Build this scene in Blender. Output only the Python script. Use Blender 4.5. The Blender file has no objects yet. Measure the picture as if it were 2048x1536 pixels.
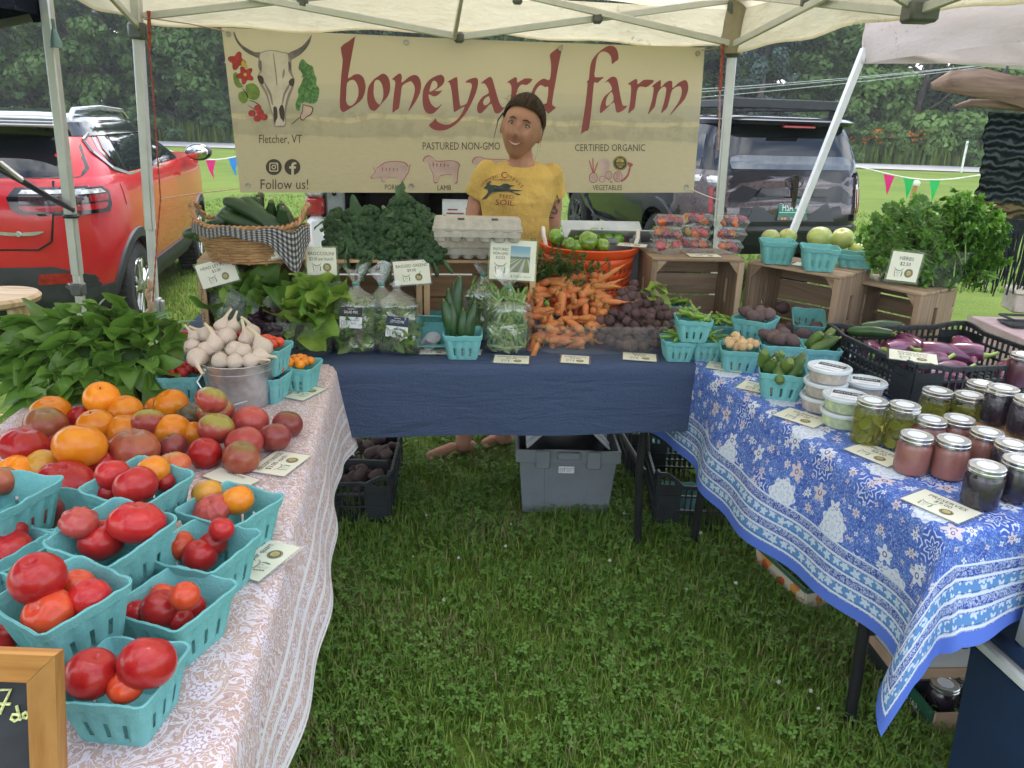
import bpy, math, random
import numpy as np
from mathutils import Vector, Matrix, Euler, geometry
from mathutils.bvhtree import BVHTree
rund, rgau, msin, mcos, mpi, MTr, MRo, BDO = random.uniform, random.gauss, math.sin, math.cos, math.pi, Matrix.Translation, Matrix.Rotation, bpy.data.objects
random.seed(7)
rng = np.random.default_rng(7)
for o in list(BDO):
 BDO.remove(o)
SC = bpy.context.scene
COL = SC.collection
rad = math.radians
V = Vector
# camera
CAM_H, CAM_F = 1.5,1538.0
_p, _r = rad(19.0), rad(1.7)
_F = V((0, mcos(_p),-msin(_p)))
_U0 = V((0, msin(_p), mcos(_p)))
_R = V((1,0,0)) * mcos(_r) + _U0 * msin(_r)
_U = V((1,0,0)) * -msin(_r) + _U0 * mcos(_r)
cam_d = bpy.data.cameras.new('camera')
cam = BDO.new('camera', cam_d)
COL.objects.link(cam)
cam.matrix_world = Matrix(((_R.x, _U.x,-_F.x,0),(_R.y, _U.y,-_F.y,0),(_R.z, _U.z,-_F.z, CAM_H),(0,0,0,1)))
cam_d.sensor_fit = 'HORIZONTAL'
cam_d.sensor_width = 36
cam_d.lens = CAM_F / 2048 * 36
cam_d.clip_start = .05
cam_d.clip_end = 600
SC.camera = cam
# world, sun, exposure
SUN_EL, SUN_AZ = rad(62), rad(15)      # azimuth measured from +Y towards +X: high behind the stall
world = bpy.data.worlds.new('World')
SC.world = world
world.use_nodes = True
_nt = world.node_tree
_nt.nodes.clear()
_out = _nt.nodes.new('ShaderNodeOutputWorld')
_bg = _nt.nodes.new('ShaderNodeBackground')
_bg.inputs['Strength'].default_value = .15
_sky = _nt.nodes.new('ShaderNodeTexSky')
_sky.sky_type = 'NISHITA'
_sky.sun_disc = False
_sky.sun_elevation = SUN_EL
_sky.sun_rotation = SUN_AZ
_sky.air_density = 1.0
_sky.dust_density = 2.0
_tc = _nt.nodes.new('ShaderNodeTexCoord')
_mp = _nt.nodes.new('ShaderNodeMapping')
_mp.inputs['Scale'].default_value = (1,1,2.6)
_no = _nt.nodes.new('ShaderNodeTexNoise')
_no.inputs['Scale'].default_value = 2.3
_no.inputs['Detail'].default_value = 7
_no.inputs['Roughness'].default_value = .55
_cr = _nt.nodes.new('ShaderNodeValToRGB')
_cr.color_ramp.elements[0].position = .40
_cr.color_ramp.elements[1].position = .62
_mx = _nt.nodes.new('ShaderNodeMixRGB')
_mx.inputs['Color2'].default_value = (9.5,9.7,10.0,1)
_L = _nt.links.new
_L(_tc.outputs['Generated'], _mp.inputs['Vector'])
_L(_mp.outputs['Vector'], _no.inputs['Vector'])
_L(_no.outputs['Fac'], _cr.inputs['Fac'])
_L(_cr.outputs['Color'], _mx.inputs['Fac'])
_L(_sky.outputs['Color'], _mx.inputs['Color1'])
_L(_mx.outputs['Color'], _bg.inputs['Color'])
_L(_bg.outputs['Background'], _out.inputs['Surface'])
sun_d = bpy.data.lights.new('sun', 'SUN')
sun_d.energy = 1.3
sun_d.angle = rad(20)
sun_d.color = (1.0,.95,.87)
sun = BDO.new('sun', sun_d)
COL.objects.link(sun)
sun.location = (3,-8,12)
_sd = V((msin(SUN_AZ) * mcos(SUN_EL), mcos(SUN_AZ) * mcos(SUN_EL), msin(SUN_EL)))
sun.rotation_euler = _sd.to_track_quat('Z', 'Y').to_euler()
SC.view_settings.view_transform = 'Standard'
SC.view_settings.look = 'None'
SC.view_settings.gamma = 1
SC.view_settings.use_curve_mapping = False
SC.view_settings.exposure = 1.32
SC.cycles.max_bounces = 9
SC.cycles.transparent_max_bounces = 24
SC.cycles.caustics_reflective = False
SC.cycles.caustics_refractive = False
# measuring: a photo pixel (2048 x 1536) to a place in the scene
def ray(x, y):
 return _F + _R * ((x - 1024) / CAM_F) - _U * ((y - 768) / CAM_F)
def PZ(x, y, z):
 d = ray(x, y)
 return V((0,0, CAM_H)) + d * ((z - CAM_H) / d.z)
def PY(x, y, Y):
 d = ray(x, y)
 return V((0,0, CAM_H)) + d * (Y / d.y)
def PPL(x, y, a, n):                     # hit of the pixel's ray with the plane through a with normal n
 d = ray(x, y)
 o = V((0,0, CAM_H))
 return o + d * ((a - o).dot(n) / d.dot(n))
# materials
MATS = {}
class NT:
 def __init__(s, name):
  s.m = bpy.data.materials.new(name)
  s.m.use_nodes = True
  s.t = s.m.node_tree
  s.t.nodes.clear()
  s.out = s.t.nodes.new('ShaderNodeOutputMaterial')
 def n(s, ty, ins=None, **props):
  nd = s.t.nodes.new(ty)
  for k, v in props.items():
   setattr(nd, k, v)
  for k, v in (ins or {}).items():
   s.put(nd.inputs[k], v)
  return nd
 def put(s, sock, v):
  if isinstance(v, bpy.types.Node):
   v = v.outputs[0]
  if isinstance(v, bpy.types.NodeSocket):
   s.t.links.new(v, sock)
  else:
   if sock.type == 'RGBA' and len(v) == 3:
    v = (*v,1)
   sock.default_value = v
 def math(s, op, a, b=.0, c=None, clamp=False):
  nd = s.n('ShaderNodeMath', {0: a,1: b}, operation=op, use_clamp=clamp)
  if c is not None:
   s.put(nd.inputs[2], c)
  return nd.outputs[0]
 def mix(s, f, a, b):
  return s.n('ShaderNodeMixRGB', {0: f,1: a,2: b}).outputs[0]
 def ramp(s, f, stops, interp='LINEAR'):
  nd = s.n('ShaderNodeValToRGB', {0: f})
  nd.color_ramp.interpolation = interp
  e = nd.color_ramp.elements
  while len(e) < len(stops):
   e.new(.5)
  for i,(p_, c) in enumerate(stops):
   e[i].position = p_
   e[i].color = (*c,1) if not isinstance(c,(int, float)) else (c, c, c,1)
  return nd.outputs[0]
 def coord(s, kind='Object', scale=(1,1,1), rot=(0,0,0)):
  tc = s.n('ShaderNodeTexCoord')
  return s.n('ShaderNodeMapping', {'Vector': tc.outputs[kind], 'Scale': scale, 'Rotation': rot}).outputs[0]
 def noise(s, vec, scale, detail=3, rough=.5, dist=0, out='Fac'):
  return s.n('ShaderNodeTexNoise', {'Vector': vec, 'Scale': scale, 'Detail': detail, 'Roughness': rough, 'Distortion': dist}).outputs[out]
 def bump(s, h, strength=.3, dist=.01):
  return s.n('ShaderNodeBump', {'Height': h, 'Strength': strength, 'Distance': dist}).outputs[0]
 def pbsdf(s, col, rough=.6, **kw):
  b = s.n('ShaderNodeBsdfPrincipled', {'Base Color': col, 'Roughness': rough})
  for k, v in kw.items():
   s.put(b.inputs[k.replace('_', ' ')], v)
  return b.outputs[0]
 def done(s, sh):
  s.t.links.new(sh, s.out.inputs['Surface'])
  return s.m
def mat(name, col=(.5,.5,.5), rough=.6, metal=0, var=.12, scale=9, bump=0, bscale=60, bdist=.004, col2=None, spec=.5, coat=0,
  rnd=0, trans=0, sss=0, stretch=(1,1,1)):
 if name in MATS:
  return MATS[name]
 t = NT(name)
 c = t.coord('Object', stretch)
 f = t.noise(c, scale,4,.6)
 if col2 is None:
  col2 = tuple(min(1, x * (1 + 2.2 * var)) for x in col)
  col1 = tuple(x * (1 - 1.6 * var) for x in col)
 else:
  col1 = col
 cc = t.ramp(f,[(.3, col1),(.7, col2)])
 if rnd:
  oi = t.n('ShaderNodeObjectInfo')
  hs = t.n('ShaderNodeHueSaturation', {'Color': cc})
  t.put(hs.inputs['Value'], t.math('MULTIPLY_ADD', oi.outputs['Random'], rnd,1 - rnd / 2))
  t.put(hs.inputs['Hue'], t.math('MULTIPLY_ADD', t.math('FRACT', t.math('MULTIPLY', oi.outputs['Random'],7.3)), rnd * .06,.5 - rnd * .03))
  cc = hs.outputs[0]
 kw = dict(Metallic=metal, Specular_IOR_Level=spec, Coat_Weight=coat, Transmission_Weight=trans, Coat_Roughness=.04)
 if sss:
  kw['Subsurface_Weight'] = sss
  kw['Subsurface_Radius'] = (.012,.006,.003)
 if bump:
  kw['Normal'] = t.bump(t.noise(c, bscale,4,.6), bump, bdist)
 MATS[name] = t.done(t.pbsdf(cc, rough, **kw))
 return MATS[name]
def leafmat(name, col, col2, trans=.35, rough=.45, scale=12, rnd=.3, spec=.4):
 if name in MATS:
  return MATS[name]
 t = NT(name)
 c = t.coord('Object')
 f = t.noise(c, scale,3,.6)
 cc = t.ramp(f,[(.3, col),(.7, col2)])
 oi = t.n('ShaderNodeObjectInfo')
 hs = t.n('ShaderNodeHueSaturation', {'Color': cc})
 t.put(hs.inputs['Value'], t.math('MULTIPLY_ADD', oi.outputs['Random'], rnd,1 - rnd / 2))
 cc = hs.outputs[0]
 a = t.pbsdf(cc, rough, Specular_IOR_Level=spec)
 b = t.n('ShaderNodeBsdfTranslucent', {'Color': cc}).outputs[0]
 MATS[name] = t.done(t.n('ShaderNodeMixShader', {0: trans,1: a,2: b}).outputs[0])
 return MATS[name]
def filmmat(name, tint=(.93,.95,.95), gloss=.16, haze=.06, bump=.6, bscale=30, rough=.12, milk=(.85,.88,.88), k=.9):
 """thin clear plastic: mostly see-through, with a skin of reflections and a little milky scatter"""
 if name in MATS:
  return MATS[name]
 t = NT(name)
 c = t.coord('Object')
 nrm = t.bump(t.noise(c, bscale,3,.6,1.2), bump,.012) if bump else None
 tr = t.n('ShaderNodeBsdfTransparent', {'Color': tint}).outputs[0]
 gl = t.n('ShaderNodeBsdfGlossy', {'Color': (1,1,1), 'Roughness': rough})
 df = t.n('ShaderNodeBsdfDiffuse', {'Color': milk})
 bf = t.n('ShaderNodeNewGeometry').outputs['Backfacing']
 fr = t.n('ShaderNodeFresnel', {'IOR': t.math('MULTIPLY_ADD', bf,-.76,1.45)})
 if nrm:
  for k in (gl, df, fr):
   t.put(k.inputs['Normal'], nrm)
 f = t.math('MULTIPLY_ADD', fr.outputs[0], k, gloss * .12, clamp=True)
 a = t.n('ShaderNodeMixShader', {0: f,1: tr,2: gl.outputs[0]}).outputs[0]
 MATS[name] = t.done(t.n('ShaderNodeMixShader', {0: haze,1: a,2: df.outputs[0]}).outputs[0])
 return MATS[name]
def woodmat(name, col, col2, axis=0, scale=1.0, rough=.75):
 if name in MATS:
  return MATS[name]
 t = NT(name)
 st = [26 * scale] * 3
 st[axis] = 2.2 * scale
 c = t.coord('Object', tuple(st))
 oi = t.n('ShaderNodeObjectInfo')
 sh = t.n('ShaderNodeVectorMath', {0: c,1: oi.outputs['Location']}, operation='MULTIPLY_ADD')
 sh.inputs[1].default_value = (1,1,1)
 t.t.links.new(c, sh.inputs[0])
 t.put(sh.inputs[2], t.n('ShaderNodeCombineXYZ', {0: t.math('MULTIPLY', oi.outputs['Random'],37.0),1: t.math('MULTIPLY', oi.outputs['Random'],11.0),2: .0}).outputs[0])
 f = t.noise(sh.outputs[0],1.0,5,.65,.6)
 big = t.noise(sh.outputs[0],.22,2,.5)
 cc = t.ramp(f,[(.28, tuple(x * .55 for x in col)),(.45, col),(.72, col2)])
 hs = t.n('ShaderNodeHueSaturation', {'Color': cc})
 t.put(hs.inputs['Value'], t.math('ADD', t.math('MULTIPLY_ADD', oi.outputs['Random'],.4,.55), t.math('MULTIPLY', big,.5)))
 MATS[name] = t.done(t.pbsdf(hs.outputs[0], rough, Specular_IOR_Level=.3, Normal=t.bump(f,.25,.003)))
 return MATS[name]
# meshes
class G:
 def __init__(s):
  s.v, s.f, s.m, s.uv = [],[],[], None
 def add(s, vs, fs, mi=0, M=None):
  b = len(s.v)
  if M is not None:
   vs = [M @ V(q) for q in vs]
  s.v.extend([tuple(q) for q in vs])
  s.f.extend([tuple(i + b for i in f) for f in fs])
  s.m.extend([mi] * len(fs))
  return s
 def box(s, c, d, mi=0, M=None, ch=.0):
  hx, hy, hz = d[0] / 2, d[1] / 2, d[2] / 2
  if ch <= 0:
   vs = [(c[0] + a * hx, c[1] + b * hy, c[2] + e * hz) for a in (-1,1) for b in (-1,1) for e in (-1,1)]
   fs = [(0,1,3,2),(4,6,7,5),(0,4,5,1),(2,3,7,6),(0,2,6,4),(1,5,7,3)]
   return s.add(vs, fs, mi, M)
  ch = min(ch, hx * .9, hy * .9, hz * .9)
  vs, ix = [], {}
  for a in (-1,1):
   for b in (-1,1):
    for e in (-1,1):
     for k in range(3):
      q = [hx - ch, hy - ch, hz - ch]
      q[k] += ch
      ix[a, b, e, k] = len(vs)
      vs.append((c[0] + a * q[0], c[1] + b * q[1], c[2] + e * q[2]))
  fs = []
  for k in range(3):
   i, j = (k + 1) % 3,(k + 2) % 3
   for sg in (-1,1):
    q = []
    for (u, w) in ((-1,-1),(1,-1),(1,1),(-1,1)):
     t = [0,0,0]
     t[k], t[i], t[j] = sg, u, w
     q.append(ix[t[0], t[1], t[2], k])
    fs.append(tuple(q if sg > 0 else q[::-1]))
  for k in range(3):                       # edges along axis k
   i, j = (k + 1) % 3,(k + 2) % 3
   for u in (-1,1):
    for w in (-1,1):
     t0, t1 = [0,0,0],[0,0,0]
     t0[k], t1[k] = -1,1
     t0[i] = t1[i] = u
     t0[j] = t1[j] = w
     q = (ix[(*t0, i)], ix[(*t1, i)], ix[(*t1, j)], ix[(*t0, j)])
     fs.append(q if u * w < 0 else q[::-1])
  for a in (-1,1):
   for b in (-1,1):
    for e in (-1,1):
     q = (ix[a, b, e,0], ix[a, b, e,1], ix[a, b, e,2])
     fs.append(q if a * b * e > 0 else q[::-1])
  return s.add(vs, fs, mi, M)
 def tube(s, pts, r, n=8, mi=0, caps=True, M=None):
  pts = [V(p_) for p_ in pts]
  rs = r if isinstance(r,(list, tuple)) else [r] * len(pts)
  vs, fs = [],[]
  up = None
  for i, p_ in enumerate(pts):
   d = (pts[min(i + 1, len(pts) - 1)] - pts[max(i - 1,0)]).normalized()
   if up is None:
    up = d.orthogonal().normalized()
   up = (up - d * up.dot(d))
   up = up.normalized() if up.length > 1e-6 else d.orthogonal().normalized()
   w = d.cross(up)
   for k in range(n):
    a = 2 * mpi * k / n
    vs.append(p_ + (up * mcos(a) + w * msin(a)) * rs[i])
  for i in range(len(pts) - 1):
   for k in range(n):
    k2 = (k + 1) % n
    fs.append((i * n + k, i * n + k2,(i + 1) * n + k2,(i + 1) * n + k))
  if caps:
   fs.append(tuple(range(n))[::-1])
   fs.append(tuple((len(pts) - 1) * n + k for k in range(n)))
  return s.add(vs, fs, mi, M)
 def bar(s, a, b, w, h, mi=0, ch=.0, up=(0,0,1)):
  a, b = V(a), V(b)
  d = b - a
  x = d.normalized()
  u = V(up)
  y = u.cross(x)
  y = y.normalized() if y.length > 1e-5 else x.orthogonal().normalized()
  z = x.cross(y)
  M = Matrix(((x.x, y.x, z.x,(a.x + b.x) / 2),(x.y, y.y, z.y,(a.y + b.y) / 2),(x.z, y.z, z.z,(a.z + b.z) / 2),(0,0,0,1)))
  return s.box((0,0,0),(d.length, w, h), mi, M, ch)
 def lathe(s, prof, n=24, mi=0, M=None, fn=None):
  vs, fs = [],[]
  for (r, z) in prof:
   for k in range(n):
    a = 2 * mpi * k / n
    q = (r * mcos(a), r * msin(a), z)
    vs.append(fn(q, a) if fn else q)
  for i in range(len(prof) - 1):
   for k in range(n):
    k2 = (k + 1) % n
    fs.append((i * n + k, i * n + k2,(i + 1) * n + k2,(i + 1) * n + k))
  if prof[0][0] > 1e-6:
   fs.append(tuple(range(n))[::-1])
  if prof[-1][0] > 1e-6:
   fs.append(tuple((len(prof) - 1) * n + k for k in range(n)))
  return s.add(vs, fs, mi, M)
 def ell(s, c, r, nu=16, nv=10, mi=0, M=None, fn=None):
  prof = []
  vs, fs = [],[]
  for i in range(nv + 1):
   t = mpi * i / nv
   for k in range(nu):
    a = 2 * mpi * k / nu
    q = V((msin(t) * mcos(a), msin(t) * msin(a),-mcos(t)))
    if fn:
     q = q * fn(q)
    vs.append((c[0] + q.x * r[0], c[1] + q.y * r[1], c[2] + q.z * r[2]))
  for i in range(nv):
   for k in range(nu):
    k2 = (k + 1) % nu
    fs.append((i * nu + k, i * nu + k2,(i + 1) * nu + k2,(i + 1) * nu + k))
  return s.add(vs, fs, mi, M)
 def grid(s, fn, nu, nv, mi=0, closed=False, uvfn=None):
  """surface fn(u, v), u and v in 0..1"""
  vs, fs = [],[]
  for j in range(nv + 1):
   for i in range(nu + (0 if closed else 1)):
    vs.append(fn(i / nu, j / nv))
  w = nu if closed else nu + 1
  for j in range(nv):
   for i in range(nu):
    i2 = (i + 1) % w
    fs.append((j * w + i, j * w + i2,(j + 1) * w + i2,(j + 1) * w + i))
  if uvfn:
   b = len(s.f)
   s.uv = s.uv or {}
   for q, f in enumerate(fs):
    s.uv[b + q] = [uvfn((k % w) / nu,(k // w) / nv) for k in f]
  return s.add(vs, fs, mi)
 def prism(s, loop, z0, z1, mi=0, M=None):
  n = len(loop)
  vs = [(x, y, z0) for x, y in loop] + [(x, y, z1) for x, y in loop]
  fs = [(i,(i + 1) % n, n + (i + 1) % n, n + i) for i in range(n)]
  tr = geometry.tessellate_polygon([[V((x, y,0)) for x, y in loop]])
  fs += [tuple(t[::-1]) for t in tr] + [tuple(n + i for i in t) for t in tr]
  return s.add(vs, fs, mi, M)
 def mesh(s, name, mats, smooth=True):
  me = bpy.data.meshes.new(name)
  me.from_pydata(s.v,[], s.f)
  for m_ in (mats if isinstance(mats,(list, tuple)) else [mats]):
   me.materials.append(m_)
  if any(s.m):
   me.polygons.foreach_set('material_index', s.m)
  if smooth:
   me.polygons.foreach_set('use_smooth',[True] * len(s.f))
   if smooth != 'all':
    me.set_sharp_from_angle(angle=rad(38 if smooth is True else smooth))
  if s.uv is not None:
   uv = me.uv_layers.new(name='uv')
   dat = []
   for p_ in me.polygons:
    q = s.uv.get(p_.index)
    for k in range(p_.loop_total):
     dat.extend(q[k] if q else (0,0))
   uv.data.foreach_set('uv', dat)
  me.update()
  return me
 def obj(s, name, mats, parent=None, loc=(0,0,0), smooth=True, rot=(0,0,0)):
  return link(name, s.mesh(name, mats, smooth), parent, loc, rot)
def link(name, me, parent=None, loc=(0,0,0), rot=(0,0,0), scale=None):
 o = BDO.new(name, me)
 COL.objects.link(o)
 o.location = loc
 o.rotation_euler = rot
 if scale is not None:
  o.scale = (scale,) * 3 if isinstance(scale,(int, float)) else scale
 if parent is not None:
  o.parent = parent
 return o
def MRX(a): return MRo(a,4, 'X')
def MRY(a): return MRo(a,4, 'Y')
def MRZ(a): return MRo(a,4, 'Z')
def gbox(*a): return G().box(*a)
def tag(o, label, cat, group=None):
 o['label'] = label
 o['category'] = cat
 if group:
  o['group'] = group
 return o
def thing(name, label, cat, loc=(0,0,0), rot=(0,0,0), group=None, M=None):
 o = BDO.new(name, None)
 COL.objects.link(o)
 o.empty_display_size = .05
 if M is not None:
  o.matrix_world = M
 else:
  o.location = loc
  o.rotation_euler = rot if isinstance(rot,(tuple, list, Euler)) else (0,0, rot)
 return tag(o, label, cat, group)
def setting(o, kind='structure'):
 o['kind'] = kind
 return o
def paint(o, m):
 o.material_slots[0].link = 'OBJECT'
 o.material_slots[0].material = m
 return o
def smoothloop(pts, n=3, closed=True):
 out = []
 N = len(pts)
 for i in range(N):
  p0, p1, p2, p3 = (V((*pts[(i + k) % N],0)) for k in (-1,0,1,2))
  for q in range(n):
   t = q / n
   w = .5 * ((2 * p1) + (p2 - p0) * t + (2 * p0 - 5 * p1 + 4 * p2 - p3) * t * t + (3 * p1 - p0 - 3 * p2 + p3) * t ** 3)
   out.append((w.x, w.y))
 return out
def flat(loops):
 """filled outline with holes -> 2-D verts and triangles"""
 vs = [q for l in loops for q in l]
 tr = geometry.tessellate_polygon([[V((x, y,0)) for x, y in l] for l in loops])
 return vs,[tuple(t) for t in tr]
_TXT = {}
def text2d(s, res=2):
 """the built-in typeface as flat triangles, height 1, left at 0"""
 if s in _TXT:
  return _TXT[s]
 cu = bpy.data.curves.new('t', 'FONT')
 cu.body = s
 cu.resolution_u = res
 cu.align_x = 'CENTER'
 o = BDO.new('t', cu)
 COL.objects.link(o)
 dg = bpy.context.evaluated_depsgraph_get()
 dg.update()
 me = bpy.data.meshes.new_from_object(o.evaluated_get(dg))
 vs = [(v.co.x, v.co.y) for v in me.vertices]
 fs = [tuple(p_.vertices) for p_ in me.polygons]
 BDO.remove(o)
 bpy.data.curves.remove(cu)
 bpy.data.meshes.remove(me)
 _TXT[s] = (vs, fs)
 return _TXT[s]
def evaluated(o, name):
 """bake the modifiers of o into a fresh mesh"""
 dg = bpy.context.evaluated_depsgraph_get()
 dg.update()
 me = bpy.data.meshes.new_from_object(o.evaluated_get(dg))
 me.name = name
 return me
def bvh_of(me, M=None):
 vs = [(M @ v.co if M else v.co) for v in me.vertices]
 return BVHTree.FromPolygons(vs,[tuple(p_.vertices) for p_ in me.polygons])
def smst(x, a, b):
 t = max(0, min(1,(x - a) / (b - a)))
 return t * t * (3 - 2 * t)
def gz(x, y):
 """height of the ground: the field falls away a little behind the stall"""
 return -.19 * smst(y,3.9,6.6) + .012 * msin(x * 1.7 + y * .9) * mcos(y * 1.3 - x * .4)
T = .745          # height of the covered table tops
# the land
def m_lawn():
 t = NT('lawn')
 c = t.coord('Object')
 big = t.noise(c,.35,4,.6)
 mid = t.noise(c,3.0,4,.6)
 fine = t.noise(t.coord('Object',(1,.5,1)),70,3,.7)
 streak = t.noise(t.coord('Object',(.5,2.2,1),(0,0,.3)),1.4,3,.55)
 c1 = t.ramp(fine,[(.25,(.03,.062,.008)),(.5,(.075,.145,.018)),(.75,(.145,.22,.032))])
 c2 = t.mix(t.math('MULTIPLY', mid,.55), c1,(.16,.21,.03))
 c3 = t.mix(t.ramp(big,[(.4,0),(.7,.5)]), c2,(.20,.25,.045))
 c4 = t.mix(t.ramp(streak,[(.5,0),(.7,.45)]), c3,(.06,.12,.012))
 return t.done(t.pbsdf(c4,.9, Specular_IOR_Level=.2, Normal=t.bump(t.math('ADD', fine, t.math('MULTIPLY', mid,.6)),.9,.03)))
LAWN = m_lawn()
g = G()
xs = [-160,-90,-55,-36,-26,-19,-14,-10,-7.5,-5.5] + [-4 + .25 * i for i in range(33)] + [5.5,7.5,10,14,19,26,36,55,90,160]
ys = [-60,-25,-10,-4,-1] + [.25 * i for i in range(33)] + [9,10,12,14,17,20,24,28,32,37,44,52,62,75,100,140,200]
vs = [(x, y, gz(x, y)) for y in ys for x in xs]
n = len(xs)
g.add(vs,[(j * n + i, j * n + i + 1,(j + 1) * n + i + 1,(j + 1) * n + i) for j in range(len(ys) - 1) for i in range(n - 1)])
setting(g.obj('ground', LAWN, smooth='all'))
# the road crosses behind, coming a little nearer on the right
ROADM = mat('asphalt_grey',(.30,.30,.30),.9, var=.08, scale=3, bump=.2, bscale=200)
def road_y(x):
 return 40.0 - .04 * x - .0016 * x * x * (1 if x > 0 else .3)
g = G()
g.grid(lambda u, v: ((u - .5) * 220, road_y((u - .5) * 220) + (v - .5) * 5.6,-.19 + .035 + .02 * (1 - (2 * v - 1) ** 2)),60,4)
setting(g.obj('road', ROADM, smooth='all'))
g = G()
for k, off in ((0,-2.55),(1,2.5)):
 g.grid(lambda u, v: ((u - .5) * 220, road_y((u - .5) * 220) + off + (v - .5) * .14,-.19 + .046),60,1)
setting(g.obj('road_edge_line', mat('road_paint',(.7,.7,.68),.8), smooth=False))
# ---- tall grass and shrubs along the far verge
MEADOW = [leafmat('meadow_%d' % i, a, b,.4,.7,2,.1) for i,(a, b) in enumerate((((.10,.18,.02),(.19,.27,.04)),((.06,.12,.015),(.13,.2,.03)),((.16,.2,.04),(.24,.28,.08))))]
def blades(n, place, hmin, hmax, w, lean, mats, name, seg=2):
 """grass blades as plain triangles, laid out with numpy"""
 P = place(n)
 n = len(P)
 az = rng.uniform(0,2 * np.pi, n)
 h = rng.uniform(hmin, hmax, n) * rng.uniform(.7,1, n)
 ln = rng.uniform(.1,1, n) * lean * h
 d = np.stack([np.cos(az), np.sin(az),0 * az],1)
 s = np.stack([-np.sin(az), np.cos(az),0 * az],1) * (w * rng.uniform(.6,1.3, n) / 2)[:, None]
 up = np.array([0,0,1.0])
 b = P
 m_ = P + d * (ln * .3)[:, None] + up * (h * .62)[:, None]
 tp = P + d * ln[:, None] + up * (h * np.where(ln > h * .6,.8,1))[:, None]
 vs = np.stack([b - s, b + s, m_ + s * .75, m_ - s * .75, tp],1).reshape(-1,3)
 i = np.arange(n) * 5
 q = np.stack([i, i + 1, i + 2, i + 3],1)
 tr = np.stack([i + 3, i + 2, i + 4],1)
 me = bpy.data.meshes.new(name)
 nv = len(vs)
 me.vertices.add(nv)
 me.vertices.foreach_set('co', vs.astype('f4').ravel())
 me.loops.add(n * 7)
 loops = np.concatenate([q, tr],1).ravel()
 me.loops.foreach_set('vertex_index', loops.astype('i4'))
 me.polygons.add(2 * n)
 st = np.stack([np.arange(n) * 7, np.arange(n) * 7 + 4],1).ravel()
 me.polygons.foreach_set('loop_start', st.astype('i4'))
 mi = np.repeat(rng.choice(len(mats), n, p=[.42,.3,.2,.08][:len(mats)] / np.sum([.42,.3,.2,.08][:len(mats)])),2)
 if len(mats) == 4:                            # drier patches
  dry = (np.sin(P[:,0] * 5.3 + 2 * np.sin(P[:,1] * 3.1)) * np.cos(P[:,1] * 4.7 + P[:,0]) > .62) & (rng.uniform(0,1, n) < .3)
  mi = np.where(np.repeat(dry,2),3, mi)
 for k in mats:
  me.materials.append(k)
 me.update(calc_edges=True)
 me.polygons.foreach_set('material_index', mi.astype('i4'))
 me.validate()
 return me
def verge(n):
 x = rng.uniform(-40,34, n)
 y = np.array([road_y(q) for q in x]) + 3.2 + rng.uniform(0,1, n) ** .8 * 4.5
 return np.stack([x, y, np.full(n,-.19)],1)
setting(link('meadow', blades(26000, verge,.6,1.5,.14,.35, MEADOW, 'meadow')), 'stuff')
# ---- trees: trunks, limbs and crowns of leaf clumps
LEAFM = [leafmat('tree_leaf_%d' % i, a, b,.3,.55,.5,.25) for i,(a, b) in enumerate((
 ((.045,.10,.035),(.10,.185,.06)),((.068,.14,.035),(.14,.25,.06)),((.038,.08,.038),(.078,.14,.06)),((.10,.19,.045),(.18,.30,.07))))]
BARK = mat('bark',(.10,.085,.07),.95, var=.3, scale=3, stretch=(6,6,1), bump=.5, bscale=12)
def crown_mesh(name, rx, rz, nclump, nleaf, leaf, seed, cone=False):
 r = np.random.default_rng(seed)
 C = []
 while len(C) < nclump:
  q = r.uniform(-1,1,3)
  if (q ** 2).sum() > 1:
   continue
  if cone:
   z = q[2]
   k = (1 - z) / 2 + .06
   q = np.array([q[0] * k, q[1] * k, z])
  elif (q ** 2).sum() < .25 and r.random() < .6:
   continue
  C.append(q)
 C = np.array(C) * [rx, rx, rz]
 rad_ = r.uniform(.10,.24, len(C)) * rx * (.8 if cone else 1)
 P = []
 N = []
 for c, q in zip(C, rad_):
  k = int(nleaf / nclump * (q / (.17 * rx)) ** 1.6)
  d = r.normal(size=(k,3))
  d /= np.linalg.norm(d, axis=1)[:, None]
  sc = np.array([1,1,.62])
  P.append(c + d * q * r.uniform(.55,1.08,(k,1)) * sc)
  N.append(d + r.normal(size=(k,3)) * .5 + [0,0,.45])
 P, N = np.concatenate(P), np.concatenate(N)
 N /= np.linalg.norm(N, axis=1)[:, None]
 a = np.cross(N, r.normal(size=N.shape))
 a /= np.linalg.norm(a, axis=1)[:, None]
 b = np.cross(N, a)
 s = leaf * r.uniform(.5,1.2,(len(P),1))
 vs = np.stack([P - a * s, P + b * s * .55, P + a * s - N * s * .35, P - b * s * .55],1).reshape(-1,3)
 me = bpy.data.meshes.new(name)
 n = len(P)
 me.vertices.add(4 * n)
 me.vertices.foreach_set('co', vs.astype('f4').ravel())
 me.loops.add(4 * n)
 me.loops.foreach_set('vertex_index', np.arange(4 * n).astype('i4'))
 me.polygons.add(n)
 me.polygons.foreach_set('loop_start',(np.arange(n) * 4).astype('i4'))
 me.update(calc_edges=True)
 me.materials.append(LEAFM[0])
 return me
CROWNS = [crown_mesh('crown_a',3.6,5.2,120,26000,.155,1), crown_mesh('crown_b',4.3,4.6,140,28000,.15,2), crown_mesh('crown_c',3.0,6.0,120,26000,.155,3),
   crown_mesh('crown_d',3.9,5.6,90,22000,.17,5)]
SPRUCE = crown_mesh('crown_spruce',3.0,7.0,190,20000,.15,4, cone=True)
BUSH = crown_mesh('bush_leaves',1.5,1.15,40,6000,.08,6)
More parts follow.
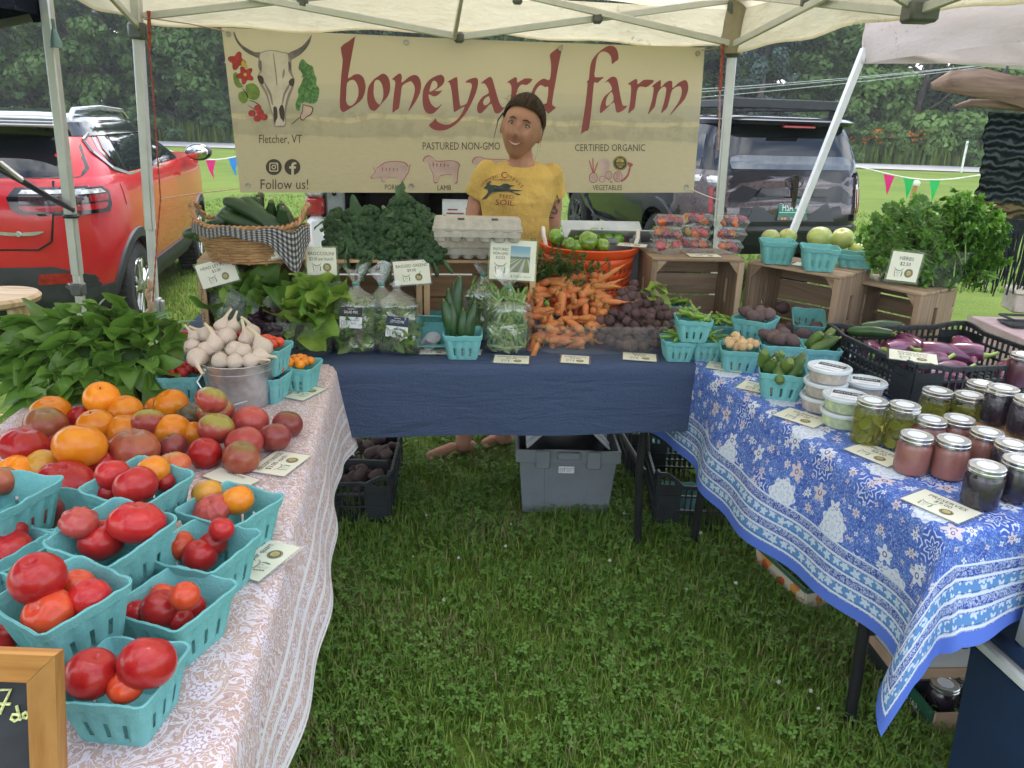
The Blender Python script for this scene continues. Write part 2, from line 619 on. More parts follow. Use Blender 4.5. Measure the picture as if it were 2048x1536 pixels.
def trunk(h, r, seed, limbs=5):
 q = random.Random(seed)
 g = G()
 pts = [(q.uniform(-.12,.12) * k, q.uniform(-.12,.12) * k, h * k / 5) for k in range(6)]
 g.tube(pts,[r * (1.25 if k == 0 else 1 - .13 * k) for k in range(6)],9)
 for k in range(limbs):
  z = h * q.uniform(.35,.9)
  a = q.uniform(0,6.28)
  L = q.uniform(1.2,2.6)
  b = V((pts[2][0] * .5, pts[2][1] * .5, z))
  g.tube([b, b + V((mcos(a) * L * .5, msin(a) * L * .5, L * .35)), b + V((mcos(a) * L, msin(a) * L, L * .9))],[r * .4, r * .28, r * .1],6)
 return g
def leafy(name, me, m, parent, z, s):
 o = link(name, me, parent,(0,0, z), scale=s)
 paint(o, m)
 return o
def tree(x, y, cr, zc, s, m, label, trunk_h=6.5, name='tree', grp='trees beyond the road'):
 t = thing(name, label, 'tree',(x, y,-.2),(0,0, rund(0,6.28)), grp)
 trunk(trunk_h,.17 + .05 * s, int(x * 100) % 997).obj('trunk', BARK, t)
 leafy('crown', cr, m, t, zc, s)
 return t
_tl = [(-41,50,0,0),(-35,47,1,2),(-29.5,49,2,0),(-24.5,46.5,0,1),(-20,49,3,0),(-16.2,47,1,1),(-12.3,49.5,2,0),(-7.5,48,0,2),(-2,49,1,0),
  (3,48,3,1),(8,47.5,2,0),(16.5,50,1,1),(22.5,46.5,3,3),(27.5,47,0,0),(32,45.5,2,2),(37,45,1,0),(44,46,0,0)]
_look = ['dark green broadleaf tree', 'mid green leafy tree', 'blackish green dense tree', 'lighter green spreading tree']
_side = ['at the far left', 'behind the left red car', 'left of the banner', 'hidden partly by the banner', 'behind the white post on the right', 'behind the dark car', 'behind the bunting on the right', 'at the far right']
for i,(x, y, c, m) in enumerate(_tl):
 s = rund(1.0,1.22)
 px = 1024 + 1538 * x / (y * .945)
 sd = 'leftmost in the row above the red car roof' if px < 120 else 'above the red car, seen by the black tent leg' if px < 260 else 'between the tall white left post and the banner' if px < 460 else 'mostly behind the printed banner' if px < 1410 else 'above the dark car roof' if px < 1720 else 'over the road right of the dark car' if px < 1900 else 'behind the hanging weaving at right'
 tree(x, y, CROWNS[c],4.6 + s, s * 1.15, LEAFM[m], _look[m] + ' ' + sd,5.5 + random.random() * 2)
for i,(x, y, c, m) in enumerate([(-38,58,1,2),(-27,57,0,2),(-18,58,2,2),(-9,57,3,2),(1,58,0,2),(11,58,1,2),(20,58,0,2),(29,57,2,2),(39,56,1,2),(48,55,0,2)]):
 tree(x, y, CROWNS[c],6.6,1.7, LEAFM[m], 'tall shadowy tree in the second row of the wood ' + ('on the left' if x < -12 else 'behind the banner' if x < 12 else 'on the right'),8)
tree(13.0,44.5, SPRUCE,7.0,.95, leafmat('spruce_needle',(.045,.08,.068),(.085,.135,.115),.15,.7,.6), 'bluish spruce just right of the white back post',12, 'spruce_tree')
for i,(x, y, s, m) in enumerate([(-31,44.6,1.5,2),(-27,44.9,1.9,0),(-23,44.8,1.6,1),(-19.4,45.2,1.9,0),(-15.7,44.9,1.7,0),(-12.2,45,1.6,2),(16.5,43,1.5,1),(20.2,43.2,1.25,3),(24.2,42.3,1.1,1),(28.8,42.2,1.6,0),(33,42,1.8,2),(38,41,1.8,0)]):
 b = thing('bush',['dark bush', 'leafy bush', 'blackish bush', 'rounded light green bush'][m] + (' at the edge of the verge on the left, ' if x < 0 else ' beside the road on the right, ') + ('first from its end', 'second along', 'third along', 'fourth along', 'fifth along', 'nearest the banner')[i % 6], 'bush',(x, y,-.2), rund(0,6), 'bushes along the verge')
 leafy('leaves', BUSH, LEAFM[m], b,.85 * s, s)
 trunk(.9 * s,.05, i,3).obj('stem', BARK, b)
# orange lilies flowering on the right verge
g = G()
for k in range(90):
 x = random.choice((rgau(18.4,.35), rgau(20.1,.8)))
 y = road_y(x) + 3.6 + random.random() * 1.2
 z = .75 + random.random() * .7
 a = rund(0,6.28)
 for j in range(3):
  b_ = a + j * 2.1
  g.add([(x, y, z),(x + .13 * mcos(b_ - .5), y + .13 * msin(b_ - .5), z + .12),(x + .13 * mcos(b_ + .5), y + .13 * msin(b_ + .5), z + .10)],[(0,1,2)])
setting(g.obj('lily_flowers', mat('lily_orange',(.75,.28,.03),.7), smooth=False), 'stuff')
# white marker posts by the road
POST = mat('marker_white',(.7,.72,.68),.7)
for px, py, h in ((368,275,1.1),(1766,325,1.3),(1922,345,1.35)):
 p_ = PZ(px, py,-.19)
 t = thing('marker_post', 'thin white marker post by the road, ' + ('left of the banner' if px < 500 else 'the nearer to the dark car' if px < 1800 else 'next to the hanging weaving'), 'post',(p_.x, p_.y,-.2),0, 'marker posts along the road')
 gbox((0,0, h / 2),(.09,.05, h),0, None,.01).obj('post', POST, t)
 gbox((0,-.028, h - .14),(.08,.006,.1)).obj('reflector', mat('reflector_grey',(.4,.4,.4),.3), t)
# overhead wires on the right
for k,(y0, y1, lab) in enumerate(((161,130, 'uppermost'),(166,132, 'middle'),(176,137, 'lowest'))):
 a, b = PY(1478, y0,33), PY(1850, y1,34)
 d = (b - a)
 pts = [a + d * q - V((0,0,.25 * msin(max(0, min(1,(q + 1.2) / 3.4)) * mpi))) for q in np.linspace(-1.2,2.2,24)]
 tag(G().tube(pts,.012,5).obj('power_line', mat('wire_grey',(.45,.47,.48),.6)), '%s of the three overhead wires crossing the trees at right' % lab, 'wire', 'overhead wires')
# ---- pennant bunting strung across the field
PEN = {'green': (.04,.60,.16), 'pink': (.80,.04,.28), 'blue': (.06,.36,.75)}
def bunting(px0, py0, px1, py1, Y, flags, label):
 a, b = PY(px0, py0, Y), PY(px1, py1, Y)
 t = thing('bunting', label, 'bunting', a)
 d = b - a
 G().tube([d * q - V((0,0,.1 * msin(q * mpi))) for q in np.linspace(-.6,1.25,15)],.012,5).obj('string', mat('bunting_string',(.7,.72,.6),.8), t)
 for px, col in flags:
  q = (px - px0) / (px1 - px0)
  p_ = d * q - V((0,0,.1 * msin(q * mpi) if 0 < q < 1 else 0))
  w, h = .165,.30
  gg = G()
  gg.add([p_ + V((-w / 2,0,0)), p_ + V((w / 2,0,0)), p_ + V((w * .2,-.03,-h * .55)), p_ + V((.02,.01,-h)), p_ + V((-w * .22,-.02,-h * .5))],[(0,4,2,1),(4,3,2)])
  gg.v += [(x, y + .004, z) for x, y, z in gg.v]
  gg.f += [tuple(i + 5 for i in f[::-1]) for f in gg.f]
  gg.m += [0,0]
  gg.obj('pennant', leafmat('pennant_' + col, PEN[col], PEN[col],.4,.6,3,.05), t)['label'] = col + ' pennant'
 return t
bunting(345,303,490,309,12.5,[(382, 'green'),(420, 'pink'),(466, 'blue')], 'string of green, pink and blue pennants left of the banner')
bunting(1752,342,1965,349,11.6,[(1780, 'pink'),(1821, 'green'),(1873, 'green')], 'string of pink and green pennants right of the dark car')
p_ = PY(1813,418,11.7)
st = thing('wooden_stake', 'orange wooden stake holding up the pennants on the right', 'stake',(p_.x, p_.y,-.2),0)
gbox((0,0,.45),(.055,.045,1.0),0, MRY(.07),.005).obj('post', woodmat('stake_wood',(.50,.25,.09),(.62,.36,.16),2), st)
G().ell((.075,0,.97),(.06,.03,.05),8,6).obj('string_knot', mat('bunting_string'), st)
# vehicles
GLASS = mat('car_glass',(.010,.013,.016),.02, spec=.5, var=0, coat=.35)
RUBBER = mat('tyre_rubber',(.022,.022,.023),.85, var=.25, scale=14, bump=.3)
TRIM = mat('dark_trim',(.035,.038,.042),.6, var=.15, bump=.15, bscale=400)
CHROME = mat('chrome',(.7,.71,.72),.12,1, var=.05)
ALLOY = mat('alloy',(.55,.56,.57),.25,.9, var=.1)
BLACKP = mat('black_gloss',(.012,.013,.015),.08, var=0, coat=.6)
LAMPRED = mat('lamp_red',(.32,.012,.018),.08, var=.2, scale=30, coat=.8)
LAMPDK = mat('lamp_smoked',(.05,.03,.035),.06, var=.3, scale=40, coat=1)
LAMPCL = mat('lamp_clear',(.5,.5,.5),.1,.3, var=.3, scale=30, coat=1)
class Shell:
 """rounded-box slices stacked in height; local frame: rear face at x = 0, nose towards +x, y across, z up"""
 def __init__(s, sl, ex=7.0, zm=None):
  s.zm = zm
  s.sl, s.ex = [(s.z(q[0]), *q[1:]) for q in sl], ex      # (z, x_rear, x_front, half_width)
 def z(s, z):
  return float(np.interp(z, *s.zm)) if s.zm else z
 def at(s, z):
  a = s.sl
  if z <= a[0][0]:
   return a[0][1:]
  for p_, q in zip(a, a[1:]):
   if z <= q[0]:
    t = (z - p_[0]) / max(1e-6, q[0] - p_[0])
    return tuple(p_[k] + (q[k] - p_[k]) * t for k in (1,2,3))
  return a[-1][1:]
 def build(s, g, mi=0, n=64, cap=True, crown=.0):
  rows = []
  for (z, x0, x1, w) in s.sl:
   c, a = (x0 + x1) / 2,(x1 - x0) / 2
   row = []
   for k in range(n):
    th = 2 * mpi * (k + .5) / n
    cx, cy = mcos(th), msin(th)
    r = (abs(cx) ** s.ex + abs(cy) ** s.ex) ** (-1 / s.ex)
    row.append((c + a * r * cx, w * r * cy, z))
   rows.append(row)
  vs = [q for r in rows for q in r]
  fs = [(i * n + k, i * n + (k + 1) % n,(i + 1) * n + (k + 1) % n,(i + 1) * n + k) for i in range(len(rows) - 1) for k in range(n)]
  fs.append(tuple(range(n))[::-1])
  z, x0, x1, w = s.sl[-1]
  b = len(vs)
  for q in (.8,.5):
   for k in range(n):
    x, y, _ = rows[-1][k]
    vs.append(((x0 + x1) / 2 + (x - (x0 + x1) / 2) * q, y * q, z + crown * (1 - q * q)))
  vs.append(((x0 + x1) / 2,0, z + crown))
  pr = (len(rows) - 1) * n
  for st in (b, b + n):
   fs += [(pr + k, pr + (k + 1) % n, st + (k + 1) % n, st + k) for k in range(n)]
   pr = st
  fs += [(pr + k, pr + (k + 1) % n, len(vs) - 1) for k in range(n)]
  g.add(vs, fs, mi)
 def side(s, x, z, sg, off=.004, raw=False):
  z = z if raw else s.z(z)
  x0, x1, w = s.at(z)
  a, c = (x1 - x0) / 2,(x0 + x1) / 2
  return V((x, sg * (w * max(0,1 - min(1, abs((x - c) / a)) ** s.ex) ** (1 / s.ex) + off), z))
 def rear(s, y, z, off=.004):
  z = s.z(z)
  x0, x1, w = s.at(z)
  a, c = (x1 - x0) / 2,(x0 + x1) / 2
  return V((c - a * max(0,1 - min(1, abs(y / w)) ** s.ex) ** (1 / s.ex) - off, y, z))
 def patch(s, g, rows, where, sg=1, off=.004, n=8, mi=0, thick=.02):
  """rows: (z, from, to): a panel lying on the shell"""
  fn = (lambda q, z, o: s.side(q, z, sg, o)) if where == 'side' else (lambda q, z, o: s.rear(q, z, o))
  m_ = []
  for (z, a, b),(z2, a2, b2) in zip(rows, rows[1:]):
   for k in range(3):
    t = k / 3
    m_.append((z + (z2 - z) * t, a + (a2 - a) * t, b + (b2 - b) * t))
  m_.append(rows[-1])
  vs, fs = [],[]
  W = n + 1
  for o in (off, off - thick):
   for (z, a, b) in m_:
    for k in range(W):
     vs.append(fn(a + (b - a) * k / n, z, o))
  R = len(m_)
  flip = (where == 'side' and sg < 0) or where == 'rear'
  for j in range(R - 1):
   for k in range(n):
    q = (j * W + k, j * W + k + 1,(j + 1) * W + k + 1,(j + 1) * W + k)
    fs.append(q if flip else q[::-1])
  edge = [k for k in range(W)] + [j * W + n for j in range(1, R)] + [(R - 1) * W + k for k in range(n - 1,-1,-1)] + [j * W for j in range(R - 2,0,-1)]
  for i, e in enumerate(edge):
   e2 = edge[(i + 1) % len(edge)]
   fs.append((e, e2, e2 + R * W, e + R * W))
  return g.add(vs, fs, mi)
def cut(o, cutters):
 """carve the wheel wells, then forget the cutters"""
 for c in cutters:
  md = o.modifiers.new('b', 'BOOLEAN')
  md.operation = 'DIFFERENCE'
  md.object = c
  md.solver = 'EXACT'
 me = evaluated(o, o.data.name)
 o.modifiers.clear()
 o.data = me
 me.set_sharp_from_angle(angle=rad(35))
 for c in cutters:
  BDO.remove(c)
def cyl_y(x, y0, y1, z, r, n=40):
 M = MTr((x, y0, z)) @ MRX(-mpi / 2)
 return G().lathe([(r,0),(r, abs(y1 - y0))], n,0, M)
def wheel(parent, x, y, z, r, sg, spokes=5, rimm=ALLOY, spm=None, w=.22):
 M = MRX(-sg * mpi / 2)
 wh = G().lathe([(r * .66,-.02),(r * .70,.0),(r * .8,.008),(r * .93,0),(r * .985,-.02),(r,-.05),(r,-w + .05),(r * .97,-w + .01),(r * .7,-w)],48,0, M)
 for k in range(48):
  a = 2 * mpi * k / 48
  wh.box((0,0,0),(.02,.012, w * .8),0, M @ MRZ(a) @ MTr((r + .001,0,-w / 2)))
 t = wh.obj('wheel', RUBBER, parent,(x, y, z), smooth=30)
 rg = G().lathe([(r * .70,-.012),(r * .68,.004),(r * .64,0),(r * .60,-.03),(r * .58,-.12),(0,-.12)],40,1, M)
 for k in range(spokes):
  a = 2 * mpi * (k + .25) / spokes
  for d in (-.16,.16):
   A = V((mcos(a) * r * .12, msin(a) * r * .12,-.012))
   B = V((mcos(a + d) * r * .62, msin(a + d) * r * .62,-.004))
   rg.bar(M @ A, M @ B, r * .12,.03,0,.006, up=M @ V((0,0,1)))
 rg.lathe([(r * .17,-.03),(r * .17,.004),(r * .1,.012),(0,.013)],20,0, M)
 rg.obj('rim',[rimm, spm or BLACKP], t, smooth=30)
 return t
def arch_trim(g, sh, x, z, r, sg, w=.06, out=.016, mi=0, a0=-.05, a1=mpi + .05, n=22):
 vs, fs = [],[]
 for k in range(n + 1):
  a = a0 + (a1 - a0) * k / n
  for rr, o in ((r - .012,-.04),(r - .012, out),(r + w - .012, out),(r + w,-.02)):
   xx, zz = x + rr * mcos(a), z + rr * msin(a)
   vs.append(sh.side(xx, max(zz,.2), sg, o, True))
 for k in range(n):
  for j in range(3):
   q = (k * 4 + j, k * 4 + j + 1,(k + 1) * 4 + j + 1,(k + 1) * 4 + j)
   fs.append(q if sg < 0 else q[::-1])
 g.add(vs, fs, mi)
def sidebar(sh, g, pts, w, sg, off, mi=0):
 """a moulding following (x, z) points on the flank"""
 P = [sh.side(x, z, sg, off) for x, z in pts]
 for a, b in zip(P, P[1:]):
  g.bar(a, b,.02, w, mi,0, up=(0,1,0))
def car_frame(name, label, cat, corner, heading, width):
 """origin on the ground under the middle of the rear face"""
 return thing(name, label, cat,(corner[0], corner[1],-.19),(0,0, heading))
# the red SUV at the left
RED = mat('red_paint',(.55,.022,.028),.22, var=.03, coat=.6, spec=.4)
hd = rad(90 + 12)
ax = V((mcos(hd), msin(hd),0))
lat = V((-msin(hd), mcos(hd),0))       # local +y, the car's left
rc = V((-2.72,5.12,0))
ZR = ((.30,.47,.565,.715,.80,.965,1.0,1.055,1.51,1.625),(.30,.50,.67,.89,1.02,1.185,1.205,1.25,1.54,1.645))
ZS = ((.42,.62,.81,.95,1.035,1.135,1.70,1.8),(.50,.72,.96,1.09,1.19,1.30,1.715,1.80))
red = car_frame('red_suv', 'red compact SUV with black roof parked at the left, seen from behind', 'car', rc + lat * .91, hd,1.82)
low = Shell([(.30,.16,4.22,.80),(.40,.06,4.33,.86),(.52,.03,4.37,.895),(.66,.02,4.38,.91),(.78,.015,4.37,.912),(.90,.035,4.34,.905),(.98,.07,4.28,.893),(1.035,.10,4.16,.875)],6, ZR)
gb = G()
low.build(gb,0,72, crown=.02)
body = gb.obj('body',[RED], red, smooth=35)
cut(body,[cyl_y(x, sg * .55, sg * .55 + .6,.36,.41).obj('c', RED, red) if sg > 0 else cyl_y(x,-1.15,-.55,.36,.41).obj('c', RED, red) for x in (.84,3.48) for sg in (1,-1)])
gr = Shell([(1.00,.10,3.35,.872),(1.10,.15,3.16,.852),(1.25,.22,2.86,.805),(1.40,.31,2.54,.745),(1.52,.40,2.26,.685)],5.5, ZR)
gg = G()
gr.build(gg,0,72, crown=.02)
gg.obj('cabin',[RED], red, smooth=35)
rf = Shell([(1.44,.325,2.46,.742),(1.50,.30,2.36,.715),(1.56,.30,2.28,.70),(1.60,.40,2.10,.655),(1.625,.55,1.95,.58)],5, ZR)
gg = G()
rf.build(gg,0,72, crown=.025)
roof = gg.obj('roof',[BLACKP], red, smooth=40)
gg = G()
for k in range(3):
 gg.box((.27 - .008 * k,0,1.605 - .02 * k),(.22,1.30,.022),0, None,.008)
gg.obj('spoiler',[mat('roof_glint',(.33,.34,.36),.12,.6, var=.05, coat=1)], red)  # light grey paints the bright reflection along the roof's rear edge
for sg in (1,-1):
 gg = G()
 gg.tube([(.62, sg * .60,1.60),(.68, sg * .615,1.665),(1.3, sg * .62,1.685),(1.95, sg * .61,1.665),(2.15, sg * .6,1.60)],.018,8)
 gg.obj('roof_rail', ALLOY, roof)
# glass
gg = G()
gr.patch(gg,[(1.055,-.64,.64),(1.12,-.65,.65),(1.40,-.60,.60),(1.49,-.54,.54)], 'rear', off=.006, n=14)
gr.patch(gg,[(1.04,-.72,.72),(1.055,-.74,.74),(1.12,-.76,.76),(1.42,-.68,.68),(1.51,-.62,.62)], 'rear', off=.003, n=14, mi=1)
rw = gg.obj('rear_window',[GLASS, BLACKP], red)
SIL = mat('window_trim_silver',(.5,.51,.52),.25,.8, var=.03)
for sg in (-1,1):
 gg = G()
 gr.patch(gg,[(1.035,2.05,3.10),(1.10,2.02,2.98),(1.30,1.96,2.56),(1.45,1.90,2.22)], 'side', sg,.006)
 gg.obj('front_side_window', GLASS, red)
 gg = G()
 gr.patch(gg,[(1.035,.98,1.98),(1.10,.86,1.95),(1.30,.92,1.89),(1.45,1.0,1.83)], 'side', sg,.006)
 gg.obj('rear_side_window', GLASS, red)
 gg = G()
 gr.patch(gg,[(1.10,.72,.82),(1.30,.68,.88),(1.45,.76,.96)], 'side', sg,.006)
 gg.obj('quarter_window', GLASS, red)
 gg = G()
 gr.patch(gg,[(1.02,.93,3.12),(1.10,.66,3.02),(1.30,.60,2.62),(1.47,.68,2.24)], 'side', sg,.002, thick=.01)
 gg.obj('window_surround', BLACKP, red)
 gg = G()
 sidebar(gr, gg,[(.64,1.46),(.52,1.40),(.50,1.28),(.62,1.10),(.9,1.018),(2.0,1.012),(3.1,1.015)],.016, sg,.008)
 gg.obj('window_trim', SIL, red)
 for x in (.84,3.48):
  gg = G()
  arch_trim(gg, low, x,.36,.41, sg,.07)
  gg.obj('arch_trim', TRIM, red)
 gg = G()
 low.patch(gg,[(.30,1.25,3.05),(.40,1.28,3.02),(.47,1.28,3.02)], 'side', sg,.015)
 gg.obj('lower_cladding', TRIM, red)
 for x in (.84,3.48):
  wheel(red, x, sg * .885,.36,.36, sg)
 gg = G()
 for x in (1.30,2.42):
  low.patch(gg,[(.88, x, x + .2),(.905, x, x + .2)], 'side', sg,.035, thick=.015)
 gg.obj('door_handle', RED, red)
 gg = G()
 for pts in ([(1.22,.98),(1.26,.78),(1.36,.62),(1.4,.42)],[(2.2,.98),(2.2,.42)],[(3.12,.98),(3.05,.42)]):
  sidebar(low, gg, pts,.008, sg,-.004)
 gg.obj('door_gap', BLACKP, red)
 gg = G()
 gg.ell((2.95, sg * 1.03,1.29),(.075,.13,.085),14,10)
 mr = gg.obj('door_mirror', BLACKP, red)
 G().ell((2.885, sg * 1.03,1.29),(.02,.105,.066),14,8).obj('mirror_glass', CHROME, mr)
gg = G()
low.patch(gg,[(.80,.66,.82),(.95,.62,.78)], 'side',-1,.003)
gg.obj('fuel_door', RED, red)
for sg in (-1,1):
 gg = G()
 a, b = (.36,.80) if sg > 0 else (-.80,-.36)
 r3 = lambda o: [(.80, a + .06 * (sg > 0), b - .06 * (sg < 0)),(.83, a, b),(.90, a - .02 * (sg > 0), b + .02 * (sg < 0)),(.965, a + .03, b - .03)]
 low.patch(gg, r3(0), 'rear', off=.012, n=10, mi=0)
 a2, b2 = (a + .05, b - .02) if sg > 0 else (a + .02, b - .05)
 low.patch(gg,[(.815, a2 + .04, b2 - .04),(.835, a2, b2),(.85, a2, b2)], 'rear', off=.017, n=8, mi=1)
 low.patch(gg,[(.862, a2, b2),(.915, a2, b2)], 'rear', off=.016, n=8, mi=3)
 low.patch(gg,[(.925, a2, b2),(.95, a2 + .02, b2 - .02)], 'rear', off=.017, n=8, mi=2)
 low.patch(gg,[(.79,.03,.36),(.83,.03,.40),(.92,.04,.40),(.955,.06,.34)], 'side', sg,.012, mi=0)
 low.patch(gg,[(.81,.05,.30),(.83,.05,.34),(.85,.05,.34)], 'side', sg,.017, mi=1)
 low.patch(gg,[(.862,.20,.36),(.905,.20,.36)], 'side', sg,.017, mi=1)
 low.patch(gg,[(.862,.05,.18),(.905,.05,.18)], 'side', sg,.017, mi=3)
 low.patch(gg,[(.915,.06,.35),(.943,.08,.31)], 'side', sg,.017, mi=2)
 gg.obj('tail_light',[BLACKP, LAMPRED, LAMPCL, LAMPDK], red)
 gg = G()
 low.patch(gg,[(.50, sg * .56 - .12, sg * .56 + .12),(.54, sg * .56 - .14, sg * .56 + .1)], 'rear', off=.02, n=6)
 gg.obj('bumper_reflector', LAMPRED, red)
gg = G()
low.patch(gg,[(.30,-.80,.80),(.42,-.86,.86),(.50,-.84,.84),(.565,-.55,.55)], 'rear', off=.014, n=18, thick=.05)
low.patch(gg,[(.30,.02,.42),(.40,.02,.40),(.47,.0,.36)], 'side',-1,.012)
low.patch(gg,[(.30,.02,.42),(.40,.02,.40),(.47,.0,.36)], 'side',1,.012)
gg.obj('rear_bumper', TRIM, red)
gg = G()                                        # tailgate gap
for a, b in (((-.60,1.02),(-.60,.84)),((-.60,.84),(-.56,.68)),((-.56,.68),(-.48,.645)),((-.48,.645),(.48,.645)),((.48,.645),(.6,.75)),((.6,.75),(.6,1.02))):
 gg.bar(low.rear(a[0], a[1],.002), low.rear(b[0], b[1],.002),.012,.012)
gg.obj('tailgate_gap', BLACKP, red)
gg = G()                                        # winged badge
for sg in (-1,1):
 lp = smoothloop([(0,.008),(.08,.014),(.155,.020),(.12,.0),(.08,-.008),(0,-.01)],2)
 gg.prism([(-.38 + sg * x, z) for x, z in (lp if sg > 0 else lp[::-1])],0,.006,0, MTr((low.rear(-.38,.72).x + .001,0,.89)) @ Matrix(((0,0,-1,0),(1,0,0,0),(0,1,0,0),(0,0,0,1))))
M_ = MTr((low.rear(-.38,.72).x - .003,-.38,.89)) @ MRY(-mpi / 2)
gg.lathe([(.02,0),(.016,.006),(0,.006)],16,0, M_)
gg.obj('badge', ALLOY, red)
# the dark SUV at the right
NAVY = mat('dark_paint',(.007,.009,.015),.16, var=.03, coat=.35, spec=.3)
hd = rad(90 + 14)
lat = V((-msin(hd), mcos(hd),0))
rc = V((1.74,7.4,0))
suv = car_frame('dark_suv', 'dark navy SUV with roof rack parked behind the stall, seen from behind', 'car', rc - lat * .962, hd,1.92)
low = Shell([(.42,.10,4.66,.84),(.50,.02,4.74,.90),(.62,0,4.78,.945),(.80,.02,4.79,.962),(.95,.05,4.78,.962),(1.05,.07,4.74,.95),(1.13,.09,4.66,.925)],7, ZS)
gb = G()
low.build(gb,0,80, crown=.02)
body = gb.obj('body',[NAVY], suv, smooth=35)
cut(body,[(cyl_y(x,.55,1.2,.39,.47) if sg > 0 else cyl_y(x,-1.2,-.55,.39,.47)).obj('c', NAVY, suv) for x in (1.06,3.85) for sg in (1,-1)])
gr = Shell([(1.10,.09,3.55,.915),(1.22,.12,3.36,.895),(1.42,.18,3.02,.845),(1.60,.24,2.72,.79),(1.70,.28,2.58,.755)],7, ZS)
gg = G()
gr.build(gg,0,80, crown=.01)
gg.obj('cabin',[NAVY], suv, smooth=35)
rf = Shell([(1.69,.10,2.66,.765),(1.735,.06,2.60,.77),(1.765,.12,2.48,.73),(1.785,.3,2.3,.66)],6, ZS)
gg = G()
rf.build(gg,0,80, crown=.015)
roof = gg.obj('roof',[NAVY], suv, smooth=40)
gg = G()
for sg in (1,-1):
 gg.bar((.35, sg * .62,1.89),(2.4, sg * .62,1.89),.05,.075,0,.01)
for x in np.linspace(.45,2.3,7):
 gg.bar((x,-.6,1.90),(x,.6,1.90),.06,.025,0,.006)
for sg in (1,-1):
 for x in (.5,2.2):
  gg.bar((x, sg * .62,1.79),(x, sg * .62,1.87),.06,.04)
gg.bar((.33,-.64,1.90),(.33,.64,1.90),.03,.085,0,.006)
gg.obj('roof_rack', TRIM, suv)
gg = G()
gr.patch(gg,[(1.135,-.70,.70),(1.22,-.72,.72),(1.50,-.68,.68),(1.66,-.60,.60)], 'rear', off=.008, n=16)
gr.patch(gg,[(1.115,-.76,.76),(1.22,-.78,.78),(1.52,-.74,.74),(1.69,-.66,.66)], 'rear', off=.003, n=16, mi=1)
gg.obj('rear_window',[GLASS, BLACKP], suv)
gg = G()
gr.patch(gg,[(1.14,-.64,.64),(1.22,-.66,.66),(1.285,-.64,.64),(1.31,-.58,.58)], 'rear', off=.016, n=16, thick=.006)
gg.obj('window_lower_pane', mat('grey_glass',(.11,.12,.14),.05, var=.2, scale=5, coat=1), suv)
gg = G()
gg.box((.10,0,1.695),(.05,.34,.022),0, None,.006)
gg.obj('brake_light', LAMPRED, suv)
for sg in (1,-1):
 gg = G()
 gr.patch(gg,[(1.15,.34,1.14),(1.30,.36,1.14),(1.55,.44,1.16)], 'side', sg,.006)
 gr.patch(gg,[(1.15,1.24,2.15),(1.30,1.24,2.15),(1.57,1.26,2.12)], 'side', sg,.006)
 gr.patch(gg,[(1.15,2.25,3.30),(1.30,2.25,3.05),(1.57,2.22,2.6)], 'side', sg,.006)
 gg.obj('side_window', GLASS, suv)
 for x in (1.06,3.85):
  gg = G()
  arch_trim(gg, low, x,.39,.47, sg,.10,.03)
  gg.obj('arch_trim', NAVY, suv)
 for x in (1.06,3.85):
  wheel(suv, x, sg * .94,.39,.39, sg,6, TRIM, BLACKP,.25)
 gg = G()
 sidebar(low, gg,[(1.62,.42),(3.25,.42)],.10, sg,.03)
 gg.obj('side_step', TRIM, suv)
 gg = G()
 for pts in ([(1.2,1.1),(1.2,.9),(1.45,.8)],[(2.2,1.1),(2.2,.52)],[(3.3,1.1),(3.3,.52)]):
  sidebar(low, gg, pts,.008, sg,-.004)
 gg.obj('door_gap', BLACKP, suv)
 gg = G()
 gg.ell((3.15, sg * 1.07,1.36),(.09,.14,.11),14,10)
 gg.obj('door_mirror', NAVY, suv)
 gg = G()
 a, b = sorted((sg * .72, sg * .945))
 low.patch(gg,[(.70, a + .03, b),(.80, a, b),(1.06, a, b),(1.12, a + .03, b - .03)], 'rear', off=.03, n=6, mi=0, thick=.06)
 low.patch(gg,[(.75,.0,.22),(.9,.0,.3),(1.08,.0,.26)], 'side', sg,.025, mi=0, thick=.05)
 for k in range(3):
  y = sg * (.76 + .055 * k)
  low.patch(gg,[(.76, y - .012, y + .012),(.98, y - .012, y + .012)], 'rear', off=.036, n=2, mi=1)
 low.patch(gg,[(1.02, a + .03, b - .02),(1.075, a + .03, b - .02)], 'rear', off=.037, n=4, mi=2)
 gg.obj('tail_light',[LAMPDK, LAMPRED, LAMPCL], suv)
gg = G()
low.patch(gg,[(.42,-.86,.86),(.52,-.93,.93),(.60,-.93,.93),(.66,-.88,.88)], 'rear', off=.05, n=16, thick=.08)
gg.obj('rear_bumper', NAVY, suv)
gg = G()
low.patch(gg,[(.70,-.48,.48),(.80,-.42,.42),(.90,-.36,.36)], 'rear', off=.006, n=8)
gg.obj('plate_recess', mat('recess_grey',(.03,.035,.045),.35, var=0), suv)
gg = G()
low.patch(gg,[(.915,-.40,.40),(.985,-.35,.35)], 'rear', off=.03, n=8, thick=.05)
gg.obj('name_strip', NAVY, suv)
def on_rear(sh, parent, name, s, yc, zc, h, m, off, wid=1.0, track=0):
 vs, fs = text2d(s)
 mx = [v[0] for v in vs]
 g = G()
 g.add([sh.rear(yc - x * h * wid, zc + (y - .35) * h, off) for x, y in vs],[f for f in fs])
 return g.obj(name, m, parent, smooth=False)
on_rear(low, suv, 'raised_letters', '4RUNNER',0,.95,.065, BLACKP,.033,1.5)
gg = G()
ring = lambda rx, rz, k: V((0, mcos(k) * rx, msin(k) * rz))
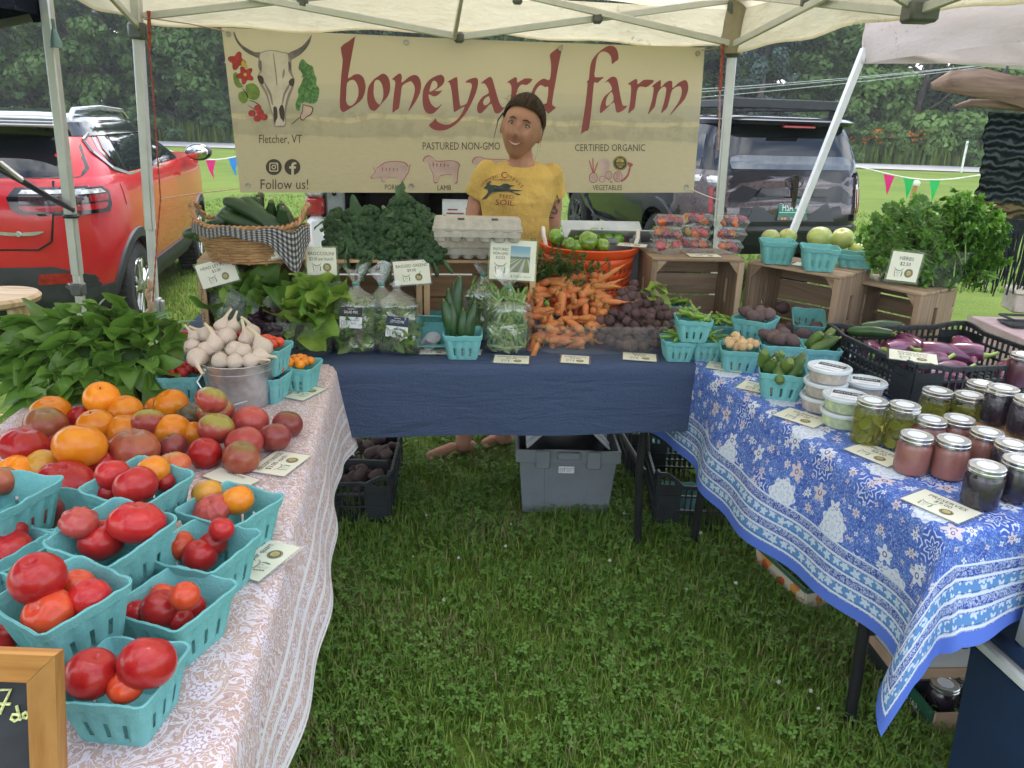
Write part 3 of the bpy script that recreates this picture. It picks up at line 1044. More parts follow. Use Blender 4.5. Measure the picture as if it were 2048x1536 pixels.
for (rx, rz, cz) in ((.095,.062,0),(.030,.060,0),(.066,.022,.026)):
 base = low.rear(0,1.035,.03)
 pts = [base + V((0,0, cz)) + ring(rx, rz,2 * mpi * k / 20) for k in range(21)]
 gg.tube(pts,.0045,6)
gg.obj('oval_badge', BLACKP, suv)
gg = G()
low.patch(gg,[(.735,-.155,.155),(.885,-.155,.155)], 'rear', off=.022, n=3, thick=.01)
pl = gg.obj('licence_plate', mat('plate_green',(.015,.17,.12),.4, var=.05), suv)
on_rear(low, pl, 'plate_number', 'HSA 482',0,.81,.085, mat('plate_white',(.75,.8,.78),.5, var=0),.024,.78)
gg = G()
for z in (.846,.770):
 low.patch(gg,[(z - .002,-.145,.145),(z + .002,-.145,.145)], 'rear', off=.0235, n=3, thick=.002)
gg.obj('plate_line', mat('plate_white'), pl)
gg = G()
low.patch(gg,[(.712,-.165,.165),(.736,-.165,.165)], 'rear', off=.025, n=3, thick=.01)
pf = gg.obj('plate_frame', BLACKP, pl)
on_rear(low, pl, 'frame_lettering', 'TOYOTA',-.02,.724,.022, mat('plate_white'),.0265,1)
gg = G()
for y, z in ((.09,.872),(.05,.872),(.02,.872),(.08,.724),(.11,.724)):
 low.patch(gg,[(z - .008, y - .012, y + .012),(z + .008, y - .012, y + .012)], 'rear', off=.0262, n=2, thick=.002)
gg.obj('plate_sticker', mat('sticker_orange',(.7,.25,.05),.5, var=.1), pl)
# the white van behind the broccolini, its tail open
WHITE = mat('white_paint',(.72,.73,.74),.2, var=.02, coat=.8)
hd = rad(90 + 3)
lat = V((-msin(hd), mcos(hd),0))
van = car_frame('white_van', 'white minivan with its tail open, behind the banner and the broccolini', 'van', V((-1.66,6.15,0)) - lat * .98, hd,1.96)
low = Shell([(.30,.10,4.85,.90),(.45,.03,4.95,.96),(.62,0,5.0,.98),(.95,.02,4.95,.98),(1.15,.05,4.6,.965)],7)
gg = G()                                        # side walls, floor, roof around an open rear
for sg in (1,-1):
 for (x0, x1) in ((.02,4.9),):
  gg.grid(lambda u, v: (x0 + (x1 - x0) * u, sg * (.98 - .17 * max(0, v * 1.45 + .3 - 1.05) / .7 - (.06 if v < .05 else 0) - .25 * max(0, u - .9) * 5 * .1),.30 + v * 1.42),10,10)
gg.grid(lambda u, v: (.15 + 3.9 * u,(v - .5) * 1.6,1.72 + .05 * msin(v * mpi)),6,8)
gg.grid(lambda u, v: (4.0 + .9 * u,(v - .5) * 1.9,1.73 - .75 * u),4,4)
gg.obj('body', WHITE, van)
gg = G()
gg.box((2.0,0,.60),(3.9,1.72,.05))
gg.box((1.9,0,1.15),(.1,1.6,1.1),0, None,.03)
for sg in (1,-1):
 gg.box((1.1, sg * .80,1.0),(2.0,.04,1.3))
gg.box((1.1,0,1.64),(2.0,1.6,.04))
gg.obj('interior', mat('van_interior',(.025,.027,.03),.8, var=.3, bump=.2), van)
gg = G()
for y in (-.42,.42):
 gg.box((1.6, y,.95),(.16,.62,.62),0, None,.05)
 gg.box((1.6, y,1.36),(.11,.28,.18),0, None,.05)
gg.obj('rear_seat', mat('seat_cloth',(.06,.06,.065),.9), van)
for sg in (1,-1):
 gg = G()
 gg.box((.06, sg * .76,1.0),(.07,.15,1.4),0, None,.02)
 for z in (.62,.78,.94,1.1):
  gg.lathe([(.018,0),(.018,.01),(0,.012)],10,1, MTr((.024, sg * .76, z)) @ MRY(-mpi / 2))
 gg.obj('door_jamb',[mat('jamb_grey',(.25,.27,.29),.4, var=.1), BLACKP], van)
 gg = G()
 gg.box((.015, sg * .908,1.0),(.09,.145,.14),0, None,.02)
 gg.box((.012, sg * .908,1.17),(.09,.145,.2),1, None,.02)
 gg.obj('tail_light',[LAMPRED, LAMPCL], van)
 gbox((.03, sg * .906,.62),(.12,.15,.62),0, None,.045).obj('rear_quarter_panel', WHITE, van)
 gbox((.04, sg * .90,1.5),(.10,.14,.46),0, None,.04).obj('upper_pillar', WHITE, van)
gg = G()
gg.box((-.02,0,.52),(.16,1.9,.26),0, None,.05)
gg.obj('rear_bumper', WHITE, van)
gg = G()                                        # the raised tailgate, above and behind the banner
gg.grid(lambda u, v: (.1 - .95 * v,(u - .5) * 1.7,1.74 + .12 * v + .05 * msin(v * 3)),8,6)
gg.obj('tailgate', WHITE, van)
for x in (.95,4.0):
 for sg in (1,-1):
  wheel(van, x, sg * .97,.34,.34, sg)
bx = PY(915,432,6.35)
wb = thing('white_box', 'white printed cardboard box in the open tail of the van', 'box',(bx.x, bx.y + .1,.435),(0,0,.1))
gg = G()
for sx, sy, w, d in ((0,-.11,.26,.006),(0,.11,.26,.006),(-.13,0,.006,.22),(.13,0,.006,.22)):
 gg.box((sx, sy,.21),(w, d,.42))
gg.box((0,0,.01),(.26,.22,.008))
gg.obj('carton', mat('white_card',(.72,.73,.74),.8, var=.05), wb)
gg = G()
for k in range(11):
 gg.add([(-.13 + k * .024,-.113,.42),(-.118 + k * .024,-.113,.433),(-.106 + k * .024,-.113,.42)],[(0,1,2)])
gg.obj('torn_edge', mat('white_card'), wb, smooth=False)
gg = G()
for z, w, x in ((.36,.08,-.05),(.33,.14,-.03),(.30,.11,-.04),(.27,.14,-.03),(.24,.12,-.03),(.37,.05,.08)):
 gg.box((x,-.1145, z),(w,.002,.012))
gg.obj('printing', mat('box_print',(.35,.10,.12),.8), wb)
# the stall's cream canopy
def fabricmat(name, col, stain, trans=.45, amt=.5, scale=2.2, lo=.52):
 t = NT(name)
 c = t.coord('Object')
 st = t.ramp(t.noise(c, scale,6,.68,.4),[(lo,0),(lo + .22, amt)])
 sp = t.ramp(t.noise(c,26,4,.7),[(.60,0),(.70,.55)])
 spm = t.math('MULTIPLY', sp, t.ramp(t.noise(c,1.1,2),[(.45,0),(.6,1)]))
 cc = t.mix(spm, t.mix(st, col, stain),(.17,.14,.09))
 nr = t.bump(t.noise(t.coord('Object',(1,1,2.5)),5,4,.6),.4,.03)
 a = t.n('ShaderNodeBsdfDiffuse', {'Color': cc, 'Normal': nr}).outputs[0]
 b = t.n('ShaderNodeBsdfTranslucent', {'Color': cc, 'Normal': nr}).outputs[0]
 return t.done(t.n('ShaderNodeMixShader', {0: trans,1: a,2: b}).outputs[0])
CREAM = fabricmat('cream_canvas',(.80,.74,.585),(.50,.40,.25),.43)
STEEL = mat('tent_steel',(.58,.585,.58),.38,.25, var=.05, scale=6, bump=.05)
JOINT = mat('tent_joint',(.11,.12,.12),.5, var=.15)
CORD_RED = mat('cord_red',(.33,.075,.045),.85, var=.3, scale=120)
CORD_DULL = mat('cord_dull',(.42,.27,.19),.85, var=.2, scale=120)
BL, BR = V((-1.81,4.0,0)), V((1.116,4.5,0))      # back legs at eave height
wv = (BR - BL).normalized()
dv = V((wv.y,-wv.x,0))                              # from the back of the stall towards its open front
SPAN = (BR - BL).length
FL, FR = BL + dv * SPAN, BR + dv * SPAN
tent = thing('stall_canopy', 'cream pop-up canopy with grey metal legs and trusses over the farm stall', 'canopy',(BL + FR) / 2)
t0 = tent.location.copy()
EAVE, VAL = 2.085,1.885
corn = [BL - wv * .04 - dv * .04, BR + wv * .04 - dv * .04, FR + wv * .04 + dv * .04, FL - wv * .04 + dv * .04]
peak = (BL + FR) / 2 + V((0,0,2.95))
g = G()
for k in range(4):
 a, b = corn[k], corn[(k + 1) % 4]
 def roof(u, v, a=a, b=b):
  e = a + (b - a) * u + V((0,0, EAVE))
  q = e + (peak - e) * v
  return q - V((0,0,.07 * msin(v * mpi) * msin(u * mpi) + .02 * msin(u * 23) * (1 - v) * msin(u * mpi))) - t0
 g.grid(roof,24,10)
g.obj('roof', CREAM, tent, smooth='all')
for k in range(4):
 a, b = corn[k], corn[(k + 1) % 4]
 nrm = (b - a).normalized().cross(V((0,0,1)))
 g = G()
 drop = (.19,.19,.19,.19)[k]
 def val(u, v, a=a, b=b, nrm=nrm, k=k):
  q = a + (b - a) * u
  z = EAVE - v * (EAVE - VAL) - .012 * msin(u * 9 + k) * v - .008 * msin(u * 31) * v + (.022 * (u if k == 0 else 0)) * v
  q = q + nrm * (.012 * msin(u * 17 + k) + .02 * msin(u * 6 + 2 * k)) * v
  return V((q.x, q.y, z)) - t0
 g.grid(val,60,6)
 g.grid(lambda u, v, val=val, nrm=nrm: val(u,.93 + .07 * v) - nrm * .004,60,1)
 g.obj('valance', CREAM, tent, smooth='all')
# legs, splayed a little, with sleeve, clamp and foot
legpx = [((276,62),(312,640),4.0,4.05),((1465,100),(1437,445),4.5,4.55)]
ends = []
for (p0, p1, Y0, Y1) in legpx:
 a, b = PY(*p0, Y0), PY(*p1, Y1)
 d = (b - a)
 foot = a + d * ((a.z - gz(0, Y1)) / -d.z)
 ends.append((a, foot))
for c, s in ((FL,-1),(FR,1)):
 ends.append((c + V((0,0,1.86)), c + V((s * .05,-.05,0))))
for a, f in ends:
 up = (a - f).normalized()
 g = G()
 g.bar(f + up * .0, a - up * .45,.036,.036,0,.004, up=(0,1,0))
 g.bar(a - up * .95, a + up * .20,.044,.044,0,.005, up=(0,1,0))
 lg = G()
 lg.v, lg.f, lg.m = [tuple(V(q) - t0) for q in g.v], g.f, g.m
 leg = lg.obj('leg', STEEL, tent)
 h = G()
 q = f + up * .50
 h.bar(q - up * .045, q + up * .045,.062,.058,0,.008, up=(0,1,0))
 h.bar(q + V((.04,0,0)) - up * .03, q + V((.04,0,0)) + up * .03,.018,.03,0,.004, up=(0,1,0))
 h.v = [tuple(V(q_) - t0) for q_ in h.v]
 h.obj('leg_clamp', mat('clamp_grey',(.32,.33,.33),.5,.2), leg)
 h = G()
 h.box((f.x - t0.x, f.y - t0.y, f.z - t0.z + .008),(.11,.11,.012),0, None,.003)
 h.obj('foot_plate', STEEL, leg)
 for zz, mt in ((0, JOINT),(.21, JOINT)):
  h = G()
  q = a + up * zz
  h.bar(q - up * .038, q + up * .038,.075,.075,0,.012, up=(0,1,0))
  h.bar(q + wv * -.045, q + wv * .045,.03,.05,0,.006)
  h.v = [tuple(V(q_) - t0) for q_ in h.v]
  h.obj('bracket', mt, tent)
# trusses: pairs of crossing bars along each side
MB_, MR_ = (BL + BR) / 2,(BR + FR) / 2
def onback(x, y):
 return PPL(x, y, BL + dv * .02, dv)
def onright(x, y):
 return PPL(x, y, BR - wv * .02, wv)
bars = [(onback(285,32), onback(905,-38)),(onback(280,-48), onback(918,74)),(onback(918,74), onback(1475,-2)),(onback(915,-40), onback(1462,88)),
  (onright(1474,88), onright(1832,-95)),(onright(1474,-10), onright(1836,26)),(onback(914,76), onback(914,76) + dv * .9 + V((.0,0,.34))),
  (onright(1838,24), onright(1838,24) - wv * .8 + V((0,0,.35)))]
mj = onright(1838,24)
bars += [(mj, FR + V((0,0,2.06))),(V((mj.x, mj.y,2.2)), FR + V((0,0,1.86)))]
lm = (BL + FL) / 2
bars += [(BL + V((0,0,1.86)), lm + V((0,0,2.2))),(BL + V((0,0,2.06)), lm + V((0,0,1.9))),(FL + V((0,0,1.86)), lm + V((0,0,2.2))),(FL + V((0,0,2.06)), lm + V((0,0,1.9)))]
for i,(a, b) in enumerate(bars):
 off = dv * (.014 if i % 2 else -.014) if i < 4 else wv * (.014 if i % 2 else -.014)
 G().bar(a + off - t0, b + off - t0,.018,.034,0,.004).obj('truss_bar', STEEL, tent)
for q in (onback(605,5), onback(918,75), onback(1195,37), onback(1035,-2), onright(1614,5), onright(1840,24)):
 big = (q - onright(1840,24)).length < .01
 gbox(q - t0,(.05,.05,.05) if not big else (.10,.09,.07),0, None,.01).obj('truss_joint', JOINT, tent)
# cloth sleeve tied round the right back leg top
a, f = ends[1]
g = G()
up = (a - f).normalized()
g.lathe([(.055,0),(.062,.06),(.05,.16),(.058,.26),(.075,.33)],18,0, None, lambda q, k: V(q) + (a - up * .02 - t0) + V((.012 * msin(3 * k + q[2] * 20),.01 * mcos(2 * k),0)))
g.obj('leg_sleeve', fabricmat('sleeve_cloth',(.45,.40,.30),(.3,.25,.17),.2), tent)
# ropes on the two back legs
def cord(pts, r, twist=True):
 g = G()
 P = [V(q) for q in pts]
 F = []
 for a, b in zip(P, P[1:]):
  n_ = max(2, int((b - a).length / .012))
  F += [a + (b - a) * (k / n_) for k in range(n_)]
 F.append(P[-1])
 if twist:
  for s in (0, mpi):
   g.tube([q + V((mcos(i * .9 + s), msin(i * .9 + s),0)) * r * .55 for i, q in enumerate(F)], r * .6,5)
 else:
  g.tube(F, r,5)
 return g
lp = lambda x, y, Y=3.96: PY(x, y, Y)
tag(cord([lp(297,22), lp(299,60), lp(298,100)],.0085).obj('rope', CORD_RED), 'thick red-brown rope hanging from the top of the left back leg', 'rope', 'ropes on the stall legs')
tag(cord([lp(298,100), lp(306,180), lp(314,300), lp(321,398), lp(314,480), lp(306,600), lp(304,622)],.004).obj('rope', CORD_RED), 'thin red cord running down the left back leg to its clamp', 'rope', 'ropes on the stall legs')
g = G()
for k,(x, y) in enumerate(((300,570),(296,590),(301,610),(297,630))):
 g.ell(lp(x, y,3.94),(.016,.014,.035),8,6)
tag(g.obj('rope', CORD_DULL), 'knotted brown rope bundle at the foot of the left back leg', 'rope', 'ropes on the stall legs')
tag(cord([PY(1446,88,4.44), PY(1444,130,4.44), PY(1440,180,4.44)],.009).obj('rope', CORD_RED), 'twisted red rope hanging beside the right back leg', 'rope', 'ropes on the stall legs')
tag(cord([PY(1440,180,4.44), PY(1439,240,4.44), PY(1437,300,4.44)],.006).obj('rope', mat('cord_grey',(.38,.25,.24),.8)), 'thin dull red rope end below the twisted rope at the right back leg', 'rope', 'ropes on the stall legs')
# neighbour's black canopy, left edge
DARK = fabricmat('black_canvas',(.018,.022,.034),(.03,.035,.05),.05)
c0 = PY(100,30,3.5)
bt = thing('black_canopy', "neighbour's black pop-up canopy with a grey leg at the left edge", 'canopy',(c0.x, c0.y,-.05))
o0 = bt.location.copy()
w2, d2 = V((-.97,-.12,0)), V((.10,-.99,0))
cs = [c0, c0 + w2 * 3, c0 + w2 * 3 + d2 * 3, c0 + d2 * 3]
pk = c0 + w2 * 1.5 + d2 * 1.5
g = G()
for k in range(4):
 a, b = cs[k], cs[(k + 1) % 4]
 g.grid(lambda u, v, a=a, b=b: (lambda e: e + (V((pk.x, pk.y,2.9)) - e) * v - o0)(V(((a + (b - a) * u).x,(a + (b - a) * u).y,2.08))),12,6)
g.obj('roof', DARK, bt)
for k in range(4):
 a, b = cs[k], cs[(k + 1) % 4]
 n_ = (b - a).normalized().cross(V((0,0,1)))
 g = G()
 g.grid(lambda u, v, a=a, b=b, n_=n_, k=k: V(((a + (b - a) * u).x,(a + (b - a) * u).y,2.08 - v * (.25 + .02 * msin(u * 11)))) + n_ * .025 * msin(u * 21 + k) * v - o0,40,5)
 g.obj('valance', DARK, bt)
for (x0, y0, x1, y1) in ((97,44,160,592),):
 a, b = PY(x0, y0,3.47), PY(x1, y1,3.5)
 f = a + (b - a) * ((a.z + .02) / (a.z - b.z))
 up = (a - f).normalized()
 g = G()
 g.bar(a + up * .2 - o0, b + up * .1 - o0,.042,.042,0,.005, up=(0,1,0))
 g.bar(b + up * .25 - o0, f - o0,.034,.034,0,.004, up=(0,1,0))
 lg = g.obj('leg', STEEL, bt)
 g = G()
 q = PY(157,578,3.5)
 g.bar(q - up * .03 - o0, q + up * .03 - o0,.056,.052,0,.008, up=(0,1,0))
 g.bar(q + V((-.045,-.01,.02)) - o0, q + V((-.02,-.01,0)) - o0,.016,.02)
 g.obj('leg_clamp', JOINT, lg)
 g = G()
 q = PY(110,74,3.43)
 g.lathe([(.026,-.04),(.022,-.02),(.012,.015),(.008,.03),(0,.03)],14,0, MTr(q - o0))
 g.bar(q + V((0,0,.02)) - o0, PY(105,38,3.43) - o0,.02,.004)
 g.obj('hanging_bell', mat('bell_green',(.12,.2,.18),.4,.4), bt)
for c in cs[1:]:
 G().bar(V((c.x, c.y,2.05)) - o0, V((c.x, c.y,0)) - o0,.04,.04).obj('leg', STEEL, bt)
G().bar(PY(-120,74,3.3) - o0, PY(62,36,3.42) - o0,.02,.03).obj('truss_bar', JOINT, bt)
# black elastic strap from the left to the leg
bc = thing('bungee_cord', 'black elastic strap hooked to the grey leg of the black canopy', 'strap', PY(146,422,3.46))
o1 = bc.location.copy()
g = G()
A = lambda x, y: PY(x, y,3.44) - o1
for d in (-4,4):
 g.tube([A(-60,300 + d), A(0,338 + d), A(45,362 + d), A(95,392 + d * .7), A(148,421 + d * .4)],.0075,8)
g.obj('cord', mat('bungee_black',(.02,.02,.022),.6, var=.2, scale=90), bc)
g = G()
g.tube([A(0,325), A(14,336), A(34,352), A(48,362)],.011,8)
g.obj('hook', mat('hook_metal',(.45,.42,.38),.3,.6), bc)
g = G()
q = PY(142,432,3.482) - o1
g.lathe([(.030,-.008),(.036,0),(.030,.008)],18,0, MTr(q))
g.obj('ring', mat('bungee_black'), bc)
# neighbour's pale canopy, right edge
PINK = fabricmat('pale_pink_canvas',(.66,.58,.59),(.55,.47,.47),.35,.4)
c1 = PY(1716,128,5.0)
pt = thing('pale_canopy', "neighbour's pale pinkish pop-up canopy with a slanting white leg at the right", 'canopy',(c1.x, c1.y,-.1))
o2 = pt.location.copy()
s2, b2 = V((.30,-.954,0)), V((.94,.34,0))
cs = [c1, c1 + b2 * 3, c1 + b2 * 3 + s2 * 3, c1 + s2 * 3]
zt, zb = 2.17, c1.z
pk = c1 + b2 * 1.5 + s2 * 1.5
g = G()
for k in range(4):
 a, b = cs[k], cs[(k + 1) % 4]
 g.grid(lambda u, v, a=a, b=b: (lambda e: e + (V((pk.x, pk.y,2.95)) - e) * v - o2)(V(((a + (b - a) * u).x + .06 * (1 if k in (0,3) else 0),(a + (b - a) * u).y, zt))),14,6)
g.obj('roof', PINK, pt, smooth='all')
for k in range(4):
 a, b = cs[k], cs[(k + 1) % 4]
 n_ = (b - a).normalized().cross(V((0,0,1)))
 g = G()
 def pv(u, v, a=a, b=b, n_=n_, k=k):
  q = a + (b - a) * u
  z = zt + (zb - zt) * v + .05 * msin(min(u,1 - u) * mpi) * v
  fold = .012 * msin((u if k == 3 else 1 - u) * 14 + v * 5) + .006 * msin(u * 33 - v * 7)
  return V((q.x, q.y, z)) + n_ * (fold + .03 * v) - o2
 g.grid(pv,60,10)
 g.obj('valance', PINK, pt, smooth='all')
a, b = PY(1716,132,5.0), PY(1585,465,5.0)
f = a + (b - a) * ((a.z + .12) / (a.z - b.z))
WLEG = mat('white_leg',(.72,.73,.74),.35,.1, var=.04)
g = G()
g.bar(a + (a - b).normalized() * .1 - o2, f - o2,.042,.042,0,.005, up=(0,1,0))
g.obj('leg', WLEG, pt)
for c in cs[1:]:
 G().bar(V((c.x, c.y,1.9)) - o2, V((c.x, c.y,-.1)) - o2,.04,.04).obj('leg', WLEG, pt)
G().bar(V((c1.x, c1.y, zb + .06)) + b2 * .1 - o2, V((c1.x, c1.y, zb + .02)) + b2 * 2.9 - o2,.02,.03).obj('truss_bar', WLEG, pt)
# driftwood pieces and a dark woven wall hanging in that booth
DRIFT = woodmat('driftwood',(.20,.13,.10),(.33,.23,.18),0,.6)
for nm, pts, rr, lab in (('driftwood_piece',((1862,172),(1900,163),(1960,166),(2010,176),(2070,190),(2160,200)),(.015,.05,.065,.06,.07,.05), 'broad brown slab of driftwood hanging at the top right, above the weaving'),):
 P = [PY(x, y,3.9) for x, y in pts]
 t = thing(nm, lab, 'driftwood', P[2])
 g = G()
 g.tube([q - P[2] for q in P],[r for r in rr],12)
 g.v = [(x, y * .45, z) for x, y, z in g.v]
 g.obj('slab', DRIFT, t)
 G().tube([PY(1995,165,3.9) - P[2], PY(2012,140,3.9) - P[2], PY(2016,132,3.9) - P[2]],.006,6).obj('hook', mat('hook_dark',(.05,.05,.05),.5), t)
P0 = PY(1985,215,3.95)
wh = thing('woven_hanging', 'dark woven wall hanging with long fringe on a driftwood bar at the right edge', 'wall hanging', P0)
g = G()
g.tube([PY(x, y,3.95) - P0 for x, y in ((1908,214),(1940,206),(1985,208),(2030,213),(2120,222))],[.008,.018,.022,.02,.018],10)
g.obj('driftwood_bar', DRIFT, wh)
for x in (2018,2043):
 G().bar(PY(x,205,3.93) - P0, PY(x,188,3.93) - P0,.004,.022).obj('clip', mat('clip_white',(.7,.7,.66),.6), wh)
tn = NT('weaving')
c_ = tn.coord('Object',(1,1,1))
wv_ = tn.n('ShaderNodeTexWave', {'Vector': c_, 'Scale': 9.0, 'Distortion': 9.0, 'Detail': 3.0, 'Detail Scale': 1.2}, bands_direction='Z')
cc = tn.ramp(wv_.outputs['Fac'],[(.2,(.008,.012,.013)),(.55,(.018,.026,.026)),(.8,(.035,.05,.052)),(.95,(.07,.085,.085))])
sep = tn.n('ShaderNodeSeparateXYZ', {0: c_})
low_ = tn.math('LESS_THAN', sep.outputs[2],-.44)
cc = tn.mix(low_, cc, tn.ramp(wv_.outputs['Fac'],[(.3,(.03,.035,.018)),(.6,(.10,.075,.035)),(.9,(.16,.12,.06))]))
WEAVE = tn.done(tn.pbsdf(cc,.95, Specular_IOR_Level=.1, Normal=tn.bump(tn.noise(c_,90,3),.9,.006)))
TL, TR, BLw, BRw = PY(1980,224,3.95), PY(2100,230,3.95), PY(1948,432,3.95), PY(2110,445,3.95)
def weave_pt(u, v):
 return TL.lerp(TR, u).lerp(BLw.lerp(BRw, u), v) + V((.006 * msin(v * 21),.012 * msin(v * 9 + u * 3) + .006 * msin(v * 60),0)) - P0
g = G()
g.grid(weave_pt,10,70)
g.v += [(x, y + .012, z) for x, y, z in g.v]
nf = len(g.f)
nv0 = len(g.v) // 2
g.f += [tuple(i + nv0 for i in f_[::-1]) for f_ in g.f]
g.m += [0] * nf
g.obj('textile', WEAVE, wh)
g = G()
for k in range(60):
 u = k / 59
 a = weave_pt(u,1)
 L = rund(.27,.37) + .05 * u
 g.tube([a, a + V((rund(-.012,.012), rund(-.01,.01),-L * .5)), a + V((rund(-.025,.025), rund(-.015,.015),-L))],[.0055,.005,.0035],4)
setting(g.obj('fringe', mat('fringe_yarn',(.010,.016,.018),.95, var=.5, scale=30), wh), 'stuff')
# things on the neighbour's table at the right edge
pz = PZ(2040,668,.62)
nt_ = thing('neighbour_table', 'edge of a neighbouring table under pale pink cloth at the far right', 'table',(pz.x + .32, pz.y + .1,0))
g = G()
g.box((0,0,.605),(.72,.5,.03),0, None,.01)
g.grid(lambda u, v: (-.365,(u - .5) * .52 + .0,.615 - v * .5 + 0) if 0 else (-.365 - .02 * v + .012 * msin(u * 20) * v,(u - .5) * .52,.62 - .5 * v),20,5)
g.obj('table_cloth', mat('pink_cloth',(.52,.38,.38),.9, var=.08), nt_)
for x in (-.3,.3):
 for y in (-.2,.2):
  gbox((x, y,.29),(.04,.04,.6)).obj('leg', TRIM, nt_)
bz = PZ(2046,632,.62)
bx = thing('beige_box', 'small beige lidded box standing on the pink-clothed table', 'box',(bz.x + .08, bz.y + .1,.625),(0,0,-.2))
gbox((0,0,.05),(.2,.16,.10),0, None,.008).obj('body', mat('beige_card',(.50,.44,.38),.8), bx)
gbox((0,0,.108),(.215,.175,.022),0, None,.006).obj('lid', mat('cream_card',(.66,.60,.48),.8), bx)
bz = PZ(2030,652,.62)
tr_ = thing('black_wire_tray', 'low black tray beside the beige box on the pink cloth', 'tray',(bz.x + .06, bz.y,.622))
g = G()
for z in (.012,.04):
 g.tube([(-.11,-.06, z),(.11,-.06, z),(.11,.06, z),(-.11,.06, z),(-.11,-.06, z)],.006,6)
g.box((0,0,.006),(.21,.11,.006))
g.obj('frame', TRIM, tr_)
# wooden stool behind the basil
WOODLT = woodmat('stool_wood',(.56,.40,.24),(.70,.54,.35),0,.5,.5)
sp = PY(-14,590,2.95)
st = thing('wooden_stool', 'round pale wooden stool at the left edge behind the basil', 'stool',(sp.x, sp.y,0))
zs = sp.z
G().lathe([(0, zs - .035),(.14, zs - .035),(.16, zs - .025),(.165, zs - .008),(.155, zs + .004),(.10, zs),(0, zs - .003)],36).obj('seat', WOODLT, st)
for k in range(4):
 a = mpi / 4 + k * mpi / 2 + .35
 d = V((mcos(a), msin(a),0))
 G().tube([d * .10 + V((0,0, zs - .03)), d * .155 + V((0,0, zs * .5)), d * .20 + V((0,0,.0))],[.019,.021,.016],12).obj('leg', WOODLT, st)
 d2_ = V((mcos(a + mpi / 2), msin(a + mpi / 2),0))
 zz = .24 + .06 * (k % 2)
 G().tube([d * .178 + V((0,0, zz)), d2_ * .178 + V((0,0, zz))],.011,8).obj('stretcher', WOODLT, st)
# the printed banner
bA, bB = PY(443,55,4.12), PY(1410,95,4.47)
bX = V((bB.x - bA.x, bB.y - bA.y,0)).normalized()
bN = V((bX.y,-bX.x,0))                       # towards the viewer
ban = thing('banner', 'long cream vinyl banner reading boneyard farm, with a horned skull, strung between the back legs', 'banner', bA)
c4 = [PPL(x, y, bA, bN) for x, y in ((443,55),(1410,95),(1387,385),(481,385))]
bW, bH = (c4[1] - c4[0]).length,(c4[3] - c4[0]).length
def billow(p):
 q = p - bA
 u, v = q.dot(bX) / bW,-q.z / .8
 return .018 * msin(u * 3.1) * msin(min(1, max(0, v)) * 2.6) + .006 * msin(u * 14 + v * 2) * v + .004 * msin(u * 29 - v * 5) * (1 - v)
def bpt(px, py, off=.0):
 p_ = PPL(px, py, bA, bN)
 return p_ + bN * (billow(p_) + off) - bA
t = NT('banner_vinyl')
uv = t.n('ShaderNodeTexCoord').outputs['UV']
sep = t.n('ShaderNodeSeparateXYZ', {0: uv})
nz = lambda s_, d=3, r=.5: t.noise(uv, s_, d, r)
u_, v_ = sep.outputs[0], sep.outputs[1]
stretch = t.n('ShaderNodeMapping', {'Vector': uv, 'Scale': (3,1,1)}).outputs[0]
hz1 = t.math('ADD', v_, t.math('MULTIPLY_ADD', t.noise(stretch,1.6,3),.16,-.08))
cream = (.56,.49,.335)
ridge = t.ramp(hz1,[(.0,(.50,.43,.28)),(.36,(.50,.43,.28)),(.37,(.40,.35,.24)),(.47,(.42,.37,.25)),(.475,(.55,.47,.29)),(.50,(.52,.45,.28)),(.505,(.40,.36,.26)),(.60,(.45,.41,.30)),(.605,(.49,.44,.31)),(.68,(.52,.46,.32)),(.69, cream),(1, cream)])
treesn = t.ramp(t.noise(stretch,9,4,.7),[(.48,0),(.56,1)])
tmask = t.math('MULTIPLY', treesn, t.ramp(v_,[(.33,0),(.38,.55),(.52,.55),(.58,0)]))
cc = t.mix(tmask, ridge,(.33,.295,.20))
cc = t.mix(t.math('MULTIPLY', t.ramp(t.noise(uv,60,4,.7),[(.35,0),(.75,1)]), t.ramp(v_,[(0,.4),(.35,.28),(.42,0)])), cc,(.36,.32,.20))
VINYL_M = t.done(t.n('ShaderNodeMixShader', {0: .13,1: t.pbsdf(cc,.5, Specular_IOR_Level=.35),2: t.n('ShaderNodeBsdfTranslucent', {'Color': cc}).outputs[0]}).outputs[0])
g = G()
def bsurf(u, v, off=.0):
 a = c4[0].lerp(c4[1], u)
 b = c4[3].lerp(c4[2], u)
 q = a.lerp(b, v)
 sag = .012 * msin(u * mpi) * (1 - v)
 q = V((q.x, q.y, q.z - sag * .6))
 return q + bN * (billow(q) + off) - bA
g.grid(lambda u, v: bsurf(u, v),90,26, uvfn=lambda u, v: (u,1 - v))
g.obj('vinyl_sheet', VINYL_M, ban, smooth='all')
for u, v in ((.012,.035),(.362,.035),(.683,.035),(.985,.04),(.017,.955),(.36,.955),(.69,.955),(.982,.96)):
 p_ = bsurf(u, v,.003)
 M = MTr(p_) @ V(bN).to_track_quat('Z', 'Y').to_matrix().to_4x4()
 G().lathe([(.007,.001),(.008,.0035),(.013,.004),(.0145,.001),(.0145,0)],16,0, M).obj('grommet', mat('grommet_metal',(.35,.34,.30),.35,.6), ban)
INK_RED = mat('ink_red',(.245,.048,.048),.5, var=.05)
INK_DK = mat('ink_dark',(.055,.042,.035),.6, var=.05)
def ink(name, loops, m, off=.0012, conv=None, label=None, sm=3):
 conv = conv or (lambda x, y: (x, y))
 L = [smoothloop([conv(*q) for q in l], sm) if sm > 1 else [conv(*q) for q in l] for l in loops]
 vs, fs = flat(L)
 g = G()
 g.add([bpt(x, y, off) for x, y in vs], fs)
 o = g.obj(name, m, ban, smooth=False)
 return o
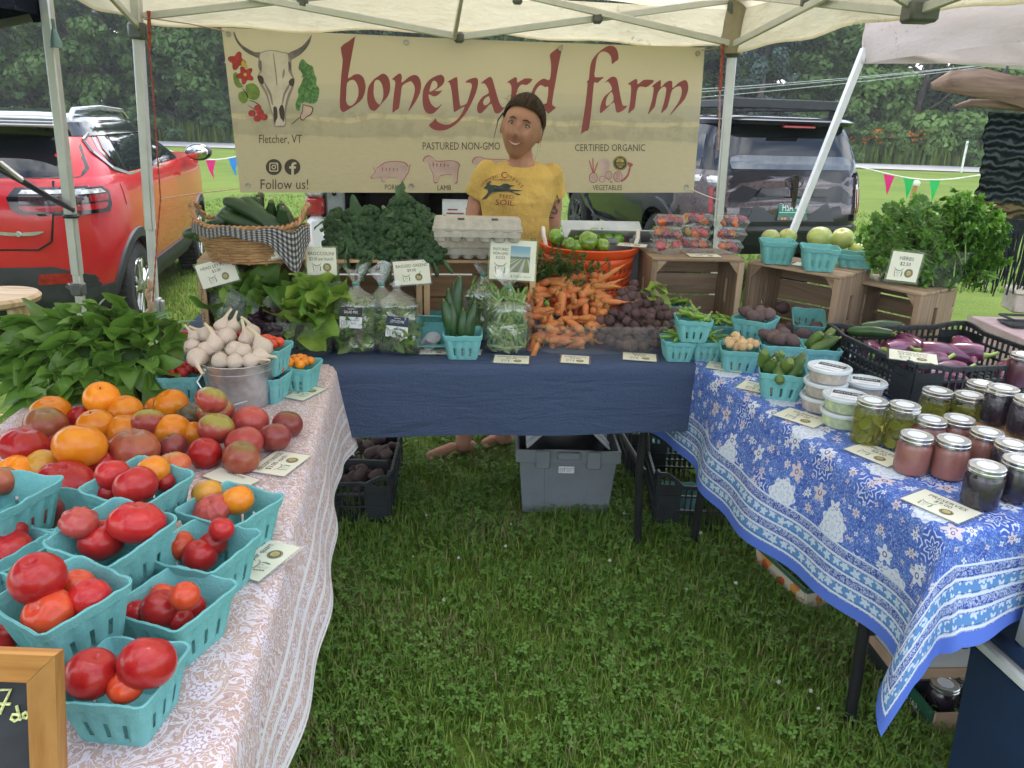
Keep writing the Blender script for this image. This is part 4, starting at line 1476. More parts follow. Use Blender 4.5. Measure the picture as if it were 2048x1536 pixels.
r5 = lambda x, y: (640 + x / 4.452,60 + y / 4.452)
r6 = lambda x, y: (1080 + x / 6.0235,60 + y / 6.0235)
r8 = lambda x, y: (440 + x / 4.386,50 + y / 4.386)
r2 = lambda x, y: (400 + x / 3.413, y / 3.413)
r3 = lambda x, y: (900 + x / 3.413, y / 3.413)
LET = [
 ('b', r5,[[(185,155),(250,105),(310,60),(312,75),(285,220),(262,350),(250,432),(300,400),(345,393),(385,420),(405,480),(405,530),(380,610),(320,665),(262,702),(215,730),(198,726),(178,690),(180,560),(190,400),(203,265)],
    [(243,470),(290,443),(320,462),(343,520),(340,590),(310,650),(275,675),(250,668),(233,630),(236,560)]]),
 ('o', r5,[[(425,540),(440,490),(480,440),(520,412),(560,388),(600,410),(622,460),(625,530),(605,590),(560,645),(500,712),(478,720),(445,705),(425,650),(420,600)],
    [(487,460),(515,443),(545,470),(563,530),(562,600),(540,655),(525,663),(495,630),(478,570),(480,510)]]),
 ('n', r5,[[(640,438),(700,390),(722,395),(730,425),(727,470),(790,420),(840,400),(880,420),(900,480),(890,560),(850,640),(795,718),(787,716),(820,630),(843,550),(840,500),(815,460),(790,462),(735,495),(722,560),(705,690),(680,712),(655,732),(645,725),(655,600),(668,500),(670,460),(652,442)]]),
 ('e', r5,[[(1070,398),(1100,415),(1108,450),(1090,490),(1040,528),(1020,540),(1060,545),(1088,538),(1050,580),(1010,592),(970,572),(968,600),(985,650),(1010,680),(1040,692),(1080,660),(1075,675),(1020,735),(985,747),(945,735),(918,680),(912,600),(920,530),(950,470),(1000,425)],
    [(975,552),(1035,518),(1045,490),(1038,465),(1020,452),(1000,460),(985,500)]]),
 ('y', r5,[[(1130,465),(1170,440),(1210,420),(1222,432),(1228,520),(1245,668),(1262,672),(1305,652),(1335,560),(1350,500),(1338,472),(1290,468),(1325,440),(1385,425),(1405,450),(1400,510),(1370,600),(1310,720),(1240,810),(1170,865),(1100,893),(1020,890),(968,850),(1000,818),(1030,785),(1040,812),(1090,838),(1150,840),(1215,800),(1258,745),(1285,682),(1240,705),(1198,730),(1188,715),(1172,550),(1152,470)]]),
 ('a', r5,[[(1428,475),(1500,420),(1530,432),(1550,500),(1590,640),(1622,690),(1645,685),(1600,735),(1565,743),(1545,720),(1520,655),(1475,700),(1430,742),(1405,735),(1395,705),(1405,650),(1450,590),(1500,560),(1480,500),(1455,475)],
    [(1500,590),(1460,615),(1450,655),(1470,672),(1510,640)]]),
 ('r', r5,[[(1658,470),(1730,422),(1752,432),(1755,470),(1820,432),(1892,440),(1840,490),(1800,485),(1770,505),(1745,570),(1730,690),(1705,715),(1680,735),(1690,650),(1700,560),(1700,500),(1680,470)]]),
 ('d', r6,[[(118,320),(125,285),(200,228),(270,178),(268,200),(215,450),(180,650),(145,850),(150,910),(188,932),(150,968),(95,1008),(72,980),(30,960),(-60,985),(-110,960),(-135,880),(-110,760),(-60,660),(0,605),(50,585),(110,605),(130,500),(130,400)],
    [(98,690),(60,690),(0,662),(-60,740),(-80,850),(-60,920),(0,900),(75,880)]]),
 ('f', r6,[[(545,640),(575,605),(585,590),(595,480),(620,370),(690,280),(790,205),(855,188),(910,210),(940,270),(945,350),(905,382),(865,412),(860,340),(830,285),(770,258),(715,280),(680,350),(660,480),(657,570),(765,565),(720,610),(680,642),(645,640),(620,900),(585,1185),(545,1215),(500,1243),(490,1230),(540,900),(568,642)]]),
 ('a', r6,[[(768,640),(840,575),(890,562),(925,590),(945,680),(975,850),(1000,915),(1050,908),(1000,965),(930,997),(905,960),(885,870),(800,940),(730,1000),(715,980),(725,900),(770,800),(860,725),(850,670),(820,625),(795,625)],
    [(862,745),(815,790),(790,850),(795,920),(880,850)]]),
 ('r', r6,[[(1055,650),(1150,590),(1172,610),(1175,655),(1240,605),(1300,598),(1375,610),(1320,665),(1270,690),(1200,680),(1165,740),(1140,930),(1105,968),(1065,1005),(1060,980),(1085,850),(1095,700),(1085,660)]]),
 ('m', r6,[[(1342,680),(1450,600),(1450,690),(1500,640),(1560,610),(1590,630),(1592,700),(1660,640),(1740,602),(1775,640),(1780,720),(1740,830),(1660,920),(1570,1020),(1567,1008),(1650,890),(1695,790),(1700,710),(1670,675),(1590,720),(1560,820),(1530,930),(1495,968),(1460,1000),(1455,985),(1490,870),(1515,740),(1510,690),(1470,690),(1420,750),(1395,850),(1380,920),(1340,970),(1300,1018),(1298,1000),(1345,850),(1365,720),(1360,685)]]),
]
for ch, cv, loops in LET:
 ink('letter_' + ch, loops, INK_RED,.0012, cv, sm=2)
def btext(s, px, py, h, cond=.62, m=None, wpx=None):
 """text centred on a photo pixel, h its capital height in pixels"""
 vs, fs = text2d(s)
 k = h / .70
 if wpx:
  cond = wpx / ((max(v[0] for v in vs) - min(v[0] for v in vs)) * k)
 sl = lambda x: (x - 925) / 967 * .042         # the print follows the sheet's own slant in the photo
 g = G()
 g.add([bpt(px + x * k * cond, py - y * k + 0 * sl(px),.0015) for x, y in vs], fs)
 return g.obj('lettering', m or INK_DK, ban, smooth=False)
btext('Fletcher, VT',561,286,17, wpx=86)
btext('Follow us!',569,378,20, wpx=95)
btext('PASTURED NON-GMO',922,299,15, wpx=154)
btext('CERTIFIED ORGANIC',1219,302,14, wpx=140)
btext('PORK',783,379,10.5, wpx=27)
btext('LAMB',888,380,10.5, wpx=27)
btext('BEEF',982,380,10.5, wpx=27)
btext('VEGETABLES',1214,380,10.5, wpx=58)
BONE = mat('ink_bone',(.60,.53,.46),.6, var=.08, scale=14)
BONESH = mat('ink_bone_shade',(.30,.235,.22),.6, var=.1)
HORN = mat('ink_horn',(.14,.115,.12),.6, var=.25, scale=20)
GRN, GRN2 = mat('ink_leaf',(.16,.24,.05),.6, var=.15, scale=30), mat('ink_kale',(.09,.21,.07),.6, var=.35, scale=60)
CRIM = mat('ink_flower',(.42,.035,.04),.6, var=.15, scale=30)
PINKI = mat('ink_pink',(.50,.36,.33),.6, var=.1)
PINKL = mat('ink_pinkline',(.36,.09,.10),.6, var=.1)
YEL = mat('ink_yellow',(.6,.40,.06),.6)
SK = [('horn',[(118,62),(130,65),(150,115),(185,165),(240,205),(310,240),(350,238),(345,290),(300,275),(225,235),(165,175),(130,110)], HORN,.0012),
  ('horn',[(800,88),(803,98),(790,150),(755,210),(700,265),(640,300),(622,305),(598,250),(650,225),(720,185),(770,130)], HORN,.0012),
  ('skull_edge',[(340,255),(380,232),(430,220),(500,225),(560,240),(600,245),(625,300),(630,340),(628,400),(655,470),(650,540),(610,640),(590,720),(580,800),(583,870),(560,897),(530,895),(500,897),(470,885),(465,800),(445,760),(430,690),(400,600),(365,545),(328,455),(350,410),(335,360),(340,300)], BONESH,.0012),
  ('skull',[(355,258),(385,240),(430,228),(500,233),(555,248),(590,255),(600,300),(605,345),(600,400),(635,465),(640,520),(600,600),(575,700),(565,800),(575,860),(555,885),(530,880),(495,886),(480,860),(478,800),(455,740),(440,680),(415,590),(375,520),(345,450),(370,410),(365,350),(350,290)], BONE,.0020),
  ('eye_socket',[(330,450),(360,442),(385,470),(385,515),(365,518),(340,490)], INK_DK,.0030),
  ('eye_socket',[(605,500),(625,472),(655,472),(652,520),(635,540),(612,525)], INK_DK,.0030),
  ('skull_shade',[(385,490),(420,540),(455,610),(468,700),(455,690),(440,620),(410,560)], BONESH,.0028),
  ('skull_shade',[(605,520),(560,600),(545,690),(555,690),(575,610),(612,545)], BONESH,.0028),
  ('skull_shade',[(468,255),(474,255),(495,400),(505,520),(498,520),(486,400)], BONESH,.0028),
  ('skull_shade',[(345,320),(365,315),(370,370),(360,400),(345,380)], HORN,.0028),
  ('skull_shade',[(600,325),(622,330),(630,400),(615,395),(603,360)], HORN,.0028),
  ('skull_shade',[(555,400),(572,390),(565,450),(550,470)], BONESH,.0028),
  ('nostril',[(470,725),(500,722),(508,800),(495,870),(478,850)], INK_DK,.0030),
  ('nostril',[(520,740),(548,695),(565,740),(568,800),(560,850),(535,820)], INK_DK,.0030),
  ('skull_tooth',[(488,862),(505,820),(515,850),(508,878)], BONE,.0036),
  ('skull_tooth',[(530,850),(540,822),(558,855),(548,880)], BONE,.0036)]
for nm, lp_, m, off in SK:
 ink(nm,[lp_], m, off, r8, sm=2)
def bflower(cx, cy, r, k, m, off=.0015, ph=0):
 ink('flower',[[(cx + (r * (.78 + .22 * mcos(k * a))) * mcos(a + ph), cy + (r * (.78 + .22 * mcos(k * a))) * msin(a + ph)) for a in np.linspace(0,2 * mpi,37)[:-1]]], m, off, r8, sm=1)
bflower(150,315,85,4, INK_DK,.0010,.3)
bflower(150,315,79,4, CRIM,.0016,.3)
bflower(222,440,84,5, INK_DK,.0018,.5)
bflower(222,440,78,5, CRIM,.0024,.5)
bflower(222,435,18,5, YEL,.0032)
ink('petal',[[(185,345),(205,305),(240,355),(240,385),(205,365)]], YEL,.0022, r8, sm=2)
ink('leaf',[[(115,430),(150,415),(175,500),(205,540),(160,550),(125,510)]], GRN,.0014, r8, sm=2)
ink('leaf',[[(228,530),(290,510),(340,550),(352,610),(320,655),(260,650),(232,600)]], GRN,.0014, r8, sm=2)
ink('leaf',[[(165,600),(205,580),(245,620),(240,670),(200,690),(165,650)]], GRN,.0020, r8, sm=2)
for q in ([(188,545),(240,600),(250,640),(242,640),(228,605)],[(245,660),(300,668),(350,700),(345,706),(300,676)],[(245,700),(310,740),(308,746),(248,706)]):
 ink('stem',[q], INK_DK,.0026, r8, sm=2)
for (x, y) in ((278,775),(325,820),(385,808),(350,768),(330,728)):
 bflower(x, y,36,1, INK_DK,.0014 + x * 1e-6)
 ink('berry',[[(x + 29 * mcos(a), y + 29 * msin(a)) for a in np.linspace(0,6.283,17)[:-1]]], CRIM,.0020 + x * 2e-6, r8, sm=1)
kale = [(700,330),(725,300),(750,318),(775,345),(815,365),(830,430),(850,470),(845,520),(872,560),(868,620),(845,680),(800,690),(760,680),(715,690),(700,755),(672,740),(665,690),(690,620),(685,570),(712,520),(730,460),(712,410),(690,385)]
ink('kale_leaf',[kale], GRN2,.0014, r8, sm=3)
for k in range(9):
 x, y = 740 + 8 * k - 20 * (k % 3),400 + 32 * k - 10
 ink('kale_vein',[[(x, y),(x + 40, y - 38),(x + 44, y - 30),(x + 6, y + 8)]], mat('ink_kale_dark',(.045,.11,.04),.6),.0022 + k * 1e-5, r8, sm=1)
ink('turnip',[[(728,698),(760,705),(800,712),(822,735),(800,790),(760,810),(735,838),(710,830),(705,795),(725,750)]], INK_DK,.0022, r8, sm=2)
ink('turnip',[[(733,706),(760,712),(796,720),(812,738),(794,782),(758,803),(735,828),(716,822),(713,795),(731,755)]], PINKI,.0030, r8, sm=2)
ink('root',[[(700,805),(706,810),(640,868),(625,874),(640,858)]], INK_DK,.0024, r8, sm=1)
# round icons
for cx, nm in ((548, 'camera_icon'),(585, 'letter_icon')):
 ink('icon_disc',[[(cx + 16 * mcos(a),334 + 16 * msin(a)) for a in np.linspace(0,6.283,33)[:-1]]], INK_DK,.0014, sm=1)
CREAMI = mat('ink_cream',(.56,.49,.335),.6, var=.03)
def rr(cx, cy, w, r):
 return [(cx + sx * (w - r) + r * mcos(a0 + q), cy + sy * (w - r) + r * msin(a0 + q)) for sx, sy, a0 in ((1,1,0),(-1,1, mpi / 2),(-1,-1, mpi),(1,-1,1.5 * mpi)) for q in (0,.5,1.05,1.57)]
circ = lambda cx, cy, r: [(cx + r * mcos(a), cy + r * msin(a)) for a in np.linspace(0,6.283,21)[:-1]]
ink('camera_icon',[rr(548,334,9,3), rr(548,334,6.9,2)], CREAMI,.0022, sm=1)
ink('camera_icon',[circ(548,334,4.6), circ(548,334,2.6)], CREAMI,.0022, sm=1)
ink('camera_icon',[circ(553,329,1.2)], CREAMI,.0024, sm=1)
ink('letter_icon',[[(583,350),(583,337),(579,337),(579,332.5),(583,332.5),(583,329),(585,325.5),(589,324),(593,324.4),(593,328.4),(590,328.4),(588,330),(588,332.5),(592.6,332.5),(591.8,337),(588,337),(588,349.6)]], CREAMI,.0022, sm=1)
# livestock and vegetables
pig = [(1165,1212),(1180,1190),(1195,1170),(1178,1135),(1198,1148),(1215,1140),(1260,1108),(1330,1098),(1400,1106),(1422,1130),(1440,1118),(1432,1142),(1428,1170),(1408,1200),(1388,1240),(1365,1240),(1350,1216),(1285,1212),(1262,1240),(1240,1240),(1236,1208),(1200,1216),(1175,1220)]
sheep = [(1520,1098),(1530,1072),(1560,1058),(1592,1075),(1620,1098),(1700,1092),(1755,1102),(1775,1130),(1764,1150),(1756,1245),(1735,1245),(1725,1195),(1640,1198),(1620,1245),(1595,1245),(1590,1190),(1570,1150),(1560,1112),(1540,1106)]
cow = [(1855,1110),(1860,1085),(1880,1070),(1910,1068),(1960,1082),(2060,1085),(2110,1095),(2120,1140),(2105,1240),(2080,1240),(2070,1190),(1980,1190),(1965,1240),(1940,1240),(1930,1170),(1905,1125),(1880,1120)]
for nm, lp_ in (('pig', pig),('sheep', sheep),('cow', cow)):
 cx, cy = sum(q[0] for q in lp_) / len(lp_), sum(q[1] for q in lp_) / len(lp_)
 ink(nm + '_outline',[lp_], PINKL,.0013, r2, sm=2)
 ink(nm + '_picture',[[(cx + (x - cx) * .955, cy + (y - cy) * .93) for x, y in lp_]], PINKI,.0020, r2, sm=2)
 for k in range(5):
  a = cx - 50 + 25 * k
  ink(nm + '_hatching',[[(a, cy - 45 + 4 * k),(a + 6, cy - 30),(a + 3, cy - 5),(a - 2, cy - 22)]], PINKL,.0026, r2, sm=1)
for (x, y, rx, ry) in ((975,1212,30,36),(1035,1222,22,22),(1080,1195,24,30),(1142,1205,32,38)):
 for q, m, off in ((1, PINKL,.0013),(.86, PINKI,.0020)):
  ink('vegetable_picture',[[(x + rx * q * mcos(a), y + ry * q * msin(a)) for a in np.linspace(0,6.283,19)[:-1]]], m, off + x * 1e-6 * .1, r3, sm=1)
for k in range(3):
 ink('vegetable_picture',[[(x + 6 * k,1192 - 3 * k) if 0 else (1128 + 10 * k,1180),(1132 + 10 * k,1180),(1132 + 10 * k,1230),(1129 + 10 * k,1230)]], PINKL,.0028, r3, sm=1)
for q in ([(970,1180),(945,1100),(952,1098),(975,1170)],[(973,1175),(968,1085),(975,1085),(979,1175)],[(977,1178),(1000,1110),(1007,1112),(984,1180)],[(1040,1205),(1010,1110),(1050,1075),(1090,1110),(1075,1170)],[(1165,1230),(1205,1190),(1222,1120),(1232,1122),(1215,1200),(1172,1240)],[(1208,1125),(1212,1105),(1245,1120),(1230,1140)],[(1075,1225),(1095,1238),(1110,1240),(1095,1246)]):
 ink('vegetable_picture',[q], PINKL if len(q) != 5 else PINKI,.0014, r3, sm=2)
def seal(draw, cx, cy, r, o):
 draw('seal',[circ(cx, cy, r)], SEAL_DK, o)
 draw('seal_ring',[circ(cx, cy, r * .93), circ(cx, cy, r * .86)], SEAL_Y, o + .0006)
 draw('seal_centre',[circ(cx, cy, r * .62)], SEAL_Y, o + .0006)
SEAL_DK, SEAL_Y = mat('seal_dark',(.05,.05,.04),.6), mat('seal_gold',(.42,.32,.07),.6, var=.2, scale=60)
seal(lambda nm, L, m, o: ink(nm, L, m, o, sm=1),1239,326,14.5,.0020)
for k in range(5):
 ink('seal_field',[[(1231 + 4 * k,333),(1232 + 4 * k,327.5),(1233.6 + 4 * k,327.5),(1233.8 + 4 * k,333)]], SEAL_DK,.0034, sm=1)
ink('seal_band',[[(1229.5,323.5),(1248.5,323.5),(1248.5,327.5),(1229.5,327.5)]], SEAL_DK,.0034, sm=1)
btext('VERMONT',1239,318.5,3.2, wpx=17, m=SEAL_Y).location = bN * .0022
btext('ORGANIC',1239,327,3.0, wpx=17, m=SEAL_Y).location = bN * .0022
# guy lines at the banner's corners
gl = [([bpt(478,377,.004) + bA, lp(400,386,3.97), lp(321,398,3.96)], 'thin orange-brown cord from the lower left banner corner to the left leg',.0028, CORD_DULL),
  ([bpt(449,62,.004) + bA, lp(380,48,4.0), lp(284,34,3.99)], 'cord tying the upper left banner corner to the leg bracket',.0028, CORD_DULL),
  ([bpt(1380,378,.004) + bA, PY(1412,391,4.46), PY(1442,402,4.53)], 'doubled pale cord from the lower right banner corner to the right leg',.0032, mat('cord_white',(.55,.5,.48),.8)),
  ([bpt(1402,100,.004) + bA, PY(1430,98,4.47), PY(1462,95,4.47)], 'grey cord tying the upper right banner corner to the right leg',.0028, mat('cord_grey'))]
for pts, lab, r_, m in gl:
 tag(cord(pts, r_, False).obj('guy_line', m), lab, 'cord', 'cords holding the banner')
# tables and their cloths
def table(label, origin, ex, ey, L, W, zt, leg_in=.14):
 """folding table: ex along the length, ey across; origin is one corner"""
 t = thing('folding_table', label, 'table', origin + ex * L / 2 + ey * W / 2)
 o = t.location.copy()
 M = Matrix(((ex.x, ey.x,0, origin.x - o.x),(ex.y, ey.y,0, origin.y - o.y),(0,0,1,0),(0,0,0,1)))
 g = G()
 g.box((L / 2, W / 2, zt - .022),(L, W,.036),0, M,.012)
 g.obj('tabletop', mat('table_plastic',(.55,.55,.53),.6), t)
 for s in (leg_in, L - leg_in):
  for w in (.10, W - .10):
   g = G()
   g.tube([M @ V((s, w, zt - .04)), M @ V((s + (.02 if s < L / 2 else -.02), w, zt * .45)), M @ V((s, w,.0))],.0155,10)
   g.obj('leg', mat('leg_black',(.02,.02,.022),.4,.3), t)
  G().tube([M @ V((s,.1,.30)), M @ V((s, W - .1,.30))],.012,8).obj('leg_brace', mat('leg_black'), t)
 return t
def clothmesh(origin, ex, ey, L, W, zt, s0, s1, t0, t1, mats, fold=(.05,7.0,.02,17.0), flare=.10, ns=110, ntt=80, seed=0, tip=.35, mod=None, wide=0):
 """a cloth laid over a table; the overhangs fall at the four sides in folds, corners hang as points"""
 r = .018
 def fn(u, v):
  s, t = -s0 + (L + s0 + s1) * u,-t0 + (W + t0 + t1) * v
  ds = max(0,-s, s - L)
  dt = max(0,-t, t - W)
  sgs, sgt = (-1 if s < 0 else 1),(-1 if t < 0 else 1)
  cs, ct = min(max(s,0), L), min(max(t,0), W)
  mx, mn = max(ds, dt), min(ds, dt)
  drop = mx + tip * mn
  z = zt
  hs = ht = 0
  if mx > 0:
   ph = math.atan2(dt, ds)
   k = min(1, drop / (r * 1.57))
   out = r * msin(k * mpi / 2)
   z = zt - (r * (1 - mcos(k * mpi / 2)) if k < 1 else drop - r * .57)
   par = s if dt > ds else t
   w = smst(drop,.02,.30)
   fl = fold[0] * msin(par * fold[1] + seed + 1.3 * msin(par * 2.7 + seed)) + fold[2] * msin(par * fold[3] + seed * 2.1)
   cor = smst(mn,0,.08)
   fl = fl * (1 - cor) + cor * fold[0] * .8 * mcos(ph * 6 + seed)
   out += flare * drop + w * fl * .5 + w * fold[0] * .25 + cor * drop * wide
   hs, ht = mcos(ph) * out * sgs, msin(ph) * out * sgt
   if ds == 0:
    hs = 0
   if dt == 0:
    ht = 0
  if mod:
   a, b, c = mod(s, t, drop if mx > 0 else 0)
   hs, ht, z = hs + a, ht + b, z + c
  q = origin + ex * (cs + hs) + ey * (ct + ht)
  return V((q.x, q.y, z))
 g = G()
 g.grid(fn, ns, ntt, uvfn=lambda u, v: (-s0 + (L + s0 + s1) * u,-t0 + (W + t0 + t1) * v))
 return g, fn
# ---- cloth patterns, laid out in the cloth's own metres
def uvsep(t):
 uv = t.n('ShaderNodeTexCoord').outputs['UV']
 sp = t.n('ShaderNodeSeparateXYZ', {0: uv})
 return uv, sp.outputs[0], sp.outputs[1]
def petals(t, uv, scale, off, rnd, r0, k, amp, wob=.004, soft=.0015):
 wv_ = t.n('ShaderNodeVectorMath', {0: t.noise(uv,60,2, out='Color'),1: (.5,.5,.5)}, operation='SUBTRACT').outputs[0]
 ws = t.n('ShaderNodeVectorMath', {0: wv_}, operation='SCALE')
 ws.inputs['Scale'].default_value = wob
 v = t.n('ShaderNodeVectorMath', {0: uv,1: ws.outputs[0]}, operation='ADD').outputs[0]
 v = t.n('ShaderNodeVectorMath', {0: v,1: (*off,0)}, operation='ADD').outputs[0]
 vo = t.n('ShaderNodeTexVoronoi', {'Vector': v, 'Scale': scale, 'Randomness': rnd}, voronoi_dimensions='2D')
 d = t.n('ShaderNodeVectorMath', {0: v,1: vo.outputs['Position']}, operation='SUBTRACT').outputs[0]
 sp = t.n('ShaderNodeSeparateXYZ', {0: d})
 ang = t.math('ARCTAN2', sp.outputs[1], sp.outputs[0])
 dist = t.n('ShaderNodeVectorMath', {0: d}, operation='LENGTH').outputs['Value']
 cr = t.n('ShaderNodeSeparateXYZ', {0: vo.outputs['Color']})
 ph = t.math('MULTIPLY', cr.outputs[0],6.28)
 pet = t.math('COSINE', t.math('MULTIPLY_ADD', ang, k, ph))
 R = t.math('MULTIPLY_ADD', pet, r0 * amp, r0)
 m = t.math('DIVIDE', t.math('SUBTRACT', R, dist), soft, clamp=True)
 return m, dist, pet, R, cr.outputs[1]
def band(t, x, a, b, s=.0012):
 return t.math('MULTIPLY', t.math('DIVIDE', t.math('SUBTRACT', x, a), s, clamp=True), t.math('DIVIDE', t.math('SUBTRACT', b, x), s, clamp=True))
def weave(t, uv, k=900):
 return t.bump(t.math('ADD', t.noise(uv, k,1), t.math('MULTIPLY', t.noise(uv,9,4),2.2)),.35,.004)
def blue_cloth(smax, tmin, tmax):
 t = NT('blue_floral_cotton')
 uv, s, v = uvsep(t)
 d = t.math('MINIMUM', t.math('MINIMUM', t.math('SUBTRACT', v, tmin), t.math('SUBTRACT', tmax, v)), t.math('SUBTRACT', smax, s))
 tone = t.ramp(t.noise(uv,18,4,.6),[(.35,(.045,.09,.38)),(.65,(.07,.135,.48))])
 c = tone
 sc = t.ramp(t.noise(uv,55,3,.6,2.0),[(.50,0),(.54,.75),(.60,.75),(.64,0)])
 c = t.mix(sc, c,(.12,.24,.58))
 sc2 = t.ramp(t.noise(uv,90,3,.6,2.5),[(.56,0),(.60,.8),(.66,.8),(.7,0)])
 c = t.mix(sc2, c,(.40,.50,.72))
 # outlined peonies
 m, dist, pet, R, _ = petals(t, uv,5.2,(.11,.07),.4,.040,7,.12)
 ringp = t.math('GREATER_THAN', t.math('SINE', t.math('ADD', t.math('MULTIPLY', dist,420), t.math('MULTIPLY', pet,2.2))),.55)
 c = t.mix(m, c, t.mix(ringp, tone,(.52,.60,.78)))
 # small star flowers
 for sc_, of, r_, k_ in ((8.5,(.02,.05),.019,5),(13,(.33,.21),.0105,6),(24,(.6,.4),.0055,4)):
  m, dist, pet, R, rr_ = petals(t, uv, sc_, of,.75, r_, k_,.32,.003,.001)
  cen = t.math('MULTIPLY', t.math('LESS_THAN', dist, r_ * .38), t.math('GREATER_THAN', dist, r_ * .22))
  c = t.mix(m, c, t.mix(cen, t.mix(t.math('GREATER_THAN', rr_,.55),(.62,.66,.76),(.60,.52,.56)),(.10,.09,.22)))
 # large white blooms
 m, dist, pet, R, _ = petals(t, uv,4.4,(0,0),.32,.043,8,.10,.006)
 ln = t.math('GREATER_THAN', t.math('SINE', t.math('ADD', t.math('MULTIPLY', dist,330), t.math('MULTIPLY', pet,1.6))),.72)
 c = t.mix(m, c, t.mix(ln,(.64,.68,.76),(.42,.50,.68)))
 # printed border and plain hem
 inb = t.math('LESS_THAN', d,.150)
 vine = t.ramp(t.noise(uv,75,3,.6,2.5),[(.46,0),(.49,1),(.55,1),(.58,0)])
 bc = t.mix(t.math('MULTIPLY', vine,.9),(.035,.075,.33),(.50,.58,.74))
 fl, *_ = petals(t, uv,34,(0,0),.35,.011,5,.3,.004)
 flr = t.math('MULTIPLY', fl, t.math('ADD', band(t, d,.036,.060), band(t, d,.093,.117)))
 rowbg = t.math('ADD', band(t, d,.036,.060), band(t, d,.093,.117))
 bc = t.mix(rowbg, bc, t.mix(flr,(.10,.24,.50),(.50,.60,.72)))
 for a in (.030,.062,.088,.119,.145):
  bc = t.mix(band(t, d, a, a + .0065), bc,(.58,.64,.76))
  bc = t.mix(band(t, d, a + .0075, a + .010), bc,(.03,.06,.26))
 bc = t.mix(t.math('LESS_THAN', d,.028), bc,(.085,.16,.56))
 c = t.mix(inb, c, bc)
 return t.done(t.pbsdf(c,.8, Specular_IOR_Level=.25, Normal=weave(t, uv)))
def paisley_cloth(smin, tmax):
 t = NT('paisley_cotton')
 uv, s, v = uvsep(t)
 d = t.math('MINIMUM', t.math('SUBTRACT', tmax, v), t.math('SUBTRACT', s, smin))
 base = t.ramp(t.noise(uv,10,3),[(.35,(.47,.33,.285)),(.65,(.55,.39,.32))])
 c = base
 for sc_, of, col in ((17,0,(.68,.61,.66)),(31,.37,(.68,.62,.66))):
  n_ = t.noise(t.n('ShaderNodeVectorMath', {0: uv,1: (of, of * 2,0)}, operation='ADD').outputs[0], sc_,2,.5,1.6)
  f = t.math('FRACT', t.math('MULTIPLY', n_,7.0))
  c = t.mix(t.ramp(f,[(.55,0),(.62,1),(.80,1),(.87,0)]), c, col)
  c = t.mix(t.ramp(f,[(.44,0),(.475,.75),(.50,.75),(.53,0)]), c,(.36,.22,.30))
 m, dist, pet, R, _ = petals(t, uv,9,(0,0),.6,.019,8,.2,.005)
 ln = t.math('GREATER_THAN', t.math('SINE', t.math('ADD', t.math('MULTIPLY', dist,700), t.math('MULTIPLY', pet,1.5))),.3)
 c = t.mix(m, c, t.mix(ln,(.70,.66,.72),(.48,.33,.36)))
 for a in (.010,.050,.090,.130):
  c = t.mix(band(t, d, a, a + .012), c,(.70,.68,.70))
 c = t.mix(t.math('LESS_THAN', d,.006), c,(.72,.70,.70))
 return t.done(t.pbsdf(c,.82, Specular_IOR_Level=.2, Normal=weave(t, uv)))
def navy_cloth():
 t = NT('navy_linen')
 uv, s, v = uvsep(t)
 f = t.noise(t.n('ShaderNodeMapping', {'Vector': uv, 'Scale': (1,3,1)}).outputs[0],120,3,.7)
 c = t.ramp(f,[(.3,(.052,.078,.15)),(.7,(.082,.115,.205))])
 wr = t.n('ShaderNodeMapping', {'Vector': uv, 'Scale': (2.2,9,1)}).outputs[0]
 return t.done(t.pbsdf(c,.85, Specular_IOR_Level=.25, Normal=t.bump(t.math('ADD', t.math('MULTIPLY', f,.25), t.noise(wr,2.2,4,.6,.6)),.9,.03)))
# back table under the navy cloth: ex runs right along its front edge
bo = V((.64,2.462,0))
bex, bey = V((.9938,.111,0)), V((-.111,.9938,0))
bL, bD = 1.80,.76
borig = bo - bex * bL
table('folding table under the navy cloth at the back of the stall', borig, bex, bey, bL, bD, T - .006)
g, navy_fn = clothmesh(borig, bex, bey, bL, bD, T,.02,.16,.245,.1, None, fold=(.022,4.6,.009,13.0), flare=.05, ns=120, ntt=60, seed=2,
      mod=lambda s, t_, dr: (0,0,-.012 * msin(s * 1.6 + 1) * dr * 2))
tag(g.obj('tablecloth', navy_cloth(), smooth='all'), 'plain navy blue cloth on the back table, hanging straight down in front', 'tablecloth')
g = G()
hp = PY(1398,783,2.5)
g.tube([hp + V((.028 * msin(a),-.012,.033 * mcos(a))) for a in np.linspace(-.2,3.6,12)],.0028,6)
tag(g.obj('cloth_ring', CHROME), 'thin metal ring at the right end of the navy cloth', 'ring')
# left table under the paisley cloth: ex runs from the back towards the camera, ey to the aisle
lex, ley = V((.1404,-.990,0)), V((.990,.1404,0))
lo_ = V((-.58,2.336,0)) - ley * .76
table('folding table under the paisley cloth on the left', lo_, lex, ley,1.85,.76, T - .006)
g, left_fn = clothmesh(lo_, lex, ley,1.85,.76, T,.14,.15,.05,.25, None, fold=(.034,7.5,.014,19.0), flare=.12, ns=150, ntt=70, seed=1, tip=.3,
      mod=lambda s, t_, dr: (0,0,-.05 * smst(.4 - s,0,.4) * dr / .25))
tag(g.obj('tablecloth', paisley_cloth(-.14,1.01), smooth='all'), 'pinkish white paisley cloth on the left table of tomatoes', 'tablecloth')
